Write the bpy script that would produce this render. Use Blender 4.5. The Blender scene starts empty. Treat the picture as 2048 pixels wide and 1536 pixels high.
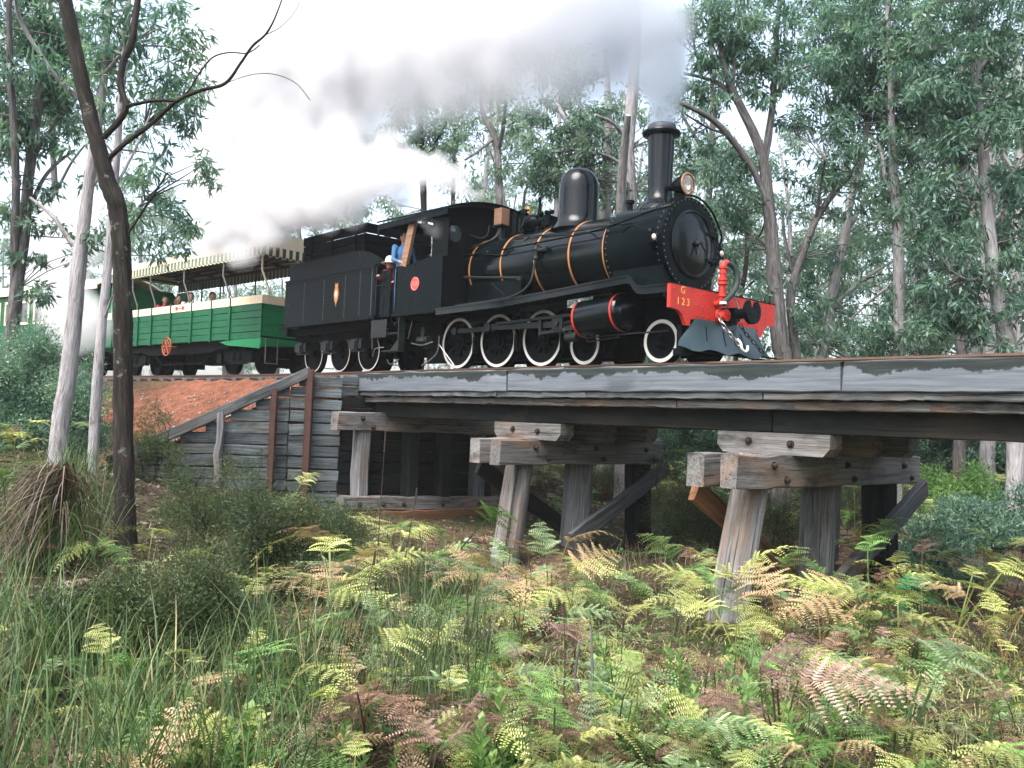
import bpy, bmesh, math, random
import numpy as np
from mathutils import Vector, Matrix

random.seed(7)
RNG = np.random.default_rng(7)
PI = math.pi
SC = bpy.context.scene
COL = SC.collection

# ------------------------------------------------------------------ camera, sky, sun, exposure
F_PX = 1755.2
CAM = Vector((8.37, -11.14, -0.97))
def cam_axes():
    pp = (1024.0, 768.0)
    v1 = (-560 - pp[0], 779 - pp[1]); v2 = (2970 - pp[0], 920 - pp[1])
    f = math.sqrt(-(v1[0] * v2[0] + v1[1] * v2[1]))
    X = -Vector((v1[0], -v1[1], -f)).normalized()
    Y = Vector((v2[0], -v2[1], -f)).normalized()
    Z = X.cross(Y)
    return Matrix((X, Y, Z)).transposed()        # world -> camera
RC = cam_axes()
cam_data = bpy.data.cameras.new('camera')
cam_data.sensor_width = 36.0
cam_data.lens = F_PX / 2048.0 * 36.0
cam_data.clip_start = 0.1
cam_data.clip_end = 2000.0
cam = bpy.data.objects.new('camera', cam_data)
COL.objects.link(cam)
cam.matrix_world = Matrix.Translation(CAM) @ RC.transposed().to_4x4()
SC.camera = cam

SUN_EL, SUN_AZ = math.radians(56), math.radians(168)   # azimuth measured from +Y towards +X
world = bpy.data.worlds.new('World'); SC.world = world
world.use_nodes = True
wn = world.node_tree; wn.nodes.clear()
w_out = wn.nodes.new('ShaderNodeOutputWorld'); w_bg = wn.nodes.new('ShaderNodeBackground')
w_sky = wn.nodes.new('ShaderNodeTexSky'); w_sky.sky_type = 'NISHITA'; w_sky.sun_disc = False
w_sky.sun_elevation = SUN_EL; w_sky.sun_rotation = SUN_AZ
w_sky.air_density = 1.0; w_sky.dust_density = 4.0; w_sky.ozone_density = 1.0
w_hs = wn.nodes.new('ShaderNodeHueSaturation'); w_hs.inputs['Saturation'].default_value = 0.65
wn.links.new(w_sky.outputs[0], w_hs.inputs['Color'])
wn.links.new(w_hs.outputs[0], w_bg.inputs['Color'])
wn.links.new(w_bg.outputs[0], w_out.inputs['Surface'])
w_bg.inputs['Strength'].default_value = 0.15

sun_data = bpy.data.lights.new('sun', 'SUN'); sun_data.energy = 1.3; sun_data.angle = math.radians(40)
sun_data.color = (1.0, 0.98, 0.95)
sun = bpy.data.objects.new('sun', sun_data); COL.objects.link(sun)
_sd = Vector((math.sin(SUN_AZ) * math.cos(SUN_EL), math.cos(SUN_AZ) * math.cos(SUN_EL), math.sin(SUN_EL)))
sun.rotation_euler = _sd.to_track_quat('Z', 'Y').to_euler()
sun.location = (0, 0, 40)

SC.render.engine = 'CYCLES'
SC.view_settings.view_transform = 'Standard'
SC.view_settings.look = 'None'
SC.view_settings.exposure = 1.78
SC.view_settings.gamma = 1.0
SC.view_settings.use_curve_mapping = False
SC.cycles.use_denoising = True
SC.cycles.max_bounces = 8
SC.cycles.diffuse_bounces = 3
SC.cycles.glossy_bounces = 3
SC.cycles.transmission_bounces = 4
SC.cycles.volume_bounces = 3
SC.cycles.transparent_max_bounces = 8
SC.cycles.volume_max_steps = 256

# ------------------------------------------------------------------ helpers
def pix(px, py, depth):
    """where the line of sight through a photo point lies at a given distance"""
    d = Vector(((px - 1024) / F_PX, -(py - 768) / F_PX, -1.0)) * depth
    return CAM + RC.transposed() @ d
def project(P):
    P = np.atleast_2d(np.asarray(P, float))
    q = (P - np.array(CAM)) @ np.array(RC).T
    d = -q[:, 2]
    return 1024 + F_PX * q[:, 0] / d, 768 - F_PX * q[:, 1] / d, d

ORIG = {}
def thing(name, label, cat, loc=(0, 0, 0), rz=0.0, group=None, world_verts=True):
    o = bpy.data.objects.new(name, None); COL.objects.link(o)
    o.empty_display_size = 0.2
    o.location = loc; o.rotation_euler = (0, 0, rz)
    o['label'] = label; o['category'] = cat
    if group: o['group'] = group
    ORIG[o.name] = Vector(loc) if world_verts else Vector((0, 0, 0))
    return o
def tag(o, label, cat, group=None, kind=None):
    if label: o['label'] = label
    if cat: o['category'] = cat
    if group: o['group'] = group
    if kind: o['kind'] = kind
    return o
def link(name, me, parent=None, kind=None, label=None):
    o = bpy.data.objects.new(name, me); COL.objects.link(o)
    if parent is not None:
        o.parent = parent
        ORIG[o.name] = ORIG.get(parent.name, Vector((0, 0, 0)))
    if kind: o['kind'] = kind
    if label: o['label'] = label
    return o
def dup_tree(o, parent=None):
    c = o.copy(); COL.objects.link(c)
    if parent is not None: c.parent = parent
    ORIG[c.name] = ORIG.get(o.name, Vector((0, 0, 0)))
    for ch in list(o.children): dup_tree(ch, c)
    return c

class MB:
    """collects shapes; build() links them as ONE mesh object"""
    def __init__(s): s.v = []; s.f = []; s.lc = []; s.mi = []; s.cm = 0
    def add(s, vs, fs, lc=None):
        b = len(s.v); s.v.extend([tuple(v) for v in vs])
        s.lc.extend([tuple(l) for l in (lc if lc is not None else vs)])
        for f in fs: s.f.append(tuple(b + i for i in f)); s.mi.append(s.cm)
    def box(s, x0, x1, y0, y1, z0, z1):
        vs = [(x, y, z) for x in (x0, x1) for y in (y0, y1) for z in (z0, z1)]
        s.add(vs, [(0, 1, 3, 2), (4, 6, 7, 5), (0, 4, 5, 1), (2, 3, 7, 6), (0, 2, 6, 4), (1, 5, 7, 3)])
    def cbox(s, c, size, rot=None):
        hx, hy, hz = [a / 2 for a in size]
        vs = [Vector((x, y, z)) for x in (-hx, hx) for y in (-hy, hy) for z in (-hz, hz)]
        R = rot if rot is not None else Matrix.Identity(3)
        vs = [R @ v + Vector(c) for v in vs]
        s.add(vs, [(0, 1, 3, 2), (4, 6, 7, 5), (0, 4, 5, 1), (2, 3, 7, 6), (0, 2, 6, 4), (1, 5, 7, 3)])
    def bar(s, p0, p1, w, h, up=(0, 0, 1)):
        p0, p1 = Vector(p0), Vector(p1); d = (p1 - p0).normalized(); u = Vector(up)
        sd = d.cross(u).normalized(); u = sd.cross(d).normalized()
        vs = []
        for p in (p0, p1):
            for a, b in ((-1, -1), (1, -1), (1, 1), (-1, 1)): vs.append(p + sd * a * w / 2 + u * b * h / 2)
        s.add(vs, [(3, 2, 1, 0), (4, 5, 6, 7), (0, 1, 5, 4), (1, 2, 6, 5), (2, 3, 7, 6), (3, 0, 4, 7)])
    def timber(s, p0, p1, w, h, up=(0, 0, 1), seg=0.35, jit=0.006, ch=0.014, end=0.02):
        """a sawn timber: chamfered section, slightly uneven along its length"""
        p0, p1 = Vector(p0), Vector(p1); L = (p1 - p0).length; d = (p1 - p0).normalized(); u = Vector(up)
        sd = d.cross(u).normalized(); u = sd.cross(d).normalized()
        n = max(1, int(L / seg)); off = random.uniform(0, 50)
        sec = [(-w/2+ch, -h/2), (w/2-ch, -h/2), (w/2, -h/2+ch), (w/2, h/2-ch), (w/2-ch, h/2), (-w/2+ch, h/2), (-w/2, h/2-ch), (-w/2, -h/2+ch)]
        vs, lc = [], []
        for i in range(n + 1):
            t = i / n; c = p0 + d * L * t
            jx, jy = random.gauss(0, jit), random.gauss(0, jit)
            for k, (a, b) in enumerate(sec):
                e = (random.uniform(-end, end) if i in (0, n) else 0)
                q = c + sd * (a + jx + random.gauss(0, jit * .5)) + u * (b + jy + random.gauss(0, jit * .5)) + d * e
                vs.append(q); lc.append((L * t + off, a + off, b + off * .3))
        fs = []
        for i in range(n):
            for k in range(8):
                a, b = i * 8 + k, i * 8 + (k + 1) % 8
                fs.append((a, b, b + 8, a + 8))
        fs.append(tuple(range(7, -1, -1))); fs.append(tuple(range(n * 8, n * 8 + 8)))
        s.add(vs, fs, lc)
    def tube(s, pts, r, n=8, cap=True, lump=0.0, closed=False):
        pts = [Vector(p) for p in pts]; m = len(pts)
        rs = r if isinstance(r, (list, tuple)) else [r] * m
        vs, lc = [], []; prev = None; L = 0.0; off = random.uniform(0, 50)
        for i, p in enumerate(pts):
            if closed: t = (pts[(i + 1) % m] - pts[i - 1]).normalized()
            else: t = (pts[min(i + 1, m - 1)] - pts[max(i - 1, 0)]).normalized()
            if i: L += (pts[i] - pts[i - 1]).length
            if prev is None:
                a = t.orthogonal().normalized()
                if abs(t.z) < .95:
                    a = (Vector((0, 0, 1)) - t * t.z).normalized()
            else:
                a = (prev - t * prev.dot(t))
                a = a.normalized() if a.length > 1e-6 else t.orthogonal().normalized()
            prev = a; b = t.cross(a)
            for k in range(n):
                an = 2 * PI * k / n
                rr = rs[i] * (1 + (random.uniform(-lump, lump) if lump else 0))
                vs.append(p + (a * math.cos(an) + b * math.sin(an)) * rr)
                lc.append((L + off, math.cos(an) * rs[i] + off, math.sin(an) * rs[i]))
        fs = []
        for i in range(m if closed else m - 1):
            j = (i + 1) % m
            for k in range(n):
                k2 = (k + 1) % n
                fs.append((i * n + k, i * n + k2, j * n + k2, j * n + k))
        if cap and not closed:
            fs.append(tuple(range(n - 1, -1, -1))); fs.append(tuple(range((m - 1) * n, m * n)))
        s.add(vs, fs, lc)
    def lathe(s, prof, o, axis='z', n=32, cap0=False, cap1=False, a0=0.0, a1=2 * PI):
        """profile of (radius, height) swept round an axis through o"""
        o = Vector(o); full = abs(a1 - a0 - 2 * PI) < 1e-6; cnt = n if full else n + 1
        def P(r, h, an):
            c, d = r * math.cos(an), r * math.sin(an)
            return o + Vector({'z': (c, d, h), 'x': (h, c, d), 'y': (d, h, c)}[axis])
        vs = [P(r, h, a0 + (a1 - a0) * k / n) for (r, h) in prof for k in range(cnt)]
        fs = []
        for i in range(len(prof) - 1):
            for k in range(n):
                k2 = (k + 1) % cnt
                fs.append((i * cnt + k, i * cnt + k2, (i + 1) * cnt + k2, (i + 1) * cnt + k))
        if cap0: fs.append(tuple(range(cnt - 1, -1, -1)))
        if cap1: fs.append(tuple(range((len(prof) - 1) * cnt, len(prof) * cnt)))
        s.add(vs, fs)
    def prism(s, poly, plane, d0, d1):
        """polygon in a plane ('xz','yz','xy') extruded from d0 to d1 along the third axis"""
        def P(a, b, d): return {'xz': (a, d, b), 'yz': (d, a, b), 'xy': (a, b, d)}[plane]
        n = len(poly); vs = [P(a, b, d0) for a, b in poly] + [P(a, b, d1) for a, b in poly]
        fs = [tuple(range(n - 1, -1, -1)), tuple(range(n, 2 * n))] + [(i, (i + 1) % n, n + (i + 1) % n, n + i) for i in range(n)]
        s.add(vs, fs)
    def ball(s, c, r, nu=8, nv=5, sc=(1, 1, 1)):
        c = Vector(c); vs = [c + Vector((0, 0, r * sc[2]))]
        for i in range(1, nv):
            th = PI * i / nv
            for k in range(nu):
                ph = 2 * PI * k / nu
                vs.append(c + Vector((r * sc[0] * math.sin(th) * math.cos(ph), r * sc[1] * math.sin(th) * math.sin(ph), r * sc[2] * math.cos(th))))
        vs.append(c - Vector((0, 0, r * sc[2])))
        fs = [(0, 1 + k, 1 + (k + 1) % nu) for k in range(nu)]
        for i in range(nv - 2):
            for k in range(nu):
                a, b = 1 + i * nu + k, 1 + i * nu + (k + 1) % nu
                fs.append((a, a + nu, b + nu, b))
        l = len(vs) - 1; b = 1 + (nv - 2) * nu
        fs += [(l, b + (k + 1) % nu, b + k) for k in range(nu)]
        s.add(vs, fs)
    def mesh(s, name, mats, off=(0, 0, 0), smooth=35):
        me = bpy.data.meshes.new(name)
        V = np.array(s.v, np.float32) - np.array(off, np.float32)
        me.from_pydata(V.tolist(), [], s.f)
        for m in (mats if isinstance(mats, (list, tuple)) else [mats]): me.materials.append(m)
        if s.cm: me.polygons.foreach_set('material_index', s.mi)
        a = me.attributes.new('lc', 'FLOAT_VECTOR', 'POINT')
        a.data.foreach_set('vector', np.array(s.lc, np.float32).ravel())
        bm = bmesh.new(); bm.from_mesh(me); bmesh.ops.recalc_face_normals(bm, faces=bm.faces); bm.to_mesh(me); bm.free()
        if smooth:
            me.polygons.foreach_set('use_smooth', [True] * len(me.polygons))
            me.set_sharp_from_angle(angle=math.radians(smooth))
        me.update()
        return me
    def build(s, name, mats, parent=None, smooth=35, kind=None, label=None):
        off = ORIG.get(parent.name, Vector((0, 0, 0))) if parent is not None else (0, 0, 0)
        return link(name, s.mesh(name, mats, off, smooth), parent, kind, label)

def np_mesh(name, V, F, mats, rnd=None, off=(0, 0, 0), smooth=False):
    """fast mesh from arrays: V (n,3), F (m,k) same-size faces, rnd (n,) a random number per vertex"""
    me = bpy.data.meshes.new(name)
    V = (np.asarray(V, np.float32) - np.array(off, np.float32)); F = np.asarray(F, np.int32)
    me.vertices.add(len(V)); me.vertices.foreach_set('co', V.ravel())
    m, k = F.shape
    me.loops.add(m * k); me.loops.foreach_set('vertex_index', F.ravel())
    me.polygons.add(m); me.polygons.foreach_set('loop_start', np.arange(m, dtype=np.int32) * k)
    try: me.polygons.foreach_set('loop_total', np.full(m, k, np.int32))
    except Exception: pass
    for mt in (mats if isinstance(mats, (list, tuple)) else [mats]): me.materials.append(mt)
    if rnd is not None:
        a = me.attributes.new('rnd', 'FLOAT', 'POINT'); a.data.foreach_set('value', np.asarray(rnd, np.float32))
    if smooth: me.polygons.foreach_set('use_smooth', [True] * m)
    me.update(calc_edges=True); me.validate()
    return me

def spline(pts, per=6):
    """Catmull-Rom through points given as tuples of any length"""
    P = np.array(pts, float); out = []
    n = len(P)
    for i in range(n - 1):
        p0, p1, p2, p3 = P[max(i - 1, 0)], P[i], P[i + 1], P[min(i + 2, n - 1)]
        for j in range(per):
            t = j / per
            out.append(.5 * ((2 * p1) + (-p0 + p2) * t + (2 * p0 - 5 * p1 + 4 * p2 - p3) * t * t + (-p0 + 3 * p1 - 3 * p2 + p3) * t ** 3))
    out.append(P[-1])
    return np.array(out)

def voxel_union(mb, voxel, smooth_it=6):
    """one closed surface round a set of overlapping shapes"""
    me = mb.mesh('tmp_union', bpy.data.materials.new('tmp'), smooth=0)
    o = bpy.data.objects.new('tmp_union', me); COL.objects.link(o)
    md = o.modifiers.new('r', 'REMESH'); md.mode = 'VOXEL'; md.voxel_size = voxel
    if smooth_it:
        ms = o.modifiers.new('s', 'SMOOTH'); ms.iterations = smooth_it; ms.factor = 0.5
    dg = bpy.context.evaluated_depsgraph_get(); dg.update()
    r = bpy.data.meshes.new_from_object(o.evaluated_get(dg))
    bpy.data.objects.remove(o); bpy.data.meshes.remove(me)
    r.materials.clear()
    return r

def text_mb(mb, txt, size, M, thick=0.004):
    cu = bpy.data.curves.new('lettering', 'FONT'); cu.body = txt; cu.size = size; cu.extrude = thick
    cu.align_x = 'CENTER'; cu.align_y = 'CENTER'; cu.resolution_u = 3
    o = bpy.data.objects.new('lettering_tmp', cu); COL.objects.link(o)
    dg = bpy.context.evaluated_depsgraph_get(); dg.update()
    me = bpy.data.meshes.new_from_object(o.evaluated_get(dg))
    mb.add([M @ v.co for v in me.vertices], [tuple(p.vertices) for p in me.polygons])
    bpy.data.objects.remove(o); bpy.data.curves.remove(cu); bpy.data.meshes.remove(me)

# ------------------------------------------------------------------ materials
class NT:
    def __init__(s, name):
        s.m = bpy.data.materials.new(name); s.m.use_nodes = True
        s.t = s.m.node_tree; s.t.nodes.clear()
        s.out = s.n('ShaderNodeOutputMaterial')
    def n(s, ty, **kw):
        nd = s.t.nodes.new(ty)
        for k, v in kw.items(): setattr(nd, k, v)
        return nd
    def l(s, a, b): s.t.links.new(a, b)
    def attr(s, nm): return s.n('ShaderNodeAttribute', attribute_name=nm)
    def mapped(s, src, scale):
        mp = s.n('ShaderNodeMapping'); mp.inputs['Scale'].default_value = scale; s.l(src, mp.inputs['Vector']); return mp.outputs[0]
    def noise(s, vec, scale, detail=5, rough=.55, dist=0.0):
        nz = s.n('ShaderNodeTexNoise'); nz.inputs['Scale'].default_value = scale; nz.inputs['Detail'].default_value = detail
        nz.inputs['Roughness'].default_value = rough; nz.inputs['Distortion'].default_value = dist
        if vec is not None: s.l(vec, nz.inputs['Vector'])
        return nz.outputs['Fac']
    def ramp(s, fac, stops, mode='LINEAR'):
        r = s.n('ShaderNodeValToRGB'); e = r.color_ramp.elements; r.color_ramp.interpolation = mode
        e[0].position, e[0].color = stops[0][0], (*stops[0][1], 1)
        e[1].position, e[1].color = stops[-1][0], (*stops[-1][1], 1)
        for p, c in stops[1:-1]:
            q = e.new(p); q.color = (*c, 1)
        s.l(fac, r.inputs[0]); return r.outputs[0]
    def math(s, op, a, b=None, c=None, clamp=False):
        m = s.n('ShaderNodeMath', operation=op, use_clamp=clamp)
        for i, x in enumerate((a, b, c)):
            if x is None: continue
            if isinstance(x, (int, float)): m.inputs[i].default_value = x
            else: s.l(x, m.inputs[i])
        return m.outputs[0]
    def mix(s, fac, a, b, blend='MIX'):
        m = s.n('ShaderNodeMix', data_type='RGBA', blend_type=blend)
        for i, x in ((0, fac), (6, a), (7, b)):
            if isinstance(x, (int, float)): m.inputs[i].default_value = x
            elif isinstance(x, tuple): m.inputs[i].default_value = (*x, 1)
            else: s.l(x, m.inputs[i])
        return m.outputs[2]
    def bsdf(s, col, rough=.6, metal=0.0, spec=.5, bump=None, bstr=.3, bdist=.02, coat=0.0):
        b = s.n('ShaderNodeBsdfPrincipled')
        for key, x in (('Base Color', col), ('Roughness', rough), ('Metallic', metal)):
            if isinstance(x, tuple): b.inputs[key].default_value = (*x, 1)
            elif isinstance(x, (int, float)): b.inputs[key].default_value = x
            else: s.l(x, b.inputs[key])
        b.inputs['Specular IOR Level'].default_value = spec
        b.inputs['Coat Weight'].default_value = coat
        if bump is not None:
            bp = s.n('ShaderNodeBump'); bp.inputs['Strength'].default_value = bstr; bp.inputs['Distance'].default_value = bdist
            s.l(bump, bp.inputs['Height']); s.l(bp.outputs[0], b.inputs['Normal'])
        s.l(b.outputs[0], s.out.inputs['Surface'])
        return b

def paint(name, col, rough=.35, dirt=.35, dcol=(.05, .045, .035), spec=.5, nscale=3.0, coat=0.0, bstr=.08):
    t = NT(name); c = t.attr('lc').outputs['Vector']
    n1 = t.noise(c, nscale, 8, .65); n2 = t.noise(c, nscale * 9, 4, .6)
    st = t.noise(t.mapped(c, (7, 7, .5)), 1.0, 6, .65)
    n1 = t.math('ADD', t.math('MULTIPLY', n1, .55), t.math('MULTIPLY', st, .45))
    m = t.math('MULTIPLY', t.math('SUBTRACT', n1, .45, clamp=True), 7.0 * dirt, clamp=True)
    k = t.mix(m, col, dcol)
    k = t.mix(t.math('MULTIPLY', n2, .25), k, tuple(min(1, x * 1.5 + .002) for x in col))
    rg = t.math('ADD', t.math('MULTIPLY', n1, .5), rough - .23, clamp=True)
    t.bsdf(k, rg, 0, spec, n2, bstr, .004, coat)
    return t.m
def plain(name, col, rough=.6, metal=0.0, spec=.5):
    t = NT(name); c = t.attr('lc').outputs['Vector']
    n = t.noise(c, 14, 5); k = t.mix(n, tuple(x * .6 for x in col), tuple(min(1, x * 1.3) for x in col))
    t.bsdf(k, rough, metal, spec, n, .12, .004); return t.m
def wood(name, stops, tint=(.11, .075, .045), tint_amt=.35, stain=.6, green=0.0, bump=.5, dark=(.018, .018, .016)):
    """weathered timber: grain along the length, splits, stains"""
    t = NT(name); a = t.attr('lc').outputs['Vector']
    oi = t.n('ShaderNodeObjectInfo')
    off = t.n('ShaderNodeVectorMath', operation='MULTIPLY_ADD'); cmb = t.n('ShaderNodeCombineXYZ')
    for i in range(3): t.l(oi.outputs['Random'], cmb.inputs[i])
    t.l(cmb.outputs[0], off.inputs[0]); off.inputs[1].default_value = (31, 17, 23); t.l(a, off.inputs[2])
    v = off.outputs[0]
    g = t.noise(t.mapped(v, (1.2, 26, 26)), 1.0, 7, .7, .6)
    g2 = t.noise(t.mapped(v, (.6, 70, 70)), 1.0, 4, .6)
    base = t.ramp(t.math('ADD', t.math('MULTIPLY', g, .65), t.math('MULTIPLY', g2, .35)), stops)
    pn = t.noise(t.mapped(v, (.8, 2.5, 2.5)), 1.0, 5, .6)
    base = t.mix(t.math('MULTIPLY', t.math('MULTIPLY', t.math('SUBTRACT', pn, .5, clamp=True), 6, clamp=True), tint_amt), base, tint)
    sn = t.noise(t.mapped(v, (1.1, 3.5, 3.5)), 1.3, 8, .68)
    base = t.mix(t.math('MULTIPLY', t.math('MULTIPLY', t.math('SUBTRACT', sn, .5, clamp=True), 5, clamp=True), stain), base, dark)
    if green:
        gn = t.noise(v, 2.6, 6, .7)
        base = t.mix(t.math('MULTIPLY', t.math('MULTIPLY', t.math('SUBTRACT', gn, .55, clamp=True), 6, clamp=True), green), base, (.05, .07, .03))
    ck = t.noise(t.mapped(v, (.45, 34, 34)), 1.0, 3, .5, .3); crack = t.math('MULTIPLY', t.math('SUBTRACT', ck, .635, clamp=True), 22, clamp=True)
    base = t.mix(t.math('MULTIPLY', crack, .85), base, (.008, .008, .008))
    g = t.math('SUBTRACT', g, t.math('MULTIPLY', crack, 1.2))
    br = t.math('MULTIPLY_ADD', oi.outputs['Random'], .5, .75)
    base = t.mix(1.0, base, br, 'MULTIPLY')
    t.bsdf(base, .85, 0, .25, t.math('ADD', g, t.math('MULTIPLY', g2, .6)), bump, .012)
    return t.m
GREY = [(.3, (.018, .02, .02)), (.45, (.075, .08, .083)), (.62, (.17, .18, .185)), (.8, (.29, .295, .295))]
PALE = [(.3, (.03, .03, .03)), (.43, (.14, .14, .14)), (.58, (.28, .28, .28)), (.75, (.42, .41, .4))]
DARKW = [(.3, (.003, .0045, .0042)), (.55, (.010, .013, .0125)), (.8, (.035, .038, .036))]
M = {}
M['wood_grey'] = wood('weathered grey timber', GREY)
M['wood_pale'] = wood('pale grey timber', PALE, (.2, .11, .055), .45, .5)
M['wood_cap'] = wood('bolted cap timber', [(.28, (.03, .028, .026)), (.45, (.12, .115, .11)), (.62, (.25, .245, .235)), (.8, (.37, .36, .34))], (.26, .14, .075), .6, .85)
M['wood_dark'] = wood('tarred timber with painted shade', DARKW, (.07, .05, .035), .3, .6)  # shade beneath the deck is darkened into this colour
M['wood_plank'] = wood('wall plank timber', [(.3, (.015, .02, .02)), (.45, (.075, .09, .095)), (.62, (.17, .195, .205)), (.82, (.3, .32, .325))], (.12, .1, .06), .4, .95, .4)
M['wood_brown'] = wood('rusty brown timber', [(.3, (.06, .03, .018)), (.6, (.2, .1, .05)), (.8, (.34, .2, .11))], (.3, .13, .05), .5, .4)
M['wood_varnish'] = wood('varnished cab timber', [(.3, (.13, .065, .04)), (.6, (.25, .15, .1)), (.8, (.34, .22, .16))], (.3, .16, .1), .3, .1, 0, .15)
def kerb_mat():
    """pale weathered kerb board with a dark ragged tide mark along its upper edge"""
    t = NT('stained kerb timber'); v = t.attr('lc').outputs['Vector']
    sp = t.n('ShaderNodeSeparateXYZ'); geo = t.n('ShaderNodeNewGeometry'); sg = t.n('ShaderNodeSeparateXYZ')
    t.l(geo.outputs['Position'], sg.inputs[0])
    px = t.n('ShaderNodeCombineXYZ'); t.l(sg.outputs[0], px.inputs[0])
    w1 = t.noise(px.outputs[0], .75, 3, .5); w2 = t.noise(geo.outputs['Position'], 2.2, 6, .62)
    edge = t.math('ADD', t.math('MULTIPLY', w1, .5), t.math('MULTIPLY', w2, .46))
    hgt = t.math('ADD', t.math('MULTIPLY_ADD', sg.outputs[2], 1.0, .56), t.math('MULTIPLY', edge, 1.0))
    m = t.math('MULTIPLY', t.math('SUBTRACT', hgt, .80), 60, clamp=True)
    g = t.noise(t.mapped(v, (1.0, 30, 30)), 1.0, 7, .7, .5)
    pale = t.ramp(g, [(.2, (.045, .052, .06)), (.5, (.115, .13, .15)), (.8, (.19, .205, .225))])
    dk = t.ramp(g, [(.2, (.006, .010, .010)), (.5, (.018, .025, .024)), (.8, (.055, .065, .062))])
    rr = t.noise(geo.outputs['Position'], 1.1, 3)
    pale = t.mix(t.math('MULTIPLY', t.math('MULTIPLY', t.math('SUBTRACT', rr, .66, clamp=True), 14, clamp=True), .5), pale, (.3, .15, .1))
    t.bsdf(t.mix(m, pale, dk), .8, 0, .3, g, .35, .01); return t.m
M['kerb'] = kerb_mat()
BLK = (.002, .0042, .005)
M['black'] = paint('black engine enamel', BLK, .2, .3, (.008, .0125, .013), .045, 1.6, .0)
M['boiler_black'] = paint('polished boiler black', BLK, .15, .2, (.007, .011, .012), .27, 1.3, .05, .04)
M['matte'] = paint('sooty underframe black', (.0025, .004, .0045), .6, .3, (.011, .011, .01), .07, 5)
M['iron'] = paint('greasy bare iron', (.009, .013, .014), .45, .4, (.028, .024, .018), .22, 6)
M['rivet'] = plain('worn rivet heads', (.085, .105, .11), .35, 0, .6)  # lighter than the black plates they sit on
M['reflector'] = plain('silvered lamp bowl', (.95, .8, .66), .25, .9)
M['steel'] = plain('bright worn steel', (.35, .34, .32), .35, .8)
M['railsteel'] = paint('brown rail steel', (.1, .06, .04), .5, .6, (.16, .08, .045), .4, 4)
M['boltiron'] = paint('old black bolt iron', (.02, .015, .012), .6, .4, (.05, .03, .02), .3, 8)
M['rust'] = paint('rusty iron', (.085, .045, .035), .7, .6, (.03, .02, .018), .2, 5)
M['red'] = paint('red beam paint', (.52, .03, .02), .45, .35, (.16, .025, .018), .35, 4)
M['red2'] = paint('red plate paint', (.6, .045, .04), .4, .15, (.3, .05, .04), .5, 6)
M['white_rim'] = paint('white wheel rim paint', (.74, .72, .65), .5, .15, (.4, .35, .28), .4, 9)
M['orange'] = paint('orange lining paint', (.40, .165, .045), .4, .3, (.25, .1, .03), .5, 6)
M['wheel_red'] = paint('faded red oxide paint', (.33, .085, .035), .55, .3, (.15, .05, .03), .3, 6)
M['yellow'] = paint('yellow lettering paint', (.75, .45, .06), .5, .1, (.4, .2, .05), .4, 8)
M['pink'] = paint('faded plate lettering', (.75, .3, .25), .5, .1, (.5, .2, .2), .4, 8)
M['green'] = paint('green carriage paint', (.005, .09, .036), .42, .4, (.008, .04, .02), .2, 2.5)
M['green2'] = paint('bright green carriage paint', (.008, .17, .06), .42, .2, (.012, .08, .04), .25, 2.5)
M['green3'] = paint('side-lit green bulkhead paint', (.02, .33, .12), .5, .15, (.02, .2, .08), .3, 2.5)  # brighter green carries the side light falling on the bulkhead
M['cream'] = paint('cream carriage paint', (.72, .6, .42), .5, .2, (.4, .27, .15), .4, 3)
M['canvas_dark'] = paint('dull green canvas', (.05, .10, .07), .8, .1, (.03, .06, .04), .2, 3)
M['canopy_under'] = paint('grey canopy boards', (.13, .13, .12), .8, .3, (.05, .05, .05), .2, 3)
M['brass'] = plain('tarnished brass', (.5, .28, .1), .4, .7)
M['copper'] = plain('copper lamp bowl', (.6, .3, .17), .3, .6)
M['lens'] = plain('lamp glass', (.75, .62, .5), .12, 0, .9)
M['rubber'] = paint('grey rubber hose', (.025, .036, .038), .55, .2, (.05, .05, .05), .3, 8)
M['glass'] = plain('carriage window glass', (.05, .07, .07), .06, 0, .9)
M['cow'] = paint('blue black guard plate', (.02, .04, .047), .33, .3, (.06, .075, .08), .5, 3.5, .1)
M['canvas_side'] = paint('faded green canvas', (.16, .22, .165), .8, .1, (.1, .14, .1), .2, 3)
M['skin'] = plain('skin', (.36, .19, .13), .6)
M['blue_cloth'] = plain('blue work cloth', (.05, .14, .28), .9, 0, .2)
M['trouser'] = plain('blue trousers', (.06, .15, .27), .9, 0, .2)
M['red_cloth'] = plain('red cloth', (.45, .04, .06), .9, 0, .2)
M['pale_cloth'] = plain('pale cloth', (.65, .58, .5), .9, 0, .2)
M['pink_cloth'] = plain('pink cloth', (.5, .18, .32), .9, 0, .2)
M['dark_cloth'] = plain('dark cloth', (.03, .035, .05), .9, 0, .2)
M['hair'] = plain('dark hair', (.015, .012, .01), .7)
M['coal'] = plain('coal', (.012, .012, .012), .5)
M['stone'] = plain('pale stone', (.4, .38, .35), .9, 0, .2)

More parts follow.
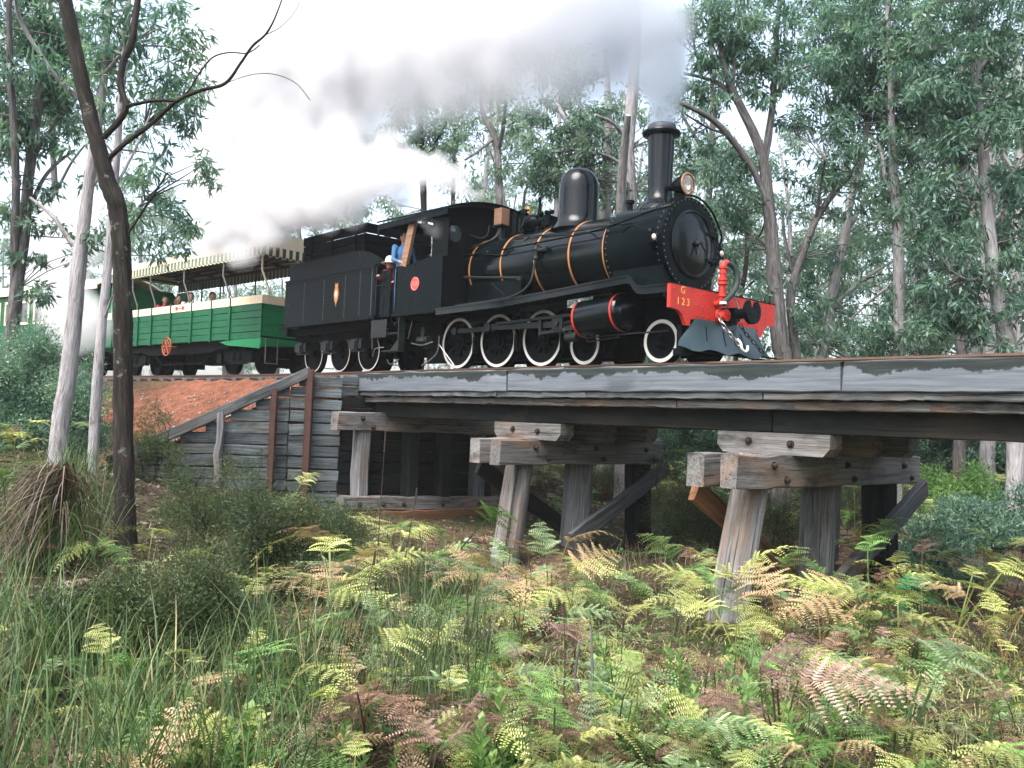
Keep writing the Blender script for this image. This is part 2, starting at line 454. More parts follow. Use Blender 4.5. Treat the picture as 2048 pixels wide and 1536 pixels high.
def bark(name, stops, spots=None, scale=1.0):
    t = NT(name); v = t.attr('lc').outputs['Vector']
    g = t.noise(t.mapped(v, (2.2 * scale, 14 * scale, 14 * scale)), 1.0, 8, .68, .4)
    f = t.noise(t.mapped(v, (5, 40, 40)), 1.0, 5, .6)
    base = t.ramp(t.math('ADD', t.math('MULTIPLY', g, .7), t.math('MULTIPLY', f, .3)), stops)
    if spots:
        s = t.noise(v, 3.2, 7, .7)
        base = t.mix(t.math('MULTIPLY', t.math('SUBTRACT', s, .6, clamp=True), 11, clamp=True), base, spots)
    t.bsdf(base, .9, 0, .2, t.math('ADD', g, f), 1.0, .03); return t.m
M['bark_dark'] = bark('dark lichened bark', [(.3, (.008, .008, .007)), (.5, (.026, .023, .019)), (.66, (.07, .058, .048)), (.85, (.16, .13, .11))], (.3, .29, .27))
M['bark_pale'] = bark('pale gum bark', [(.3, (.07, .062, .06)), (.43, (.25, .235, .24)), (.58, (.42, .4, .405)), (.78, (.56, .53, .52))], (.13, .105, .095))
M['bark_grey'] = bark('grey fibrous bark', [(.32, (.025, .023, .022)), (.48, (.11, .103, .1)), (.64, (.24, .22, .215)), (.82, (.38, .35, .33))], (.12, .075, .06))

def leafmat(name, stops, transl=.35, rough=.5, vary=.35, spec=.4):
    t = NT(name); a = t.attr('rnd'); oi = t.n('ShaderNodeObjectInfo')
    k = t.ramp(a.outputs['Fac'], stops)
    br = t.math('MULTIPLY_ADD', oi.outputs['Random'], vary, 1 - vary / 2)
    k = t.mix(1.0, k, br, 'MULTIPLY')
    b = t.bsdf(k, rough, 0, spec)
    tr = t.n('ShaderNodeBsdfTranslucent'); t.l(t.mix(1.0, k, (1.0, 1.15, .7), 'MULTIPLY'), tr.inputs['Color'])
    ms = t.n('ShaderNodeMixShader'); ms.inputs[0].default_value = transl
    t.l(b.outputs[0], ms.inputs[1]); t.l(tr.outputs[0], ms.inputs[2]); t.l(ms.outputs[0], t.out.inputs['Surface'])
    return t.m
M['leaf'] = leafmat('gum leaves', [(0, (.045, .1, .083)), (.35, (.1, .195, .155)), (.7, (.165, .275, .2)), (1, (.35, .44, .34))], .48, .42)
M['leaf_far'] = leafmat('distant gum leaves', [(0, (.09, .15, .125)), (.35, (.17, .25, .205)), (.7, (.27, .36, .285)), (1, (.45, .51, .42))], .5)  # paler than the near leaves: distance haze put into the colour
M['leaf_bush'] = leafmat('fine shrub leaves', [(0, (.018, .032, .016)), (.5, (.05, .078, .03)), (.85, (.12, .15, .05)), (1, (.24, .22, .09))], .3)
M['leaf_weed'] = leafmat('bright weed leaves', [(0, (.07, .16, .05)), (.6, (.14, .27, .08)), (1, (.26, .36, .12))], .4)
M['blossom'] = leafmat('white blossom', [(0, (.5, .5, .4)), (1, (.75, .72, .6))], .3)
M['fern_green'] = leafmat('green bracken', [(0, (.025, .07, .018)), (.5, (.12, .24, .06)), (1, (.32, .45, .14))], .3, vary=.8)
M['fern_yellow'] = leafmat('yellow green bracken', [(0, (.1, .13, .03)), (.45, (.35, .38, .11)), (1, (.58, .58, .29))], .3, vary=.8)
M['fern_blue'] = leafmat('blue green bracken', [(0, (.04, .08, .03)), (.5, (.19, .28, .12)), (1, (.5, .56, .34))], .3, vary=.8)
M['fern_brown'] = leafmat('dead brown bracken', [(0, (.045, .022, .014)), (.5, (.16, .085, .055)), (1, (.36, .22, .15))], .25, vary=.8)
M['fern_pink'] = leafmat('dead pinkish bracken', [(0, (.09, .05, .04)), (.5, (.27, .165, .13)), (1, (.52, .37, .32))], .25, vary=.8)
M['fern_tan'] = leafmat('tan bracken', [(0, (.3, .19, .09)), (.5, (.46, .33, .18)), (1, (.58, .46, .3))], .3)
M['fern_deep'] = leafmat('deep green bracken', [(0, (.015, .1, .04)), (.5, (.03, .18, .07)), (1, (.06, .28, .12))], .35)
M['sedge'] = leafmat('green sedge blades', [(0, (.03, .07, .022)), (.45, (.07, .13, .045)), (.75, (.15, .19, .07)), (1, (.36, .28, .14))], .3)
M['straw'] = leafmat('dry straw blades', [(0, (.05, .035, .025)), (.45, (.16, .11, .08)), (1, (.38, .3, .2))], .25)
M['dead'] = leafmat('dead sedge', [(0, (.03, .02, .015)), (.5, (.1, .065, .05)), (1, (.28, .2, .15))], .2)
M['litter'] = leafmat('leaf litter', [(0, (.06, .035, .025)), (.35, (.16, .1, .07)), (.65, (.28, .2, .14)), (.85, (.16, .19, .07)), (1, (.42, .36, .27))], .15, .8)
M['gravel_bits'] = leafmat('red gravel stones', [(0, (.08, .035, .025)), (.5, (.24, .12, .085)), (1, (.45, .28, .22))], 0.0, .9)

def ground_mat():
    t = NT('forest floor'); geo = t.n('ShaderNodeNewGeometry'); p = geo.outputs['Position']
    n1 = t.noise(p, .55, 6, .6); n2 = t.noise(p, 4.5, 8, .7); n3 = t.noise(p, 26, 5, .7)
    soil = t.ramp(n2, [(.3, (.02, .014, .01)), (.5, (.06, .043, .03)), (.65, (.12, .088, .062)), (.8, (.2, .155, .115))])
    grn = t.ramp(n2, [(.3, (.014, .022, .009)), (.55, (.05, .062, .022)), (.8, (.13, .135, .055))])
    k = t.mix(t.math('MULTIPLY', t.math('SUBTRACT', n1, .42, clamp=True), 5, clamp=True), soil, grn)
    red = t.ramp(t.math('ADD', t.math('MULTIPLY', n2, .65), t.math('MULTIPLY', n3, .35)), [(.32, (.06, .026, .016)), (.5, (.2, .078, .044)), (.68, (.33, .155, .1))])
    k = t.mix(t.attr('rnd').outputs['Fac'], k, red)
    t.bsdf(k, .95, 0, .15, t.math('ADD', n2, n3), .8, .04); return t.m
M['ground'] = ground_mat()

# ------------------------------------------------------------------ terrain
CP = np.array([(5.1,-8.1,-2.78),(3.4,-10,-2.8),(6.8,-6.2,-2.72),(8.4,-11.1,-2.75),(9.5,-8,-2.7),(1.5,-9.5,-2.7),
 (2,-2.5,-3.3),(2,0,-3.2),(2,2.5,-3.2),(-2,-2,-3.3),(-2,2,-3.25),(-5,-1,-3.08),(-6.3,-2.6,-2.95),(-6.3,1,-3.1),(1.6,-4.5,-3.05),(4.5,-3.5,-3.1),
 (-1,-8,-2.4),(-6.9,-7,-1.62),(-5.4,-7,-1.85),(-8.6,-6.2,-2.05),(-7.4,-4.9,-2.55),(-5.6,-6.0,-2.3),(-6.6,-5.3,-2.5),(-8.2,-5.6,-2.3),(-13.8,-6,-1.25),(-5,-5,-2.5),(-3,-6,-2.62),(-1,-4.5,-2.9),
 (-20,-8,-.9),(-32,-12,-.6),(-15,-14,-1.2),(-3,-13,-2.2),(8,0,-3.05),(12,-4,-2.6),(14,3,-2.2),(8,6,-2.65),(4,6,-2.8),
 (-1.5,15,-2.15),(-.7,6,-2.5),(8,15,-1.95),(20,20,-1.4),(0,35,-1.2),(-20,15,-.8),(-12,6,-.9),(-9,3,-1.6),(-40,30,-.4),(40,0,-1.5),(30,50,0),(0,80,.5),(-60,60,0),(60,80,.5),(-60,-30,0),(20,-30,-2.2)])
def h_nat(x, y):
    x = np.asarray(x, float); y = np.asarray(y, float)
    num = np.zeros(np.broadcast(x, y).shape); den = np.zeros_like(num)
    for a, b, z in CP:
        w = 1.0 / ((x - a) ** 2 + (y - b) ** 2 + .6) ** 1.6
        num += w * z; den += w
    h = num / den
    h = h + .05 * np.sin(x * 1.9 + 1.3 * np.sin(y * 1.1)) * np.cos(y * 1.7 + x * .4) + .03 * np.sin(x * 4.1 + y * 3.3)
    return h
R_TRACK = 70.0
def track(s):
    """centre line; s is the distance back from X = -10.5 (negative = straight bridge part)"""
    if s <= 0: return Vector((-10.5 - s, 0, 0)), 0.0
    th = s / R_TRACK
    return Vector((-10.5 - R_TRACK * math.sin(th), -R_TRACK * (1 - math.cos(th)), 0)), th
def off_track(x, y):
    """sideways distance from the centre line, positive towards the camera"""
    x = np.asarray(x, float); y = np.asarray(y, float)
    cx, cy = -10.5, -R_TRACK
    r = np.hypot(x - cx, y - cy)
    return np.where(x > cx, -y, R_TRACK - r) * np.ones(np.broadcast(x, y).shape)
WING_A = (-6.8, -2.0); WING_B = (-8.75, -5.35)
def behind_wall(x, y):
    """1 behind the abutment and its wings, 0 in front"""
    x = np.asarray(x, float); y = np.asarray(y, float)
    xw = np.where(y < WING_A[1], WING_A[0] + (WING_A[1] - y) * (WING_A[0] - WING_B[0]) / (WING_B[1] - WING_A[1]),
         np.where(y > 2.0, WING_A[0] - (y - 2.0) * .55, WING_A[0]))
    return np.clip((xw - .1 - x) / .16, 0, 1)
def H(x, y):
    h = h_nat(x, y)
    o = off_track(x, y)
    e = np.where(np.abs(o) < 2.15, -.27, -.27 - (np.abs(o) - 2.15) * .56)
    e = e + .035 * np.sin(np.asarray(x) * 5 + np.asarray(y) * 3) * np.cos(np.asarray(y) * 6.1)
    b = behind_wall(x, y)
    return np.where(b > 0, h * (1 - b) + np.maximum(h, e) * b, h)
def gx(lo, hi, fine0, fine1, step):
    mid = list(np.arange(fine0, fine1 + 1e-6, step)); a = []; d = step; p = fine0
    while p > lo: d *= 1.22; p -= d; a.append(max(p, lo))
    b = []; d = step; p = fine1
    while p < hi: d *= 1.22; p += d; b.append(min(p, hi))
    return np.array(a[::-1] + mid + b)
xs = gx(-400, 300, -16, 11, .14); ys = gx(-200, 500, -11.5, 8, .16)
GX, GY = np.meshgrid(xs, ys, indexing='ij'); GZ = H(GX, GY)
nx, ny = GX.shape
Vg = np.stack([GX, GY, GZ], -1).reshape(-1, 3)
ii = (np.arange(nx - 1)[:, None] * ny + np.arange(ny - 1)[None, :]).ravel()
Fg = np.stack([ii, ii + ny, ii + ny + 1, ii + 1], 1)
og = off_track(Vg[:, 0], Vg[:, 1]); bw = behind_wall(Vg[:, 0], Vg[:, 1])
redm = bw * np.clip((GZ.ravel() - h_nat(Vg[:, 0], Vg[:, 1])) / .25, 0, 1) * np.clip((18 + Vg[:, 0]) / 4 + .25 * np.sin(Vg[:, 1] * 3), 0, 1)
redm = np.maximum(redm, .3 * np.exp(-(((Vg[:, 0] + 4.3) / 1.5) ** 2 + ((Vg[:, 1] + 1.5) / 1.3) ** 2)))
gm = np_mesh('ground', Vg, Fg, M['ground'], np.clip(redm, 0, 1), smooth=True)
ground = link('ground', gm, kind='structure')

# ------------------------------------------------------------------ timber bridge
bridge = thing('timber_bridge', 'weathered timber trestle railway bridge carrying the black locomotive over the ferns', 'bridge', (0, 0, -3.2))
def part_timber(name, p0, p1, w, h, mat, parent=None, up=(0, 0, 1), **kw):
    mb = MB(); mb.timber(p0, p1, w, h, up, **kw); return mb.build(name, M[mat], parent if parent is not None else bridge, 30)
X0, X1 = -6.95, 16.0
kj = [-6.95, -2.35, 3.43, 8.6, 16.0]
for a, b in zip(kj[:-1], kj[1:]):
    dz = random.uniform(-.008, .008)
    part_timber('kerb_timber', (a + .006, -1.52, -.315 + dz), (b - .006, -1.52, -.315 + dz), .16, .35, 'kerb', seg=.25, jit=.004)
    part_timber('kerb_timber', (a + .006, 1.52, -.315), (b - .006, 1.52, -.315), .16, .35, 'kerb', seg=.4)
for a, b in zip([-6.9, -1.2, 3.7, 9.0], [-1.2, 3.7, 9.0, 16.0]):
    part_timber('kerb_capping', (a + .01, -1.36, -.14), (b - .01, -1.36, -.14), .16, .05, 'wood_grey', seg=.3, jit=.006)
for lay, (yy, zz, th, wd) in enumerate([(-1.38, -.535, .085, .36), (-1.27, -.645, .10, .36)]):
    x = X0
    while x < X1:
        Lp = random.uniform(1.6, 3.2); xe = min(x + Lp, X1)
        part_timber('deck_plank', (x + .004, yy, zz), (xe - .004, yy + random.uniform(-.008, .008), zz), wd, th, 'wood_grey' if lay == 0 else 'wood_cap', seg=.12, jit=.005, ch=.008)
        x = xe
mb = MB(); x = X0
mbs = []
for k in range(int((X1 - X0) / .5)):
    x = X0 + k * .5
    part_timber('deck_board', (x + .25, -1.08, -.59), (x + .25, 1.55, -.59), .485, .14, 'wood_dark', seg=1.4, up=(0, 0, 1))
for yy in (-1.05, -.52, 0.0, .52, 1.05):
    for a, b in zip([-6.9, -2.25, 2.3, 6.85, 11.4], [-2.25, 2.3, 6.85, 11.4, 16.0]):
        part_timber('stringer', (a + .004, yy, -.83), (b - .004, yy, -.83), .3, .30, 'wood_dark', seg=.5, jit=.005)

def bolt(parent, c, axis, r=.034):
    mb = MB(); c = Vector(c); d = Vector(axis)
    q = d.orthogonal().normalized()
    ring = [(r * 1.5, 0), (r * 1.5, .012), (r, .013), (r, .04), (r * .6, .055), (0.001, .056)]
    n = 10; b = d.cross(q); vs = []; fs = []
    for rr, hh in ring:
        for k in range(n):
            an = 2 * PI * k / n; vs.append(c + d * hh + (q * math.cos(an) + b * math.sin(an)) * rr)
    for i in range(len(ring) - 1):
        for k in range(n): fs.append((i*n+k, i*n+(k+1) % n, (i+1)*n+(k+1) % n, (i+1)*n+k))
    mb.add(vs, fs); return mb.build('bolt', M['boltiron'], parent, 40)

def pile(p0, p1, r0, r1, mat):
    """a round pile, split and fluted"""
    mb = MB(); n = 30; off = random.uniform(0, 40)
    p0, p1 = Vector(p0), Vector(p1); d = (p1 - p0).normalized(); a = d.orthogonal().normalized(); b = d.cross(a); L = (p1 - p0).length
    fl = [random.uniform(-.06, .05) for _ in range(n)]
    for q in random.sample(range(n), 8): fl[q] = -random.uniform(.12, .24)
    vs, lc, fs = [], [], []; m = 11
    for i in range(m):
        t = i / (m - 1); r = r0 + (r1 - r0) * t
        for k in range(n):
            an = 2 * PI * k / n; rr = r * (1 + fl[k] + random.uniform(-.02, .02))
            vs.append(p0 + d * L * t + (a * math.cos(an) + b * math.sin(an)) * rr); lc.append((L * t + off, math.cos(an) * r + off, math.sin(an) * r))
    for i in range(m - 1):
        for k in range(n): fs.append((i*n+k, i*n+(k+1) % n, (i+1)*n+(k+1) % n, (i+1)*n+k))
    fs += [tuple(range(n - 1, -1, -1)), tuple(range((m - 1) * n, m * n))]
    mb.add(vs, fs, lc); return mb.build('pile', M[mat], bridge, 28)

def bent(xc, half, first):
    f = xc + .32
    # two half caps clasping the piles
    for s, mt in ((.2, 'wood_cap'), (-.24, 'wood_cap')):
        c = part_timber('pile_cap', (xc + s + .0, -half + (.0 if s > 0 else -.04), -1.46), (xc + s, half - random.uniform(0, .12), -1.46), .24, .40, mt, seg=.3, jit=.006)
        if s > 0:
            for y, z in ((-half + .75, -1.38), (-half + 1.05, -1.56), (half - .55, -1.4), (half - .3, -1.58), (0.15, -1.38), (.35, -1.57)):
                bolt(c, (xc + s + .121, y, z), (1, 0, 0))
    # corbels along the track under the stringers
    for y in (-1.07, -.0, 1.07):
        mb = MB(); L = .80; z0, z1 = -1.258, -.985
        poly = [(xc - L, z1), (xc - L, z0 + .1), (xc - L + .09, z0), (xc + L - .09, z0), (xc + L, z0 + .1), (xc + L, z1)]
        w0, w1 = (y - .15, y + .15)
        mb.prism(poly, 'xz', w0, w1)
        mb.lc = [(v[0] + 7 * xc, v[1] + y * 5, v[2]) for v in mb.v]
        c = mb.build('corbel', M['wood_cap'], bridge, 20)
        if y < -.5:
            bolt(c, (xc - .32, y - .151, -1.10), (0, -1, 0)); bolt(c, (xc + .28, y - .151, -1.12), (0, -1, 0))
    pile((xc - .02, -2.18 if not first else -1.62, -3.6), (xc - .02, -1.55 if not first else -1.27, -1.3), .245, .225, 'wood_pale')
    pile((xc - .02, .05, -3.5), (xc - .02, .14, -1.3), .27, .25, 'wood_grey')
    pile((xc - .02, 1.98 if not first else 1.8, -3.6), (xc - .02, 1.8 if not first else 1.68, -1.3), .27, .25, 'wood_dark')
    part_timber('brace', (f + .10, half - .05, -1.72), (f + .10, -.62 if not first else -.5, -3.12 if not first else -2.92), .11, .27, 'wood_grey', up=(1, 0, 0) if False else (0, .4, 1), seg=.4)
    part_timber('brace', (xc - .42, -half + .2, -1.72), (xc - .42, .25, -3.05 if not first else -2.85), .11, .27, 'wood_brown' if not first else 'wood_dark', up=(0, .4, 1), seg=.4)
bent(-2.25, 2.05, True)
bent(2.3, 2.42, False)
bent(6.85, 2.42, False)

# ------------------------------------------------------------------ abutment and wing wall
abut = thing('timber_abutment', 'dark timber plank abutment under the left end of the bridge', 'abutment', (-6.8, 0, -3))
def plank_on(parent, p0, p1, h, th, mat, **kw):
    mb = MB(); mb.timber(p0, p1, th, h, (0, 0, 1), seg=.45, jit=.005, ch=.012, **kw); return mb.build('plank', M[mat], parent, 30)
for q in (-1.81, 1.81):
    for zz in (-.29, -.5): plank_on(abut, (-6.86, q - .185, zz), (-6.86, q + .185, zz), .2, .11, 'wood_plank')
z = -.62; k = 0
while z > -2.75:
    hh = random.uniform(.19, .25)
    plank_on(abut, (-6.86, -2.0, z - hh / 2), (-6.86, 2.0, z - hh / 2 - .03), hh - .014, .11, 'wood_dark'); z -= hh  # dark wood stands in for the shade cast by the deck
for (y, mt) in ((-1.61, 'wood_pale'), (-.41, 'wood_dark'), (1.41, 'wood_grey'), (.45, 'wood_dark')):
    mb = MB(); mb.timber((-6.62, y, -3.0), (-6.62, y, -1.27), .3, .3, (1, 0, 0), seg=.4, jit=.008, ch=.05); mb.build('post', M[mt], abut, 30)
mb = MB(); mb.timber((-6.52, -2.3, -1.09), (-6.52, 2.1, -1.12), .26, .36, seg=.3); capb = mb.build('cap_beam', M['wood_cap'], abut, 30)
bolt(capb, (-6.388, -1.75, -1.03), (1, 0, 0)); bolt(capb, (-6.388, -1.5, -1.2), (1, 0, 0))
mb = MB(); mb.timber((-6.5, -2.12, -2.68), (-6.5, 2.0, -2.82), .28, .27, seg=.3); sill = mb.build('sill_beam', M['wood_cap'], abut, 30)
for y in (-1.75, -1.2, -.7, .3, 1.3): bolt(sill, (-6.358, y, -2.7 - .034 * (y + 2.1)), (1, 0, 0))
mb = MB(); mb.timber((-6.42, -2.0, -3.0), (-6.42, 2.0, -3.06), .34, .3, seg=.3); mb.build('sill_beam', M['wood_brown'], abut, 30)

wing = thing('wing_wall', 'sloping plank wing wall holding back the red gravel bank', 'retaining wall', (-7.6, -3.6, -2.6))
A = Vector((WING_A[0], WING_A[1], 0)); B = Vector((WING_B[0], WING_B[1], 0)); dW = (B - A); LW = dW.length; dW.normalize(); nW = Vector((-dW.y, dW.x, 0))
if nW.x < 0: nW = -nW
def wtop(t):   # height of the sloping top at distance t along the wall
    t0 = .72
    return -.2 if t < t0 else -.2 - (t - t0) * (1.72 / (LW - t0))
z = -.24
while z > -2.85:
    hh = random.uniform(.20, .25); zc = z - hh / 2
    for (a, b) in ((.0, .98), (.99, LW)):
        e = b
        while e > a + .1 and wtop(e) < zc + hh * .35: e -= .05
        if e > a + .15:
            dv = random.uniform(.0, .014)
            plank_on(wing, A + dW * (a + .004) + Vector((0, 0, zc)) + nW * dv, A + dW * (e - .004) + Vector((0, 0, zc - (.06 if a > .5 else .03) * random.random())) + nW * dv, hh - random.uniform(.014, .035), .09, 'wood_plank')
    z -= hh
mb = MB(); mb.timber(A + dW * .62 + Vector((0, 0, -.16)) + nW * .05, A + dW * (LW + .35) + Vector((0, 0, wtop(LW) - .12)) + nW * .05, .22, .2, seg=.3, jit=.006); mb.build('coping_timber', M['wood_grey'], wing, 30)
def rail_post(t, ztop, zbot, sc=1.0):
    mb = MB(); c = A + dW * t + nW * .07
    # an old rail on end: head, web, foot
    for (u0, u1, w0, w1) in ((-.06, .06, 0, .02), (-.012, .012, .02, .10), (-.035, .035, .10, .145)):
        ps = [c + dW * a * sc + nW * (.04 + b * sc) for a, b in ((u0, w0), (u1, w0), (u1, w1), (u0, w1))]
        mb.add([Vector((p.x, p.y, zbot)) for p in ps] + [Vector((p.x, p.y, ztop)) for p in ps],
               [(3, 2, 1, 0), (4, 5, 6, 7), (0, 1, 5, 4), (1, 2, 6, 5), (2, 3, 7, 6), (3, 0, 4, 7)])
    mb.build('rail_post', M['rust'], wing, 20)
rail_post(.62, -.12, -3.0, 1.35); rail_post(1.28, -.52, -2.75, 1.2)
mb = MB(); mb.timber(A + dW * 2.25 + nW * .1 + Vector((0, 0, -2.9)), A + dW * 2.25 + nW * .1 + Vector((0, 0, -1.02)), .2, .13, dW, seg=.25, jit=.015, ch=.03); mb.build('post', M['wood_pale'], wing, 30)

# ------------------------------------------------------------------ track
track_t = thing('railway_track', 'brown steel rails running over the bridge and back round the bend', 'railway track', (0, 0, -.25))
RAILP = [(-.058, -.13), (.058, -.13), (.058, -.118), (.010, -.105), (.010, -.035), (.032, -.028), (.032, 0), (-.032, 0), (-.032, -.028), (-.010, -.035), (-.010, -.105), (-.058, -.118)]
def rail(yo):
    mb = MB(); vs, fs, lc = [], [], []; n = len(RAILP)
    ss = [-26.0, -20, -12, -6, 0] + [1.2 * k for k in range(1, 32)]
    for i, s in enumerate(ss):
        p, th = track(s); nr = Vector((math.sin(th), -math.cos(th), 0)) * -1
        for a, b in RAILP:
            q = p + nr * (yo + a); vs.append((q.x, q.y, b)); lc.append((s, a, b))
    for i in range(len(ss) - 1):
        for k in range(n): fs.append((i*n+k, i*n+(k+1) % n, (i+1)*n+(k+1) % n, (i+1)*n+k))
    mb.add(vs, fs, lc); mb.build('rail', M['railsteel'], track_t, 25)
rail(-.567); rail(.567)
slm = None
for k in range(74):
    s = -25.5 + k * .72
    p, th = track(s)
    if slm is None:
        mb = MB(); mb.timber((0, -1.02, 0), (0, 1.02, 0), .23, .125, seg=.7); slm = mb.mesh('sleeper', M['wood_grey'], (0, 0, 0), 30)
    o = bpy.data.objects.new('sleeper', slm); COL.objects.link(o); o.parent = track_t
    o.location = (p.x, p.y, -.197 + .25 + random.uniform(-.004, .004)); o.rotation_euler = (0, 0, th + random.uniform(-.02, .02))
for y in (-.567, .567):
    mb = MB(); mb.timber((-6.9, y, -.392), (15.9, y, -.392), .28, .255, seg=2); mb.build('rail_bearer', M['wood_dark'], bridge, 30)

# ------------------------------------------------------------------ steam locomotive
loco = thing('steam_locomotive', 'black steam locomotive with red buffer beam, tall chimney and orange boiler bands on the bridge', 'locomotive', (-2.5, 0, 0))
def wheel(parent, x, r, side, name, spokes=True, white=True, ysc=1.0, rimw=.062, yo=.60):
    """one rail wheel: body, tyre face ring as a sub-part"""
    s = side
    mb = MB()
    yf, yb = s * yo, s * (yo - .12)
    ri = r - rimw
    mb.lathe([(ri, yb), (r + .028, yb), (r + .028, yb + s * .03), (r, yb + s * .035), (r - .004, yf), (ri, yf), (ri, yb)], (x, 0, r), 'y', 48)
    hub = .16 if spokes else .12
    if spokes:
        mb.lathe([(.001, yf - s * .0), (hub * .5, yf + s * .02), (hub * .55, yf - s * .01), (hub, yf - s * .015), (hub, yb)], (x, 0, r), 'y', 24)
        ns = 11
        for k in range(ns):
            an = 2 * PI * k / ns + .2; d = Vector((math.cos(an), 0, math.sin(an)))
            c = Vector((x, s * (yo - .065), r))
            mb.bar(c + d * (hub - .02), c + d * (ri + .015), .07, .05, (0, 1, 0))
        a0 = 1.15 * PI      # balance weight
        poly = [(x + math.cos(a0 + t * .7 * PI / 6) * ri * 1.0, r + math.sin(a0 + t * .7 * PI / 6) * ri) for t in range(7)]
        poly += [(x + math.cos(a0 + t * .7 * PI / 6) * ri * .66, r + math.sin(a0 + t * .7 * PI / 6) * ri * .66) for t in range(6, -1, -1)]
        mb.prism(poly, 'xz', s * (yo - .09), s * (yo - .03))
    else:
        mb.lathe([(.001, yf + s * .045), (.075, yf + s * .04), (.085, yf + s * .01), (.11, yf - s * .02), (.14, yf - s * .045), (ri - .03, yf - s * .05), (ri, yf - s * .02)], (x, 0, r), 'y', 32)
        for k in range(6):
            an = PI / 3 * k; mb.ball((x + .1 * math.cos(an), yf - s * .02, r + .1 * math.sin(an)), .014, 6, 4)
        for k in range(4):
            an = PI / 2 * k + .6; mb.lathe([(.03, yf - s * .046), (.03, yf - s * .043), (.001, yf - s * .043)], (x + .19 * r / .33 * math.cos(an), 0, r + .19 * r / .33 * math.sin(an)), 'y', 10)
    w = mb.build(name, M['matte'], parent, 35)
    if white:
        mb = MB(); mb.lathe([(ri + .002, yf - s * .004), (ri + .002, yf + s * .004), (r - .008, yf + s * .004), (r - .006, yf - s * .004)], (x, 0, r), 'y', 56)
        mb.build('white_rim', M['white_rim'], w, 35)
    return w
DRV = (-4.94, -3.77, -2.6)
for s in (-1, 1):
    for x in DRV: wheel(loco, x, .495, s, 'driving_wheel')
    for x in (-1.58, 0.0): wheel(loco, x, .335, s, 'bogie_wheel', False, rimw=.064)
for x in DRV:
    mb = MB(); mb.tube([(x, -.5, .495), (x, .5, .495)], .075, 10); mb.build('axle', M['matte'], loco)
for x in (-1.58, 0):
    mb = MB(); mb.tube([(x, -.5, .335), (x, .5, .335)], .065, 10); mb.build('axle', M['matte'], loco)
# main frames and dark gubbins between the wheels
mb = MB()
for s in (-1, 1):
    mb.prism([(-6.6, .55), (-6.6, 1.0), (-2.0, 1.0), (-1.2, 1.02), (.66, .98), (.66, .66), (.35, .52), (-.4, .75), (-1.1, .75), (-2.0, .5), (-5.4, .45)], 'xz', s * .42, s * .455)
mb.box(-5.6, -1.9, -.42, .42, .7, .78)
mb.prism([(-6.3, .45), (-6.3, .95), (-5.55, .95), (-5.5, .6), (-5.7, .4)], 'xz', -.55, .55)       # ash pan
for x in DRV:
    mb.box(x - .13, x + .13, -.52, -.42, .36, .66); mb.box(x - .13, x + .13, .42, .52, .36, .66)
    pts = [(x - .42, -.5, .98), (x - .2, -.5, .9), (x, -.5, .87), (x + .2, -.5, .9), (x + .42, -.5, .98)]
    mb.tube(pts, .045, 6)
mb.box(-1.95, .3, -.4, .4, .42, .56); mb.box(-6.2, -1.15, -.40, -.30, .14, .72); mb.box(-6.2, -1.15, .30, .40, .14, .72)
mb.prism([(-.35, .15), (-.35, .5), (.38, .5), (.38, .15)], 'xz', -.40, -.36)
mb.prism([(-.35, .15), (-.35, .5), (.38, .5), (.38, .15)], 'xz', .36, .40)
mb.box(-.4, .7, -.5, .5, .5, .62)
mb.build('main_frame', M['matte'], loco)
# brake hangers and sanding pipes
for x in (-4.35, -3.18, -2.02):
    mb = MB(); mb.tube([(x + .02, -.58, .98), (x + .05, -.58, .6), (x - .02, -.58, .3)], .022, 6); mb.cbox((x - .07, -.58, .44), (.09, .1, .3)); mb.build('brake_hanger', M['matte'], loco)

# running board, rising over the cylinders
RB = [(-4.75, 1.075), (-2.95, 1.095), (-1.6, 1.165), (-.22, 1.245), (-.12, 1.25), (-.03, 1.235), (.04, 1.14), (.10, 1.085), (.2, 1.065), (.72, 1.065)]
for s in (-1, 1):
    mb = MB(); n = len(RB)
    for (dz0, dz1, y0, y1) in ((-.03, 0, .58, 1.33), (-.115, -.032, 1.285, 1.31), (-.125, -.105, 1.31, 1.325)):
        vs = []
        for x, zz in RB: vs += [(x, s * y0, zz + dz0), (x, s * y1, zz + dz0), (x, s * y1, zz + dz1), (x, s * y0, zz + dz1)]
        fs = []
        for i in range(n - 1):
            for k in range(4): fs.append((i*4+k, i*4+(k+1) % 4, (i+1)*4+(k+1) % 4, (i+1)*4+k))
        fs += [(3, 2, 1, 0), tuple((n - 1) * 4 + k for k in range(4))]
        mb.add(vs, fs)
    mb.build('running_board', M['boiler_black'], loco, 30)

# boiler, firebox, smokebox
BZ = 1.9; RBOI = .655
mb = MB(); mb.lathe([(RBOI, -4.78), (RBOI, -1.16)], (0, 0, BZ), 'x', 72, True, True); boiler = mb.build('boiler', M['boiler_black'], loco, 40)
for x in (-4.62, -3.72, -2.82, -1.98, -1.2):
    mb = MB(); mb.lathe([(RBOI + .001, -.019), (RBOI + .008, -.018), (RBOI + .008, .018), (RBOI + .001, .019)], (x, 0, BZ), 'x', 72); mb.build('boiler_band', M['orange'], loco)
mb = MB()
mb.prism([(-4.7, .8), (-4.7, 1.6), (-3.2, 1.6), (-3.2, 1.0)], 'xz', -.6, .6)
mb.build('firebox', M['black'], loco)
RSM = .705
mb = MB(); mb.lathe([(RBOI, -1.16), (RSM, -1.155), (RSM, .03), (RSM + .03, .032), (RSM + .03, .065), (RSM - .03, .075), (.55, .075)], (0, 0, BZ), 'x', 80, True, True)
mb.prism([(-.62, 1.0), (-.62, 1.5), (.62, 1.5), (.62, 1.0)], 'yz', -1.0, .02)      # saddle
smokebox = mb.build('smokebox', M['black'], loco, 35)
mb = MB()
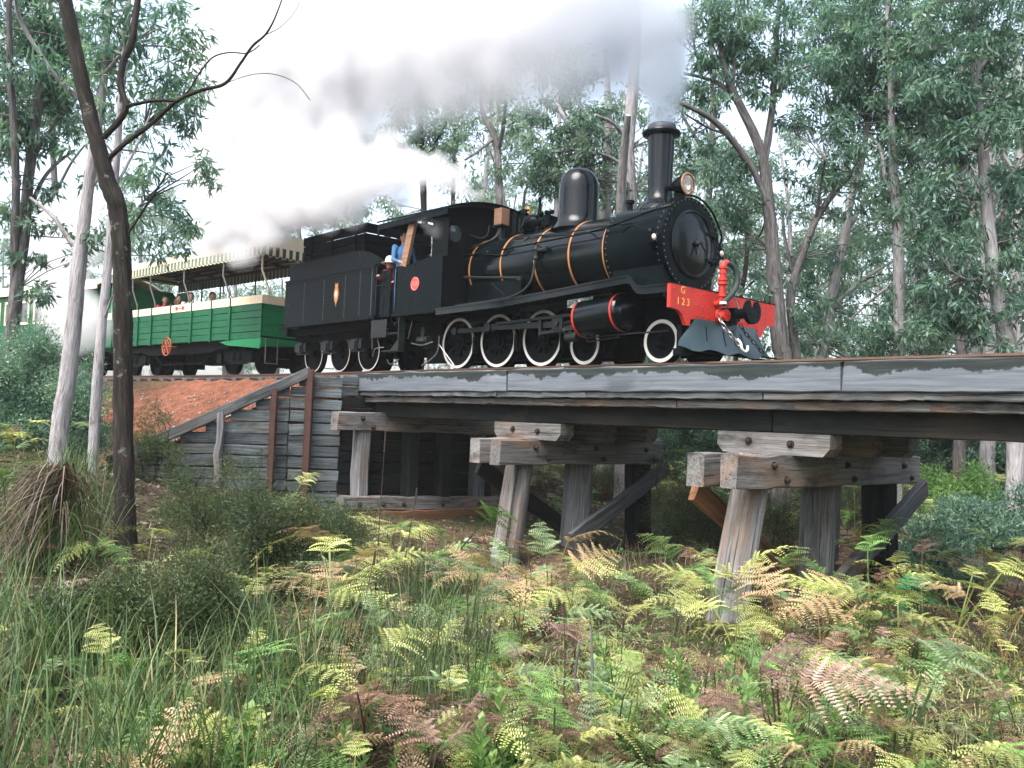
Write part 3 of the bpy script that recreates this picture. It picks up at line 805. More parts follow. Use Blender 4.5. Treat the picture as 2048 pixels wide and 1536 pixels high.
for k in range(44):
    an = 2 * PI * k / 44
    mb.ball((.07, (RSM - .005) * math.cos(an), BZ + (RSM - .005) * math.sin(an)), .013, 6, 4)
    for xx in (-1.1, -.06): mb.ball((xx, (RSM + .0) * math.cos(an + .05), BZ + (RSM) * math.sin(an + .05)), .013, 6, 4)
for k in range(16):
    xx = -1.03 + k * .062
    for an in (.93, 2.2): mb.ball((xx, RSM * math.cos(an), BZ + RSM * math.sin(an)), .012, 6, 4)
mb.build('rivets', M['rivet'], loco, 40, kind='stuff')
mb = MB(); R0 = .53
mb.lathe([(R0, .074), (R0 + .01, .10), (R0 - .025, .115), (R0 - .05, .10), (.4, .135), (.22, .16), (.1, .168), (.001, .17)], (0, 0, BZ), 'x', 64)
door = mb.build('smokebox_door', M['boiler_black'], loco, 40)
mb = MB(); mb.lathe([(.05, .165), (.05, .2), (.03, .22), (.03, .26), (.001, .262)], (0, 0, BZ), 'x', 16)
mb.tube([(.235, 0, BZ), (.235, -.05, BZ - .2)], .014, 8); mb.tube([(.25, 0, BZ), (.25, .14, BZ - .15)], .014, 8)
mb.build('door_handle', M['iron'], door)
for zz in (BZ + .22, BZ - .2):
    mb = MB(); mb.bar((.128, .56, zz), (.15, .3, zz), .012, .045, (0, 0, 1)); mb.tube([(.11, .6, zz - .06), (.11, .6, zz + .06)], .025, 8); mb.build('door_hinge', M['black'], door)
# handrail along the boiler and round the smokebox front
yr = -.735
hr = [(-4.7, yr, 2.13), (-3.0, yr, 2.145), (-1.4, yr, 2.17)]
ar = [(-.75, -.735, 2.24), (-.15, -.70, 2.34)]
arc = [(.10, -(RSM + .06) * math.sin(a), BZ + (RSM + .05) * math.cos(a)) for a in np.linspace(.85, -1.0, 14)]
tail = [(.10, .73, 2.2), (.08, .76, 2.06), (.0, .74, 1.98)]
mb = MB(); mb.tube([tuple(p) for p in spline(hr + ar + arc + tail, 4)], .017, 8); mb.build('handrail', M['black'], loco, 60)
for x, zz in ((-4.0, 2.135), (-2.75, 2.148), (-1.45, 2.17)):
    mb = MB(); mb.tube([(x, yr, zz), (x, -.6, zz - .02)], .012, 6); mb.ball((x, yr, zz), .03, 8, 6); mb.build('handrail_knob', M['iron'], loco)
mb = MB(); mb.tube([(-4.7, .735, 2.13), (-.3, .735, 2.17)], .017, 8); mb.build('handrail', M['black'], loco)

# chimney
mb = MB(); n = 48
prof = [(.40, 2.50), (.36, 2.575), (.30, 2.63), (.235, 2.69), (.205, 2.78), (.192, 2.9), (.215, 3.70), (.218, 3.74), (.30, 3.77), (.315, 3.80), (.30, 3.83), (.24, 3.86), (.235, 3.90), (.215, 3.94), (.19, 3.945), (.18, 3.5), (.17, 2.8)]
mb.lathe(prof, (-.6, 0, 0), 'z', n); mb.build('chimney', M['boiler_black'], loco, 30)
# dome
mb = MB(); prof = [(.50, 2.44), (.44, 2.51), (.385, 2.58), (.362, 2.68), (.358, 3.16), (.352, 3.26), (.325, 3.38), (.27, 3.47), (.19, 3.535), (.1, 3.565), (.001, 3.572)]
mb.lathe(prof, (-2.42, 0, 0), 'z', 56); dome = mb.build('steam_dome', M['boiler_black'], loco, 60)
mb = MB(); mb.lathe([(.03, 3.56), (.03, 3.6), (.018, 3.62), (.001, 3.62)], (-2.42, 0, 0), 'z', 12); mb.build('dome_stud', M['iron'], dome)
# small mushroom vent behind the chimney
mb = MB(); mb.lathe([(.05, 2.5), (.05, 2.74), (.075, 2.76), (.075, 2.8), (.001, 2.81)], (-1.22, 0, 0), 'z', 16); mb.build('vent_valve', M['black'], loco)
# head lamp
mb = MB(); mb.lathe([(.001, -.36), (.05, -.35), (.06, -.27), (.1, -.22), (.155, -.06), (.172, 0), (.178, .02), (.172, .03), (.15, .01)], (-.02, -.05, 2.86), 'x', 32)
mb.box(-.3, -.1, -.12, .02, 2.58, 2.66); mb.box(-.24, -.08, -.09, -.01, 2.64, 2.76)
hl = mb.build('headlamp', M['black'], loco, 40)
mb = MB(); mb.lathe([(.158, .014), (.13, -.04), (.07, -.09), (.001, -.1)], (-.02, -.05, 2.86), 'x', 32); mb.build('reflector', M['reflector'], hl, 60)
t = NT('clear lamp glass'); t.bsdf((.9, .86, .8), .05, 0, .6).inputs['Transmission Weight'].default_value = .85; M['clear'] = t.m
mb = MB(); mb.lathe([(.16, .012), (.12, .03), (.06, .042), (.001, .045)], (-.02, -.05, 2.86), 'x', 32); mb.build('lamp_glass', M['clear'], hl, 60)
mb = MB(); mb.lathe([(.16, .012), (.178, .015), (.18, .03), (.162, .036), (.16, .02)], (-.02, -.05, 2.86), 'x', 32); mb.build('lamp_rim', M['copper'], hl, 60)
for y, x in ((-.83, -.08), (.84, -.02)):
    mb = MB(); mb.cbox((x, y, 1.89), (.13, .13, .17)); mb.lathe([(.05, 1.975), (.065, 1.98), (.04, 2.03), (.001, 2.04)], (x, y, 0), 'z', 12)
    mb.tube([(x, y, 1.8), (x, y * .97, 1.70)], .025, 8); mb.bar((x, y, 1.72), (x, y * .8, 1.72), .04, .04)
    ml = mb.build('marker_lamp', M['black'], loco, 30)
    mb = MB(); mb.lathe([(.05, .064), (.05, .078), (.03, .09), (.001, .094)], (x, y, 1.89), 'x', 16); mb.build('lamp_glass', M['lens'], ml, 60)

# buffer beam with its lettering
mb = MB()
half = [(1.35, 1.055), (1.35, .715), (1.16, .70), (1.07, .65), (1.0, .54), (.98, .50), (.88, .50), (.86, .60)]
poly = [(-y, z) for y, z in half] + [(y, z) for y, z in reversed(half)]
mb.prism(poly, 'yz', .68, .735)
beam = mb.build('buffer_beam', M['red'], loco, 20)
mb = MB(); mb.box(.62, .74, -1.36, 1.36, 1.058, 1.072); mb.build('beam_top_plate', M['black'], beam)
mb = MB(); rr = random.Random(3)
for y in (-1.25, -1.0, -.72, -.6, -.45, .3, .5, .62, .85, 1.05, 1.25):
    for zz in (.99, .8, .68):
        if zz < .75 and abs(y) > .9: continue
        if zz < .9 and -1.3 < y < -.8: continue
        mb.ball((.737, y + rr.uniform(-.03, .03), zz + rr.uniform(-.02, .02)), .016, 6, 4)
mb.build('beam_rivets', M['red'], beam, 40, kind='stuff')
TX = Matrix(((0, 0, 1, .738), (1, 0, 0, 0), (0, 1, 0, 0), (0, 0, 0, 1)))
mb = MB(); text_mb(mb, 'G', .15, TX @ Matrix.Translation((-1.06, .985, 0)), .002); mb.build('letter_mark', M['yellow'], beam, 20)
mb = MB(); text_mb(mb, '1 2 3', .15, TX @ Matrix.Translation((-1.05, .82, 0)), .002); mb.build('number_mark', M['yellow'], beam, 20)
# vacuum standpipe and hose
mb = MB(); px_, py_ = .80, -.27
mb.tube([(.74, py_, .88), (px_ + .03, py_, .9), (px_ + .05, py_, .98), (px_ + .05, py_, 1.44)], .048, 12)
for zz, r in ((1.0, .065), (1.18, .075), (1.24, .068), (1.34, .058), (1.42, .062)): mb.lathe([(.045, zz - .02), (r, zz - .018), (r, zz + .018), (.045, zz + .02)], (px_ + .05, py_, 0), 'z', 14)
mb.tube([(px_ + .05, py_, 1.42), (px_ + .05, py_ + .02, 1.48), (px_ + .06, py_ + .08, 1.5)], .05, 10)
mb.bar((.74, py_ + .08, 1.1), (px_ + .03, py_ - .02, 1.2), .03, .03)
stand = mb.build('vacuum_standpipe', M['red'], loco, 40)
mb = MB(); mb.tube([tuple(p) for p in spline([(px_ + .06, py_ + .05, 1.49), (px_ + .1, py_ + .15, 1.47), (px_ + .13, py_ + .23, 1.36), (px_ + .14, py_ + .23, 1.18), (px_ + .12, py_ + .12, 1.02), (px_ + .1, py_ + .02, .93), (px_ + .08, py_ - .02, .86)], 5)], .043, 12); mb.build('vacuum_hose', M['rubber'], stand, 60)
mb = MB(); mb.lathe([(.047, -.02), (.055, -.018), (.055, .018), (.047, .02)], (px_ + .082, py_ - .015, .885), 'z', 14); mb.build('hose_clip', M['white_rim'], stand)
# coupler: shank, hooked bell head, loop
mb = MB(); zc = .74; yc = .0
mb.tube([(.735, yc, zc), (.95, yc, zc + .01), (1.15, yc, zc + .02)], [.10, .075, .085], 14)
mb.cbox((.77, yc, zc - .02), (.1, .36, .22)); mb.cbox((.86, yc, zc), (.16, .14, .2))
head = [(math.cos(a) * .19, math.sin(a) * .185) for a in np.linspace(math.radians(122), math.radians(418), 26)]
head += [(.075, .11), (.06, .03), (-.05, .03), (-.075, .11)]
poly = [(yc + a, zc + .03 + b) for a, b in head]
mb.prism(poly, 'yz', 1.15, 1.22)
mb.ball((1.15, yc, zc + .0), .12, 14, 8, (.6, 1, .9))
coup = mb.build('coupler', M['black'], loco, 35)
mb = MB(); mb.tube([(.84, yc - .1, zc + .1), (.86, yc - .16, zc + .25), (.9, yc - .02, zc + .26), (.96, yc - .0, zc + .08)], .012, 6); mb.build('coupler_link', M['steel'], coup, 60)
mb = MB(); mb.lathe([(.05, 0), (.13, .01), (.13, .05), (.09, .06), (.09, .14), (.001, .15)], (.735, -.16, .72), 'x', 16); mb.build('drawgear_cover', M['red'], beam, 35)
def chain(pts, nl, mat, parent):
    sp = spline(pts, 12); d = np.r_[0, np.cumsum(np.linalg.norm(np.diff(sp, axis=0), axis=1))]
    mb = MB()
    for k in range(nl):
        s0 = d[-1] * (k + .5) / nl; i = min(np.searchsorted(d, s0), len(sp) - 1)
        c = Vector(sp[i]); tn = Vector(sp[min(i + 1, len(sp) - 1)] - sp[max(i - 1, 0)]).normalized()
        sd = tn.cross(Vector((1, 0, 0) if k % 2 else (0, 1, .2))).normalized(); L = d[-1] / nl * .66
        ring = [c + tn * math.cos(a) * L + sd * math.sin(a) * .026 for a in np.linspace(0, 2 * PI, 13)[:-1]]
        mb.tube(ring, .008, 5, False, 0, True)
    return mb.build('coupling_chain', mat, parent, 60)
ch1 = chain([(.79, -.28, .74), (.87, -.27, .58), (.97, -.2, .42), (1.07, -.12, .28)], 7, M['steel'], coup)
mb = MB(); mb.tube([tuple(p) for p in spline([(1.05, -.16, .36), (1.09, -.12, .30), (1.10, -.10, .22), (1.11, -.03, .18), (1.11, .03, .22), (1.11, .03, .28)], 4)], .02, 8); mb.build('coupling_hook', M['white_rim'], ch1, 60)
ch2 = chain([(.79, .3, .64), (.88, .32, .5), (.99, .38, .36), (1.10, .52, .17)], 8, M['iron'], coup)
# stone guard (cow catcher): curved plate with slots
mb = MB(); cols = [-1.24, -1.1, -.95, -.80, -.62, -.585, -.40, -.14, -.105, .06, .12, .155, .38, .415, .6, .80, .98, 1.12, 1.24]
slot = {4, 7, 10, 12}; rows = [0, .18, .25, .5, .72, .85, 1.0]
def gp(y, t):
    top = .60 - .0 * abs(y); w = abs(y)
    ytop = y * .80
    zt = .62 if w < .98 else .62 - (w - .98) * 1.0
    zb = .15 + .03 * math.sin(y * 9)
    return (.75 + .15 * t ** 1.5 - .05 * w * w * t, ytop + (y - ytop) * t ** .8, zt + (zb - zt) * t)
for side in (0, 1):
    vs = [Vector(gp(y, t)) - Vector((side * .014, 0, 0)) for t in rows for y in cols]; nc = len(cols); fs = []
    for i in range(len(rows) - 1):
        for k in range(nc - 1):
            if k in slot and 2 <= i <= 3: continue
            a = i * nc + k; fs.append((a, a + 1, a + nc + 1, a + nc))
    mb.add(vs, fs)
cowc = mb.build('stone_guard', M['cow'], loco, 30)
mb = MB(); mb.box(.60, .68, -1.0, 1.0, .16, .5); mb.box(.62, .80, -1.1, -.9, .07, .16); mb.box(.62, .80, .9, 1.1, .07, .16); mb.build('guard_stay', M['matte'], cowc)
mb = MB(); mb.bar((1.0, .6, .16), (1.16, 1.02, .13), .05, .02); mb.build('guard_lip', M['black'], cowc)

# cylinders (inclined), slide bars, rods
for s in (-1, 1):
    c0 = Vector((-1.25, s * 1.0, .69)); c1 = Vector((-.40, s * 1.0, .755)); d = (c1 - c0).normalized()
    def along(t): return c0 + (c1 - c0) * t
    mb = MB(); prof = [(-.03, .20), (-.028, .265), (0.0, .275), (.02, .29), (.98, .29), (1.0, .275), (1.03, .265), (1.035, .16), (1.06, .14), (1.06, .001)]
    q = Vector((0, 1, 0)); b = d.cross(q); n = 40; vs = []; fs = []
    for t_, r in prof:
        for k in range(n): an = 2 * PI * k / n; vs.append(along(t_) + (q * math.cos(an) + b * math.sin(an)) * r)
    for i in range(len(prof) - 1):
        for k in range(n): fs.append((i*n+k, i*n+(k+1) % n, (i+1)*n+(k+1) % n, (i+1)*n+k))
    mb.add(vs, fs); mb.box(-1.2, -.42, min(s * .45, s * .85), max(s * .45, s * .85), .5, 1.08)
    cyl = mb.build('cylinder', M['boiler_black'], loco, 35)
    for t_ in (.03, .95):
        mb = MB(); vs = []; fs = []
        for tt, r in ((t_ - .02, .291), (t_ - .02, .297), (t_ + .02, .297), (t_ + .02, .291)):
            for k in range(n): an = 2 * PI * k / n; vs.append(along(tt) + (q * math.cos(an) + b * math.sin(an)) * r)
        for i in range(3):
            for k in range(n): fs.append((i*n+k, i*n+(k+1) % n, (i+1)*n+(k+1) % n, (i+1)*n+k))
        mb.add(vs, fs); mb.build('cylinder_band', M['red'], cyl, 35)
    mb = MB()
    for (t_, zz) in ((.12, -.31), (.88, -.31)): mb.tube([along(t_) + Vector((0, 0, zz + .05)), along(t_) + Vector((0, 0, zz - .06))], .02, 6)
    mb.tube([along(.12) + Vector((0, 0, -.37)), along(.9) + Vector((0, 0, -.37))], .012, 6); mb.build('drain_cock', M['iron'], cyl)
    # slide bars and crosshead
    mb = MB(); e = c0 - d * .04
    mb.bar(e + Vector((0, 0, .1)), e - d * 2.05 + Vector((0, 0, .21)), .075, .045); mb.bar(e + Vector((0, 0, -.12)), e - d * .95 + Vector((0, 0, -.10)), .075, .045)
    mb.bar(e - d * .93 + Vector((0, 0, .18)), e - d * .93 + Vector((0, 0, -.14)), .07, .06, (1, 0, 0)); mb.build('slide_bar', M['iron'], loco, 30)
    mb = MB(); cr = e - d * .5; mb.cbox(cr, (.24, .11, .19)); mb.tube([e, cr], .028, 8); mb.lathe([(.05, s * .06), (.05, s * .09), (.001, s * .095)], cr, 'y', 12); mb.build('crosshead', M['iron'], loco, 30)
    pin = Vector((DRV[1], s * 1.0, .495 + .16)); dp = Vector((.20, 0, .16)); pin = Vector((DRV[1] + .17, s * .93, .495 + .2))
    mb = MB(); mb.bar(Vector((cr.x, s * .97, cr.z)), Vector((pin.x, s * .97, pin.z)), .05, .10); mb.tube([(pin.x, s * .90, pin.z), (pin.x, s * 1.02, pin.z)], .085, 14); mb.build('connecting_rod', M['iron'], loco, 30)
    mb = MB(); mb.bar((DRV[0] + .17, s * .80, pin.z), (DRV[2] + .17, s * .80, pin.z), .045, .085)
    for x in DRV: mb.tube([(x + .17, s * .62, pin.z), (x + .17, s * .85, pin.z)], .075, 14)
    mb.build('coupling_rod', M['iron'], loco, 30)
# leaky steam chest fittings below the cylinder and small tanks
mb = MB(); mb.tube([(-1.75, -.95, .58), (-1.28, -.95, .60)], .06, 10); mb.tube([(-1.62, -.98, .42), (-1.38, -.98, .42)], .075, 12)
for k in range(9): mb.ball((-1.6 + random.uniform(-.12, .25), -.98 + random.uniform(-.04, .04), .5 + random.uniform(-.08, .06)), random.uniform(.035, .06), 8, 5)
mb.tube([(-1.2, -1.0, .39), (-.3, -1.0, .42), (.25, -.75, .46)], .013, 6); mb.build('drain_valve_gear', M['iron'], loco, 35)

# boiler side fittings: reach rod, injector pipe, check valve
mb = MB(); mb.tube([(-4.6, -.78, 1.72), (-3.05, -.80, 1.56)], .025, 8); mb.cbox((-3.02, -.8, 1.55), (.1, .05, .07)); mb.build('reach_rod', M['iron'], loco)
mb = MB(); mb.tube([tuple(p) for p in spline([(-2.72, -.71, 2.0), (-2.72, -.74, 1.75), (-2.74, -.80, 1.45), (-2.95, -.86, 1.27), (-3.4, -.9, 1.19), (-4.7, -.9, 1.17)], 6)], .022, 8); mb.build('injector_pipe', M['iron'], loco, 60)
mb = MB(); mb.lathe([(.05, 1.86), (.06, 1.88), (.052, 1.9), (.052, 2.02), (.065, 2.04), (.04, 2.07), (.04, 2.12), (.001, 2.13)], (-2.72, -.71, 0), 'z', 14); mb.tube([(-2.72, -.71, 2.02), (-2.55, -.69, 2.02)], .035, 10)
mb.lathe([(.05, -.02), (.05, .02), (.02, .04), (.001, .04)], (-2.5, -.69, 2.02), 'x', 12); mb.build('check_valve', M['iron'], loco, 40)
mb = MB(); mb.tube([(-3.5, -.72, 1.3), (-3.9, -.7, 1.55)], .01, 6); mb.tube([(-4.7, -.62, 2.2), (-3.6, -.66, 2.05), (-3.2, -.5, 2.34), (-3.0, -.1, 2.58)], .012, 6)
mb.tube([tuple(p) for p in spline([(-3.6, -.45, 2.42), (-2.4, -.55, 2.3), (-1.3, -.6, 2.27), (-.6, -.64, 2.22)], 5)], .013, 6); mb.build('small_piping', M['iron'], loco, 60)
mb = MB(); mb.tube([tuple(p) for p in spline([(-.7, -.75, 2.06), (-.55, -.78, 2.14), (-.4, -.76, 2.12), (-.35, -.74, 2.04)], 5)], .014, 6); mb.build('hand_grip', M['black'], loco, 60)

# safety valve casing in wood, twin pots, whistle, pump in front of the cab
mb = MB(); mb.cbox((-4.26, -.2, 2.93), (.22, .20, .32)); sv = mb.build('safety_valve_casing', M['wood_varnish'], loco, 20)
mb = MB(); mb.cbox((-4.26, -.2, 2.755), (.26, .24, .03)); mb.tube([(-4.26, -.2, 2.5), (-4.26, -.2, 2.75)], .06, 10)
mb.tube([tuple(p) for p in spline([(-4.26, -.24, 2.72), (-4.3, -.3, 2.55), (-4.45, -.42, 2.42), (-4.72, -.5, 2.38)], 5)], .02, 8); mb.tube([tuple(p) for p in spline([(-4.2, -.24, 2.72), (-4.2, -.36, 2.52), (-4.35, -.5, 2.4), (-4.72, -.6, 2.3)], 5)], .016, 8)
mb.tube([tuple(p) for p in spline([(-4.5, -.3, 2.78), (-4.5, -.34, 2.6), (-4.6, -.44, 2.53), (-4.74, -.6, 2.6)], 5)], .014, 8); mb.build('valve_pipes', M['iron'], sv, 60)
mb = MB()
for x in (-4.02, -3.78): mb.lathe([(.085, 2.58), (.085, 2.6), (.072, 2.61), (.072, 2.92), (.085, 2.93), (.085, 2.96), (.05, 2.98), (.05, 3.0), (.001, 3.01)], (x, -.05, 0), 'z', 18)
mb.box(-4.12, -3.68, -.15, .05, 2.55, 2.585); mb.box(-4.1, -3.7, -.09, -.01, 3.0, 3.03); mb.tube([(-3.9, -.05, 2.45), (-3.9, -.05, 2.56)], .08, 10)
pots = mb.build('twin_safety_valve', M['black'], loco, 35)
mb = MB(); mb.tube([(-3.9 + .028 * math.cos(a), -.05 + .028 * math.sin(a), 2.62 + a * .0062) for a in np.linspace(0, 44, 120)], .008, 5); mb.build('valve_spring', M['iron'], pots, 60)
mb = MB(); mb.lathe([(.05, 2.99), (.06, 3.0), (.06, 3.02), (.035, 3.03)], (-4.0, .25, 0), 'z', 12); mb.lathe([(.05, 3.03), (.05, 3.18), (.001, 3.19)], (-4.0, .25, 0), 'z', 12); mb.tube([(-4.0, .25, 2.5), (-4.0, .25, 3.0)], .025, 8); mb.build('whistle', M['brass'], loco, 35)
mb = MB(); mb.tube([(-3.42, 0, 2.54), (-3.42, 0, 3.22)], .03, 10); mb.lathe([(.045, 2.9), (.045, 2.94), (.03, 2.95)], (-3.42, 0, 0), 'z', 10); mb.build('vent_pipe', M['black'], loco, 35)
mb = MB(); mb.lathe([(.001, -.08), (.13, -.07), (.165, -.02), (.165, .12), (.14, .2), (.08, .26), (.08, .42), (.11, .44), (.11, .52), (.001, .54)], (-3.62, -.05, 2.74), 'x', 24)
mb.tube([(-3.4, -.05, 2.72), (-3.4, -.05, 2.5)], .06, 10); mb.tube([(-3.15, -.05, 2.72), (-3.15, -.05, 2.5)], .05, 10); mb.box(-3.2, -3.0, -.15, .06, 2.62, 2.8)
for k in range(6): mb.ball((-3.35 + k * .07, -.12 + random.uniform(-.04, .04), 2.86 + random.uniform(-.03, .03)), .045, 8, 6)
mb.tube([tuple(p) for p in spline([(-3.62, -.2, 2.78), (-3.6, -.3, 2.6), (-3.5, -.34, 2.62), (-3.4, -.3, 2.7)], 6)], .012, 6); mb.build('turbo_generator', M['black'], loco, 40)

# cab
CX0, CX1, CY = -6.29, -4.75, 1.2
for s in (-1, 1):
    mb = MB()
    pts = [(CX0, 1.08), (CX1, 1.08), (CX1, 2.09), (CX1 - .25, 2.12), (CX1 - .9, 2.04), (-6.05, 2.02), (CX0, 2.02)]
    mb.prism(pts, 'xz', s * (CY - .02), s * CY)
    mb.tube([(x, s * (CY - .01), z) for x, z in pts[2:]], .018, 6)
    mb.tube([(CX1, s * CY, 1.08), (CX1, s * CY, 2.09)], .014, 6); mb.tube([(CX0, s * (CY + .03), 1.1), (CX0, s * (CY + .03), 2.0)], .012, 6)
    mb.box(CX0 - .02, CX1, s * (CY + .06) if s < 0 else CY - .05, s * (CY - .05) if s < 0 else CY + .06, 1.02, 1.078)
    side = mb.build('cab_side', M['black'], loco, 30)
    mb = MB(); cc = (-5.60, s * CY, 1.63); n = 40
    for (r0, y0, y1) in ((1.0, 0, .012),):
        poly = [(cc[0] + .135 * math.cos(a), cc[2] + .135 * math.sin(a)) for a in np.linspace(0, 2 * PI, n + 1)[:-1]]
        mb.prism(poly, 'xz', s * (CY + .001), s * (CY + .013))
    pl = mb.build('number_plate', M['red2'], side, 30)
    mb = MB(); ring = [(cc[0] + .122 * math.cos(a), s * (CY + .014), cc[2] + .122 * math.sin(a)) for a in np.linspace(0, 2 * PI, n + 1)[:-1]]
    mb.tube(ring, .006, 5, False, 0, True)
    TT = Matrix(((s * -1, 0, 0, cc[0]), (0, 0, s, s * (CY + .014)), (0, 1, 0, cc[2]), (0, 0, 0, 1)))
    text_mb(mb, '123', .11, TT, .003); mb.build('plate_figures', M['pink'], pl, 30)
# front sheet with arched top and two windows
mb = MB()
arch = [(-CY * 1.0 + 2.4 * CY / 2.4 * t * 2, 2.96 + .24 * (1 - (2 * t - 1) ** 2)) for t in np.linspace(0, 1, 17)]
poly = [(-CY + .03, 1.08)] + [(max(-CY + .03, min(CY - .03, y)), z) for y, z in arch] + [(CY - .03, 1.08)]
mb.prism(poly, 'yz', CX1 - .05, CX1 - .02); cabf = mb.build('cab_front', M['matte'], loco, 20)
for s in (-1, 1):
    mb = MB(); mb.lathe([(.001, 0), (.16, 0), (.16, .012), (.14, .02)], (CX1 - .018, s * .93, 2.55), 'x', 24); mb.build('cab_window', M['glass'], cabf, 30)
# roof
mb = MB(); nr = 20
vs = []
for x in (-6.92, CX1 + .22):
    for side in (0, 1):
        for t_ in np.linspace(0, 1, nr + 1):
            y = -1.3 + 2.6 * t_; vs.append((x, y, 2.95 + .27 * (1 - (2 * t_ - 1) ** 2) + .035 * side + (.04 if x < -6 else 0)))
m1 = nr + 1; fs = []
for k in range(nr):
    fs += [(k, k + 1, 2 * m1 + k + 1, 2 * m1 + k), (m1 + k, 3 * m1 + k, 3 * m1 + k + 1, m1 + k + 1), (k, m1 + k, m1 + k + 1, k + 1), (2 * m1 + k, 2 * m1 + k + 1, 3 * m1 + k + 1, 3 * m1 + k)]
fs += [(0, 2 * m1, 3 * m1, m1), (nr, m1 + nr, 3 * m1 + nr, 2 * m1 + nr)]
mb.add(vs, fs)
mb.box(-6.9, CX1 + .2, -1.29, -1.25, 2.84, 2.96); mb.box(-6.9, CX1 + .2, 1.25, 1.29, 2.84, 2.96)
mb.prism([(-1.28, 2.72), (-1.28, 2.96), (-.9, 3.12), (0, 3.2), (.9, 3.12), (1.28, 2.96), (1.28, 2.72), (1.0, 2.95), (-1.0, 2.95)], 'yz', -6.9, -6.86)
mb.build('cab_roof', M['black'], loco, 30)
for y in (-1.19, 1.19):
    mb = MB(); mb.bar((-6.02, y, 2.02), (-5.74, y, 2.97), .07, .2, (1, 0, 0)); mb.build('cab_post', M['wood_varnish'], loco, 20)
    mb = MB(); mb.bar((CX1 - .1, y, 2.08), (CX1 - .1, y, 2.97), .03, .5, (1, 0, 0)); mb.build('cab_side_sheet', M['matte'], loco, 20)
mb = MB(); mb.box(CX0, CX1, -1.15, 1.15, 1.0, 1.05); mb.build('cab_floor', M['matte'], loco)
mb = MB(); mb.prism([(-.7, 1.1), (-.8, 1.9), (-.5, 2.5), (0, 2.62), (.5, 2.5), (.8, 1.9), (.7, 1.1)], 'yz', CX1 - .5, CX1 - .06); mb.build('backhead', M['matte'], loco, 20)
# cab steps, injector, hanging pipes below the cab
mb = MB(); mb.tube([(-5.75, -.95, .55), (-5.4, -.95, .55)], .075, 12); mb.lathe([(.12, .5), (.13, .52), (.05, .62), (.05, .8), (.001, .81)], (-5.6, -.95, 0), 'z', 16); mb.build('injector', M['iron'], loco, 35)
mb = MB(); mb.tube([tuple(p) for p in spline([(-5.95, -.98, .5), (-5.6, -.98, .45), (-5.25, -.98, .5)], 6)], .012, 6); mb.tube([tuple(p) for p in spline([(-5.15, -.9, .62), (-5.2, -.9, .3), (-5.5, -.9, .12), (-5.75, -.85, .06)], 6)], .014, 6)
mb.tube([(-5.2, -.85, .45), (-4.85, -.75, .06)], .014, 6); mb.tube([(-6.0, -.95, .95), (-6.12, -.95, .6)], .008, 5); mb.build('waste_pipe', M['steel'], loco, 60)

# ------------------------------------------------------------------ tender
tend = thing('locomotive_tender', 'black riveted tender with a gold crest and raised coal boards behind the engine', 'tender', (-9, 0, 0))
TX0, TX1, TY = -10.93, -7.02, 1.2
mb = MB(); mb.box(TX0, TX1, -TY, TY, 1.08, 2.17); body = mb.build('tank', M['black'], tend, 20)
for s in (-1, 1):
    mb = MB()
    mb.bar((TX0 - .0, s * (TY + .012), 2.14), (TX1, s * (TY + .012), 2.14), .022, .05); mb.bar((TX0, s * (TY + .008), 2.06), (TX1, s * (TY + .008), 2.06), .012, .02)
    mb.bar((TX0 - .08, s * (TY + .03), 1.05), (TX1 + .1, s * (TY + .03), 1.05), .1, .055)
    mb.bar((TX1 - .02, s * (TY + .008), 1.08), (TX1 - .02, s * (TY + .008), 2.17), .012, .05, (1, 0, 0))
    mb.build('beading', M['black'], tend, 20)
mb = MB()
for k in range(36): mb.ball((TX1 - .13, -TY - .002, 1.12 + k * .029), .012, 6, 4)
for x in (-10.0, -9.1, -8.2, -7.6):
    for k in range(18): mb.ball((x, -TY - .002, 1.14 + k * .052), .0115, 6, 4)
mb.build('rivets', M['rivet'], tend, 40, kind='stuff')
# curved bunker sides above the tank, swept down at the front
for s in (-1, 1):
    mb = MB(); top = [(TX0 + .05, 2.17), (TX0 + .05, 2.55), (-8.1, 2.56), (-7.75, 2.54), (-7.4, 2.46), (-7.1, 2.34), (-6.88, 2.24), (-6.8, 2.17)]
    mb.prism(top, 'xz', s * 1.10, s * 1.13); mb.tube([(x, s * 1.115, z) for x, z in top[1:]], .02, 6); mb.build('bunker_side', M['black'], tend, 30)
mb = MB(); mb.box(TX0 + .02, -7.5, -1.08, 1.08, 2.17, 2.5); mb.build('bunker_deck', M['matte'], tend)
# coal boards
zb = [2.56, 2.80, 3.02, 3.25]
for i in range(3):
    for s in (-1, 1):
        mb = MB(); mb.timber((-10.66, s * .87, (zb[i] + zb[i+1]) / 2), (-8.02, s * .87, (zb[i] + zb[i+1]) / 2), .04, zb[i+1] - zb[i] - .014, seg=.6, jit=.003); mb.build('coal_board', M['matte'], tend, 30)
    for x in (-8.0, -10.68):
        mb = MB(); mb.timber((x, -.89, (zb[i] + zb[i+1]) / 2), (x, .89, (zb[i] + zb[i+1]) / 2), .04, zb[i+1] - zb[i] - .014, seg=.6, jit=.003); mb.build('coal_board', M['matte'], tend, 30)
for x in (-10.3, -9.35, -8.35):
    for q in (-1, 1):
        mb = MB(); mb.bar((x, q * .905, 2.5), (x, q * .905, 3.22), .03, .05, (1, 0, 0)); mb.build('board_stanchion', M['matte'], tend)
mb = MB(); mb.tube([(-7.97, -.6, 2.5), (-7.97, -.3, 2.62), (-7.97, .3, 2.62), (-7.97, .6, 2.5)], .02, 6); mb.build('lifting_bar', M['matte'], tend)
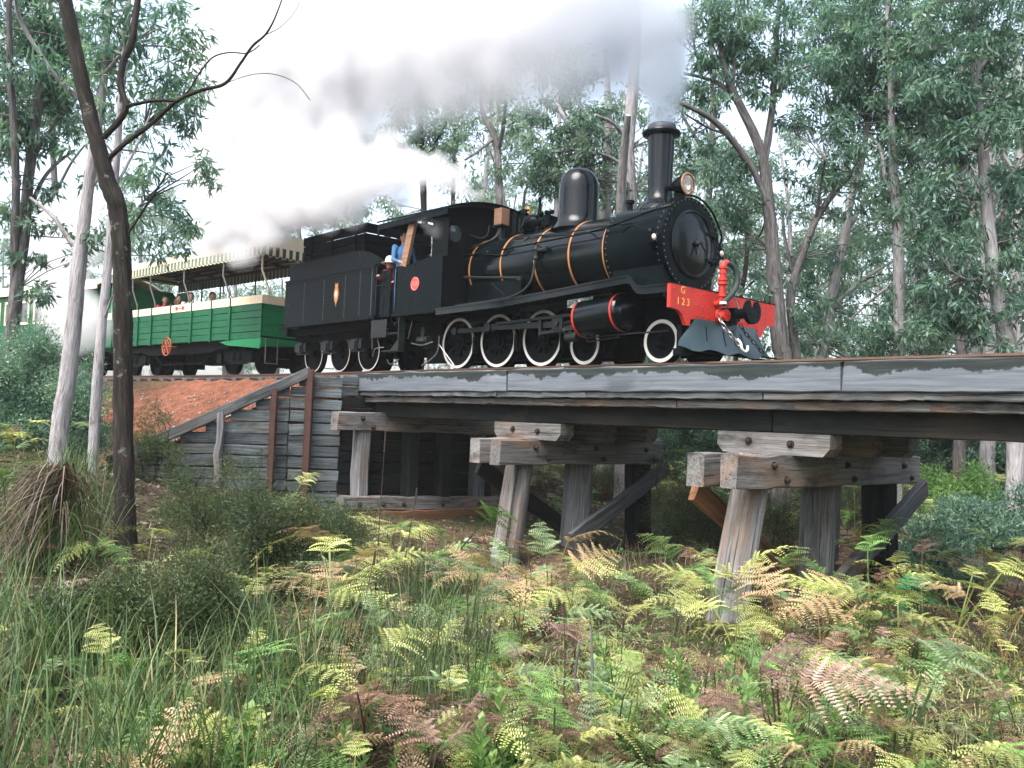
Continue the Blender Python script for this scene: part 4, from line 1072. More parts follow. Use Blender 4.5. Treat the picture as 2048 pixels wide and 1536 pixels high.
# coal
rr = random.Random(4); mb = MB()
for k in range(260):
    x, y = rr.uniform(-10.5, -8.15), rr.uniform(-.75, .75); mb.ball((x, y, 2.75 + .28 * math.cos(y * 1.6) + rr.uniform(-.06, .06)), rr.uniform(.05, .11), 6, 4, (1, rr.uniform(.7, 1.2), .8))
mb.build('coal_heap', M['coal'], tend, 0, kind='stuff')
# gold crest on the tank side
mb = MB(); cx, cz = -8.55, 1.66
poly = [(.0, -.27), (.02, -.2), (.07, -.12), (.10, 0), (.075, .1), (.05, .15), (.06, .2), (.045, .26), (.02, .2), (0, .24), (-.02, .2), (-.045, .26), (-.06, .2), (-.05, .15), (-.075, .1), (-.10, 0), (-.07, -.12), (-.02, -.2)]
mb.prism([(cx + a, cz + b) for a, b in poly], 'xz', -TY - .012, -TY - .001); crest = mb.build('crest', M['orange'], tend, 20)
mb = MB(); mb.prism([(cx + .045 * math.cos(a), cz + .01 + .075 * math.sin(a)) for a in np.linspace(0, 2 * PI, 19)[:-1]], 'xz', -TY - .016, -TY - .0125); mb.build('crest_shield', M['pale_cloth'], crest, 20)
# running gear
for s in (-1, 1):
    for x in (-10.5, -9.28, -8.08): wheel(tend, x, .43, s, 'tender_wheel', False, rimw=.035)
mb = MB(); mb.box(TX0, TX1 + .1, -.98, .98, .86, 1.03)
for s in (-1, 1): mb.prism([(TX0, .78), (TX0, .9), (TX1, .9), (TX1, .78), (-7.6, .62), (-7.9, .7), (-8.9, .7), (-9.1, .62), (-9.4, .7), (-10.2, .7), (-10.6, .62)], 'xz', s * .78, s * .81)
mb.build('tender_frame', M['matte'], tend)
for s in (-1, 1):
    for x in (-10.5, -9.28, -8.08):
        mb = MB(); mb.cbox((x, s * .9, .55), (.24, .18, .26)); mb.cbox((x, s * 1.0, .54), (.16, .05, .17)); mb.cbox((x - .2, s * .9, .57), (.12, .14, .2)); mb.cbox((x + .2, s * .9, .57), (.12, .14, .2)); mb.bar((x - .28, s * .88, .43), (x + .28, s * .88, .43), .06, .04)
        ab = mb.build('axlebox', M['iron'], tend, 30)
        mb = MB()
        for j, L in enumerate((.42, .34, .26, .18)): mb.tube([(x - L, s * .92, .80 + .05 - j * .026), (x, s * .92, .77 - j * .026), (x + L, s * .92, .80 + .05 - j * .026)], .014, 5)
        mb.build('leaf_spring', M['matte'], ab)
mb = MB(); mb.box(-6.98, -6.42, -1.28, -1.26, .62, .98); mb.box(-6.62, -6.05, -1.25, -1.05, .33, .355); mb.box(-6.62, -6.05, -1.25, -1.05, .68, .705)
mb.prism([(-6.05, .33), (-6.05, 1.0), (-6.02, 1.0), (-6.02, .33)], 'xz', -1.25, -1.1); mb.prism([(-6.3, .355), (-6.05, .355), (-6.05, .55)], 'xz', -1.25, -1.23)
mb.bar((-6.98, -1.22, .98), (-6.98, -1.22, .4), .03, .06, (1, 0, 0)); mb.build('footstep', M['iron'], tend, 20)
mb = MB(); mb.tube([tuple(p) for p in spline([(-7.15, -1.1, .26), (-7.0, -1.15, .4), (-6.75, -1.2, .42), (-6.6, -1.2, .42)], 6)], .012, 6); mb.tube([tuple(p) for p in spline([(-6.9, -.9, .2), (-6.7, -.95, .1), (-6.4, -.95, .2)], 5)], .012, 6); mb.build('feed_hose', M['steel'], tend, 60)
mb = MB(); mb.lathe([(.04, -.03), (.055, 0), (.04, .04), (.001, .05)], (TX0 - .03, -1.22, 1.08), 'x', 12); mb.box(TX0 - .16, TX0, -1.1, 1.1, .86, 1.04); mb.build('tender_buffer_beam', M['black'], tend, 30)
mb = MB(); mb.tube([(-6.92, -1.24, 1.1), (-6.92, -1.24, 2.1)], .012, 6); mb.tube([(-6.92, -1.24, 1.7), (-6.6, -1.22, 1.7)], .01, 6); mb.build('tender_handrail', M['iron'], tend, 30)
mb = MB(); mb.box(-7.0, -6.55, -1.14, -1.12, 1.06, 2.02); mb.box(-7.0, -6.55, 1.12, 1.14, 1.06, 2.02); mb.tube([(-6.55, -1.13, 1.06), (-6.55, -1.13, 2.02)], .014, 6); mb.build('gangway_sheet', M['black'], tend, 20)

# ------------------------------------------------------------------ carriages
sm, thm = track(6.65)
wag = thing('open_carriage', 'green and cream open carriage with a striped scalloped canopy behind the tender', 'carriage', (sm.x, sm.y, 0.0), thm, None, False)
HL, WY = 4.62, 1.16
zs = [.88, 1.06, 1.24, 1.42, 1.60, 1.775]
for i in range(5):
    for s in (-1, 1):
        mb = MB(); mb.timber((-HL, s * WY, (zs[i] + zs[i+1]) / 2), (HL, s * WY, (zs[i] + zs[i+1]) / 2), .05, zs[i+1] - zs[i] - .008, seg=1.2, jit=.002, ch=.008, end=.002); mb.build('side_plank', M['green'], wag, 30)
        mb = MB(); mb.timber((s * (HL - .03), -WY + .03, (zs[i] + zs[i+1]) / 2), (s * (HL - .03), WY - .03, (zs[i] + zs[i+1]) / 2), .05, zs[i+1] - zs[i] - .006, seg=1.2, jit=.001, ch=.006, end=.002); mb.build('end_plank', M['green2'], wag, 30)
def redmark(parent, c, axis, L=.5):
    mb = MB(); c = Vector(c); a = Vector(axis); n = Vector((0, -1, 0)) if abs(a.x) > .5 else Vector((1, 0, 0))
    mb.bar(c - a * L / 2, c + a * L / 2, .014, .012, n)
    for s in (-1, 1):
        for q in (.30, .42): mb.bar(c + a * L * s * q + Vector((0, 0, -.055)), c + a * L * s * q + Vector((0, 0, .055)), .012, .028, n)
        mb.bar(c + a * L * s * .5 + Vector((0, 0, -.03)), c + a * L * s * .5 + Vector((0, 0, .03)), .012, .02, n)
    return mb.build('red_mark', M['red2'], parent, 20)
for s in (-1, 1):
    mb = MB(); mb.bar((-HL - .01, s * (WY + .002), 1.885), (HL + .02, s * (WY + .002), 1.885), .07, .215); sb = mb.build('side_board', M['cream'], wag, 20)
    for x in (.3,):
        if s < 0: redmark(sb, (x, s * (WY + .042), 1.885), (1, 0, 0))
    mb = MB(); mb.bar((s * (HL - .0), -WY + .04, 1.884), (s * (HL - .0), WY - .04, 1.884), .075, .213); eb = mb.build('end_board', M['cream'], wag, 20)
    redmark(eb, (s * (HL + .042), -.25, 1.885), (0, 1, 0), .6)
for x in (-4.2, -3.6, -3.2, -2.35, -1.45, -.25, 1.0, 2.1, 3.1):
    for s in (-1, 1):
        mb = MB(); mb.bar((x, s * (WY + .045), .86), (x, s * (WY + .045), 1.775), .04, .09, (1, 0, 0)); mb.bar((x, s * (WY + .05), 1.775), (x, s * (WY + .05), 1.99), .02, .04, (1, 0, 0)); mb.build('stanchion', M['green'], wag, 20)
for x in (-3.32, -3.1):
    mb = MB(); mb.bar((x, -WY - .05, .95), (x, -WY - .05, 1.6), .02, .05, (1, 0, 0)); mb.build('door_strap', M['rust'], wag, 20)
mb = MB(); mb.box(-HL, HL, -WY, WY, .90, .95); mb.build('floor', M['matte'], wag)
mb = MB()
for s in (-1, 1): mb.prism([(-HL, .70), (-HL, .88), (HL, .88), (HL, .72), (2.4, .70), (1.9, .58), (-1.9, .58), (-2.4, .68)], 'xz', s * 1.0 - .03, s * 1.0 + .03)
mb.build('sole_bar', M['matte'], wag)
mb = MB()
for s in (-1, 1): mb.prism([(HL, .62), (HL + .02, .88), (3.4, .88), (2.6, .84), (3.0, .74)], 'xz', s * (WY + .01) - .02, s * (WY + .01) + .02)
mb.prism([(-WY, .66), (-WY - .05, .9), (WY + .05, .9), (WY, .66), (.4, .74), (-.4, .74)], 'yz', HL + .0, HL + .04); mb.build('corner_skirt', M['green2'], wag, 20)
mb = MB(); mb.bar((HL + .02, 0, .8), (HL + .42, 0, .76), .1, .1); mb.lathe([(.001, .30), (.18, .31), (.18, .37), (.001, .39)], (HL, 0, .76), 'x', 16); mb.build('wagon_coupler', M['matte'], wag, 30)
for s in (-1, 1):
    mb = MB()
    for y in (s * (WY - .1), s * (WY - .45)): mb.tube([(HL + .06, y, .88), (HL + .07, y, .25)], .012, 6)
    mb.tube([(HL + .07, s * (WY - .1), .25), (HL + .07, s * (WY - .45), .25)], .012, 6); mb.build('end_ladder', M['canopy_under'], wag, 30)
mb = MB(); r = .26; c = Vector((-.05, -WY - .2, .78))
mb.tube([c + Vector((math.cos(a) * r, 0, math.sin(a) * r)) for a in np.linspace(0, 2 * PI, 25)[:-1]], .02, 6, False, 0, True); mb.tube([c + Vector((math.cos(a) * r * .62, 0, math.sin(a) * r * .62)) for a in np.linspace(0, 2 * PI, 19)[:-1]], .015, 6, False, 0, True)
for k in range(6): mb.tube([c, c + Vector((math.cos(k * PI / 3) * r, 0, math.sin(k * PI / 3) * r))], .018, 6)
mb.tube([c, c + Vector((0, .3, 0))], .03, 8); mb.build('brake_wheel', M['wheel_red'], wag, 40)
def bogie(parent, x, wr=.40, mat='matte'):
    mb = MB()
    for s in (-1, 1):
        mb.prism([(x - 1.0, .34), (x - 1.0, .52), (x - .5, .62), (x + .5, .62), (x + 1.0, .52), (x + 1.0, .34), (x + .6, .36), (x + .35, .26), (x - .35, .26), (x - .6, .36)], 'xz', s * .86 - .05, s * .86 + .05)
        for a in (-.78, .78): mb.cbox((x + a, s * .92, .42), (.22, .14, .26))
        for a in (-.15, .15): mb.lathe([(.07, .36), (.08, .38), (.08, .56), (.07, .58)], (x + a, s * .88, 0), 'z', 12)
    mb.box(x - .25, x + .25, -.8, .8, .5, .68)
    b = mb.build('bogie', M[mat], parent, 30)
    for s in (-1, 1):
        for a in (-.78, .78): wheel(b, x + a, wr, s, 'bogie_wheel', False, False)
bogie(wag, 3.05); bogie(wag, -3.05)
mb = MB(); mb.tube([(-1.8, -.9, .6), (-1.2, -.9, .3), (1.2, -.9, .3), (1.8, -.9, .6)], .025, 6); mb.box(-.6, .6, -.4, .4, .35, .6); mb.build('truss_rod', M['matte'], wag)
# canopy: posts, boards, arched roof, scalloped valances
def cany(t): return 3.40 + .16 * (1 - (2 * t - 1) ** 2)
mb = MB(); n = 14; vs = []; fs = []
for x in (-HL - .1, HL + .05):
    for side in (0, .03):
        for k in range(n + 1): t_ = k / n; vs.append((x, -1.2 + 2.4 * t_, cany(t_) + side))
m1 = n + 1
for k in range(n): fs += [(k, k + 1, 2*m1+k+1, 2*m1+k), (m1+k, 3*m1+k, 3*m1+k+1, m1+k+1), (k, m1+k, m1+k+1, k+1), (2*m1+k, 2*m1+k+1, 3*m1+k+1, 3*m1+k)]
fs += [(0, 2*m1, 3*m1, m1), (n, m1+n, 3*m1+n, 2*m1+n)]
mb.add(vs, fs); mb.build('canopy_roof', M['cream'], wag, 40)
for k in range(9):
    y = -1.05 + k * .262; mb = MB(); mb.bar((-HL, y, cany((y + 1.2) / 2.4) - .02), (HL, y, cany((y + 1.2) / 2.4) - .02), .235, .02); mb.build('canopy_board', M['canopy_under'], wag, 20)
mb = MB()
for x in np.linspace(-HL + .1, HL - .1, 8): mb.bar((x, -1.15, 3.30), (x, 1.15, 3.30), .05, .06)
for s in (-1, 1): mb.bar((-HL, s * 1.15, 3.29), (HL, s * 1.15, 3.29), .05, .09)
mb.build('canopy_beam', M['canopy_under'], wag)
def valance(name, p0, p1, hgt, nst):
    """hanging cloth strip with alternating stripes and scalloped lower edge"""
    p0, p1 = Vector(p0), Vector(p1); out = (p1 - p0).cross(Vector((0, 0, 1))).normalized()
    for par, matn in ((0, 'cream'), (1, 'canvas_dark')):
        mb = MB()
        for k in range(nst):
            if par == 0:
                ranges = [(k + .0, k + .42)]
            else: ranges = [(k + .42, k + 1.0)]
            for a, b in ranges:
                m = 4
                for j in range(m):
                    u0, u1 = a + (b - a) * j / m, a + (b - a) * (j + 1) / m
                    q0, q1 = p0 + (p1 - p0) * (u0 / nst), p0 + (p1 - p0) * (u1 / nst)
                    d0 = hgt * (.72 + .28 * math.sin(PI * ((u0 - k - .15) % 1))); d1 = hgt * (.72 + .28 * math.sin(PI * ((u1 - k - .15) % 1)))
                    w0, w1 = .03 * math.sin(u0 * 6.28), .03 * math.sin(u1 * 6.28)
                    if par == 1:
                        mb.add([q0 + out * w0, q1 + out * w1, q1 + out * w1 - Vector((0, 0, d1)), q0 + out * w0 - Vector((0, 0, d0))], [(0, 1, 2, 3)])
                        mb2.append((q0 + out * (w0 + .004) - Vector((0, 0, d0 - .02)), q1 + out * (w1 + .004) - Vector((0, 0, d1 - .02)), q1 + out * (w1 + .004) - Vector((0, 0, d1)), q0 + out * (w0 + .004) - Vector((0, 0, d0))))
                    else:
                        mb.add([q0 + out * w0, q1 + out * w1, q1 + out * w1 - Vector((0, 0, d1)), q0 + out * w0 - Vector((0, 0, d0))], [(0, 1, 2, 3)])
        if par == 1:
            pass
        o = mb.build(name, M['canvas_side' if (par == 1 and nst > 20) else matn], wag, 30)
        if par == 1 and mb2:
            mb = MB()
            for qd in mb2: mb.add(list(qd), [(0, 1, 2, 3)])
            mb.build('valance_trim', M['cream'], o, 30)
            mb2.clear()
mb2 = []
valance('valance', (HL + .06, -1.19, 3.25), (HL + .06, 1.19, 3.25), .30, 12)
valance('valance', (-HL - .1, -1.21, 3.25), (HL + .04, -1.21, 3.25), .26, 46)
valance('valance', (HL + .04, 1.21, 3.25), (-HL - .1, 1.21, 3.25), .26, 46)
mb = MB(); fp = [(-1.2, 3.24)] + [(-1.2 + 2.4 * k / 14, cany(k / 14) + .035) for k in range(15)] + [(1.2, 3.24)]
mb.prism(fp, 'yz', HL + .045, HL + .058); mb.build('canopy_end', M['cream'], wag, 20); mb = MB(); mb.prism(fp, 'yz', -HL - .115, -HL - .102); mb.build('canopy_end', M['cream'], wag, 20)
mb = MB(); mb.box(-HL - .1, HL + .04, -1.225, -1.205, 3.24, 3.43); mb.box(-HL - .1, HL + .04, 1.205, 1.225, 3.24, 3.43); mb.build('canopy_side', M['cream'], wag, 20)
for x in (-2.95, -1.75, 0.35, 2.55, HL - .14):
    for s in (-1, 1):
        mb = MB(); mb.tube([(x, s * 1.15, 3.36), (x, s * 1.15, 2.65), (x + .28, s * 1.1, 2.15), (x + .28, s * 1.1, 1.98)], .025, 6); mb.build('canopy_post', M['cream'] if x > 2.6 else M['canopy_under'], wag, 40)
mb = MB(); mb.bar((HL - .3, -1.1, 3.28), (HL - 1.3, 0, 3.28), .04, .04); mb.bar((HL - .3, 1.1, 3.28), (HL - 1.3, 0, 3.28), .04, .04); mb.build('canopy_brace', M['canopy_under'], wag)
for x in (-3.5, -2.8, -2.1, -1.4, -.52, .2, 1.1, 2.0, 2.9):
    mb = MB(); mb.box(x, x + .42, -1.05, 1.05, 1.5, 1.54); mb.box(x, x + .05, -1.05, 1.05, 1.54, 1.9); mb.build('bench', M['wood_grey'], wag)
# enclosed compartment at the rear end of the carriage
mb = MB(); mb.prism([(-1.12, .95), (-1.12, 2.75), (-.9, 2.95), (.9, 2.95), (1.12, 2.75), (1.12, .95)], 'yz', -HL + .05, -HL + .1)
mb.box(-HL + .06, -HL + .9, -1.12, -1.08, 2.0, 2.95); mb.box(-HL + .06, -HL + .9, 1.08, 1.12, 2.0, 2.95)
comp = mb.build('rear_bulkhead', M['green3'], wag, 20)
mb = MB(); mb.box(-HL + .22, -HL + .52, -1.128, -1.122, 2.05, 2.7); mb.build('window', M['glass'], comp)
mb = MB(); mb.lathe([(.001, -.02), (.06, -.015), (.06, .01), (.001, .02)], (-HL + .6, -1.14, 2.35), 'y', 14); mb.build('guard_lamp', M['pale_cloth'], comp)

s2, th2 = track(17.0)
car2 = thing('closed_carriage', 'green passenger carriage with a cream roof half hidden behind the left gum trees', 'carriage', (s2.x, s2.y, 0), th2, None, False)
mb = MB()
H2 = 4.75
def side_holes(s):
    xs_ = [-H2]; wins = []
    x = -H2 + .5
    while x < H2 - .9: wins.append((x, x + .62)); x += 1.02
    mb.box(-H2, H2, min(s*1.13, s*1.17), max(s*1.13, s*1.17), .85, 1.85); mb.box(-H2, H2, min(s*1.13, s*1.17), max(s*1.13, s*1.17), 2.62, 2.95)
    e = -H2
    for a, b in wins: mb.box(e, a, min(s*1.13, s*1.17), max(s*1.13, s*1.17), 1.85, 2.62); e = b
    mb.box(e, H2, min(s*1.13, s*1.17), max(s*1.13, s*1.17), 1.85, 2.62)
    return wins
wins = side_holes(-1); side_holes(1)
mb.box(H2 - .04, H2, -1.12, 1.12, .85, 2.95); mb.box(-H2, -H2 + .04, -1.12, 1.12, .85, 2.95); mb.box(-H2, H2, -1.13, 1.13, .8, .85)
b2 = mb.build('body', M['green'], car2, 20)
for a, b in wins:
    mb = MB()
    for q in ((a - .04, a + .03, 1.8, 2.66), (b - .03, b + .04, 1.8, 2.66)): mb.box(q[0], q[1], -1.2, -1.16, q[2], q[3])
    mb.box(a + .03, b - .03, -1.2, -1.16, 1.8, 1.88); mb.box(a + .03, b - .03, -1.2, -1.16, 2.58, 2.66); wf = mb.build('window', M['cream'], car2)
    mb = MB(); mb.box(a, b, -1.15, -1.145, 1.85, 2.62); mb.build('pane', M['glass'], wf)
mb = MB(); n = 14; vs = []; fs = []
for x in (-H2 - .15, H2 + .15):
    for side in (0, .05):
        for k in range(n + 1): t_ = k / n; vs.append((x, -1.28 + 2.56 * t_, 2.96 + .42 * (1 - (2 * t_ - 1) ** 2) + side))
m1 = n + 1
for k in range(n): fs += [(k, k + 1, 2*m1+k+1, 2*m1+k), (m1+k, 3*m1+k, 3*m1+k+1, m1+k+1), (k, m1+k, m1+k+1, k+1), (2*m1+k, 2*m1+k+1, 3*m1+k+1, 3*m1+k)]
fs += [(0, 2*m1, 3*m1, m1), (n, m1+n, 3*m1+n, 2*m1+n)]
mb.add(vs, fs); mb.box(-H2 - .15, H2 + .15, -1.3, -1.26, 2.86, 3.0); mb.build('roof', M['cream'], car2, 40)
mb = MB(); mb.box(-H2, H2, -1.0, 1.0, .6, .8); mb.build('sole_bar', M['matte'], car2)
bogie(car2, 3.1); bogie(car2, -3.1)

# ------------------------------------------------------------------ people
def person(label, group, J, loc, rz, shirt, legs, hat=None, hat_mat='pale_cloth', seated=False, hairmat='hair'):
    """J: joints in local metres (z up, x forward): hip, chest, neck, head, sh, el, wr (left/right), kn, an"""
    t = thing('person', label, 'person', loc, rz, group, False)
    mb = MB()
    hip, ch, nk, hd = [Vector(J[k]) for k in ('hip', 'chest', 'neck', 'head')]
    mb.tube([hip - Vector((0, 0, .08)), hip, (hip + ch) / 2, ch, ch + (nk - ch) * .6, nk, nk + (hd - nk) * .4], [.13, .15, .14, .165, .13, .06, .055], 14)
    mb.ball(hd, .105, 14, 10, (1.0, .82, 1.18)); mb.ball(hd + Vector((.10, 0, -.015)), .022, 8, 6); mb.ball(hd + Vector((.085, 0, -.075)), .03, 8, 6, (.8, 1.2, .6))
    for s in (-1, 1):
        mb.ball(hd + Vector((0, s * .09, -.01)), .028, 8, 6, (.7, .5, 1.2))
        sh, el, wr = [Vector(J[k + ('L' if s > 0 else 'R')]) for k in ('sh', 'el', 'wr')]
        mb.tube([ch + Vector((0, s * .08, .05)), sh, el, wr], [.08, .07, .05, .036], 10); mb.ball(sh, .07, 8, 6)
        hnd = (wr - el).normalized(); mb.tube([wr, wr + hnd * .08], [.035, .04], 8)
        for q in (-.027, -.009, .009, .027):
            b0 = wr + hnd * .075 + Vector((0, q, 0)); mb.tube([b0, b0 + hnd * .05 + Vector((0, 0, -.01)), b0 + hnd * .075 + Vector((0, 0, -.035))], .0115, 6)
        mb.tube([wr + hnd * .03, wr + hnd * .06 + Vector((0, -s * .045, 0))], .0125, 6)
        kn, an = Vector(J['kn' + ('L' if s > 0 else 'R')]), Vector(J['an' + ('L' if s > 0 else 'R')])
        hp = hip + Vector((0, s * .09, -.03)); mb.tube([hp, kn, an, an + Vector((.02, 0, -.05))], [.095, .068, .05, .045], 10); mb.tube([an + Vector((-.05, 0, -.06)), an + Vector((.18, 0, -.07))], [.045, .04], 8)
    me = voxel_union(mb, .016, 2)
    for m_ in (shirt, legs, 'skin', 'dark_cloth'): me.materials.append(M[m_])
    a = me.attributes.new('lc', 'FLOAT_VECTOR', 'POINT'); co = np.zeros(len(me.vertices) * 3, np.float32); me.vertices.foreach_get('co', co); a.data.foreach_set('vector', co)
    wl, wrr = Vector(J['wrL']), Vector(J['wrR']); idx = []
    for p in me.polygons:
        c = p.center
        if (c - wl).length < .15 and c.z < 3 and ((c - wl).length < .06 or (c - Vector(J['elL'])).length > (wl - Vector(J['elL'])).length): idx.append(2)
        elif (c - wrr).length < .15 and ((c - wrr).length < .06 or (c - Vector(J['elR'])).length > (wrr - Vector(J['elR'])).length): idx.append(2)
        elif c.z > nk.z + .01 and (c - hd).length < .22: idx.append(2)
        elif min((c - Vector(J['anL'])).length, (c - Vector(J['anR'])).length) < .22 and c.z < max(J['anL'][2], J['anR'][2]) + .02: idx.append(3)
        elif (c.z < hip.z - .02) or min((c - Vector(J['knL'])).length, (c - Vector(J['knR'])).length) < .14: idx.append(1)
        else: idx.append(0)
    me.polygons.foreach_set('material_index', idx); me.polygons.foreach_set('use_smooth', [True] * len(idx)); me.name = 'body'
    link('body', me, t)
    mb = MB(); mb.ball(hd + Vector((-.018, 0, .025)), .112, 14, 10, (1.0, .86, 1.12)); hm = mb.build('hair', M[hairmat], t, 60)
    for v in hm.data.vertices:
        if v.co.x > hd.x + .045 and v.co.z < hd.z + .075: v.co.x = hd.x + .03
        if v.co.z < hd.z - .05: v.co.z = hd.z - .05
    if hat:
        mb = MB(); mb.lathe([(.001, .19), (.06, .185), (.1, .15), (.115, .08), (.118, .05), (.19, .035), (.185, .025), (.11, .03)], hd, 'z', 20); mb.build('hat', M[hat_mat], t, 50)
    return t
stand_J = dict(hip=(0, 0, .93), chest=(.02, 0, 1.28), neck=(.03, 0, 1.47), head=(.05, 0, 1.62), shL=(0, .19, 1.40), shR=(0, -.19, 1.40),
               elL=(.05, .26, 1.13), elR=(.08, -.25, 1.13), wrL=(.25, .22, 1.0), wrR=(.32, -.2, 1.06), knL=(.02, .1, .5), knR=(.02, -.1, .5), anL=(0, .1, .09), anR=(0, -.1, .09))
person('driver in a blue shirt standing in the engine cab beside the wooden post', None, stand_J, (-6.42, -.95, 1.055), math.radians(-10), 'blue_cloth', 'trouser')
lean = dict(stand_J); lean.update(hip=(0, 0, .78), chest=(.10, 0, 1.02), neck=(.2, 0, 1.14), head=(.29, 0, 1.22), shL=(.13, .18, 1.1), shR=(.13, -.18, 1.1), elL=(.2, .24, .88), elR=(.24, -.22, .92), wrL=(.38, .2, .86), wrR=(.42, -.18, .95), knL=(.08, .1, .45), knR=(.08, -.1, .45))
person('person in red with a pale hat leaning out of the gap before the tender', None, lean, (-6.86, -.80, .92), math.radians(-60), 'red_cloth', 'dark_cloth', True)
sit = dict(hip=(0, 0, .12), chest=(.02, 0, .46), neck=(.03, 0, .64), head=(.05, 0, .79), shL=(0, .19, .57), shR=(0, -.19, .57), elL=(.08, .23, .3), elR=(.08, -.23, .3), wrL=(.3, .16, .2), wrR=(.3, -.16, .2), knL=(.43, .1, .1), knR=(.43, -.1, .1), anL=(.45, .1, -.30), anR=(.45, -.1, -.30))
Rw = Matrix.Rotation(thm, 3, 'Z')
for (x, y, sh, lab) in ((-1.9, -.6, 'red_cloth', 'passenger in a red top, rearmost of those sitting in the open carriage'),
                   (-1.88, -.22, 'pink_cloth', 'passenger in a pink top sitting in the open carriage'),
                   (-1.18, -.52, 'dark_cloth', 'dark clothed passenger sitting right in front of the one in pink'),
                   (-.3, -.6, 'pale_cloth', 'pale clothed passenger with dark hair, second from the front of the open carriage'),
                   (.42, -.3, 'dark_cloth', 'dark haired passenger sitting nearest the front of the open carriage')):
    w = Rw @ Vector((x, y, 0)) + sm
    person(lab, 'passengers in the open carriage', sit, (w.x, w.y, 1.54), thm + random.uniform(-.5, .5), sh, 'dark_cloth')

# ------------------------------------------------------------------ trees
LEAFDIR = np.array([0, 0, -1.0])
def leaf_mesh(name, centers, radii, counts, length, width, mat, droop=.9, flat=.75, seed=0, off=(0, 0, 0), shade=None):
    """many drooping leaf blades gathered in clumps; each blade is folded along its midrib"""
    g = np.random.default_rng(seed)
    C = np.repeat(np.asarray(centers, float), counts, 0); Rr = np.repeat(np.asarray(radii, float), counts)
    cl = np.repeat(g.uniform(-.22, .22, len(counts)), counts); n = len(C)
    d = g.normal(size=(n, 3)); d /= np.linalg.norm(d, axis=1)[:, None]
    rad = Rr * g.uniform(.1, 1.05, n) ** .8
    P = C + d * rad[:, None] * np.array([1, 1, flat])
    ax = g.normal(size=(n, 3)) * .75 + LEAFDIR * droop + d * .35; ax /= np.linalg.norm(ax, axis=1)[:, None]
    sd = np.cross(ax, g.normal(size=(n, 3))); sd /= np.linalg.norm(sd, axis=1)[:, None]
    up = np.cross(sd, ax)
    L = length * g.uniform(.65, 1.3, n); W = width * g.uniform(.7, 1.3, n)
    a = P; b = P + ax * (L * .42)[:, None] + sd * (W / 2)[:, None] + up * (W * .12)[:, None]
    t = P + ax * L[:, None] - up * (L * .08)[:, None]; c = P + ax * (L * .42)[:, None] - sd * (W / 2)[:, None] + up * (W * .12)[:, None]
    V = np.stack([a, b, t, c], 1).reshape(-1, 3); F = np.arange(n * 4).reshape(-1, 4)
    r = np.clip(g.normal(.45, .2, n) + cl, 0, 1)
    return np_mesh(name, V, F, mat, np.repeat(r, 4), off)

def limb_mb(mb, pts, n=7, lump=.06):
    sp = spline([(p[0], p[1], p[2], p[3]) for p in pts], 5)
    mb.tube([Vector(p[:3]) for p in sp], [max(.004, p[3]) for p in sp], n, True, lump)
    return sp
def twigs(mb, tip, direction, length, rg, centers, radii, crad, depth=2, r=.02):
    """grow side twigs from a limb point and gather leaf clump centres at their ends"""
    d = Vector(direction).normalized(); p = Vector(tip); pts = [(p.x, p.y, p.z, r)]
    for i in range(3):
        d = (d + Vector((rg.gauss(0, .28), rg.gauss(0, .28), rg.gauss(.06, .2)))).normalized(); p = p + d * length / 3
        pts.append((p.x, p.y, p.z, max(.004, r * (1 - .28 * (i + 1)))))
        if depth > 0 and rg.random() < .8:
            q = (d + Vector((rg.gauss(0, .8), rg.gauss(0, .8), rg.gauss(.1, .5)))).normalized()
            twigs(mb, p, q, length * .6, rg, centers, radii, crad, depth - 1, r * .6)
    mb.tube([Vector(a[:3]) for a in pts], [a[3] for a in pts], 4, False)
    centers.append(tuple(p)); radii.append(crad * rg.uniform(.7, 1.2))

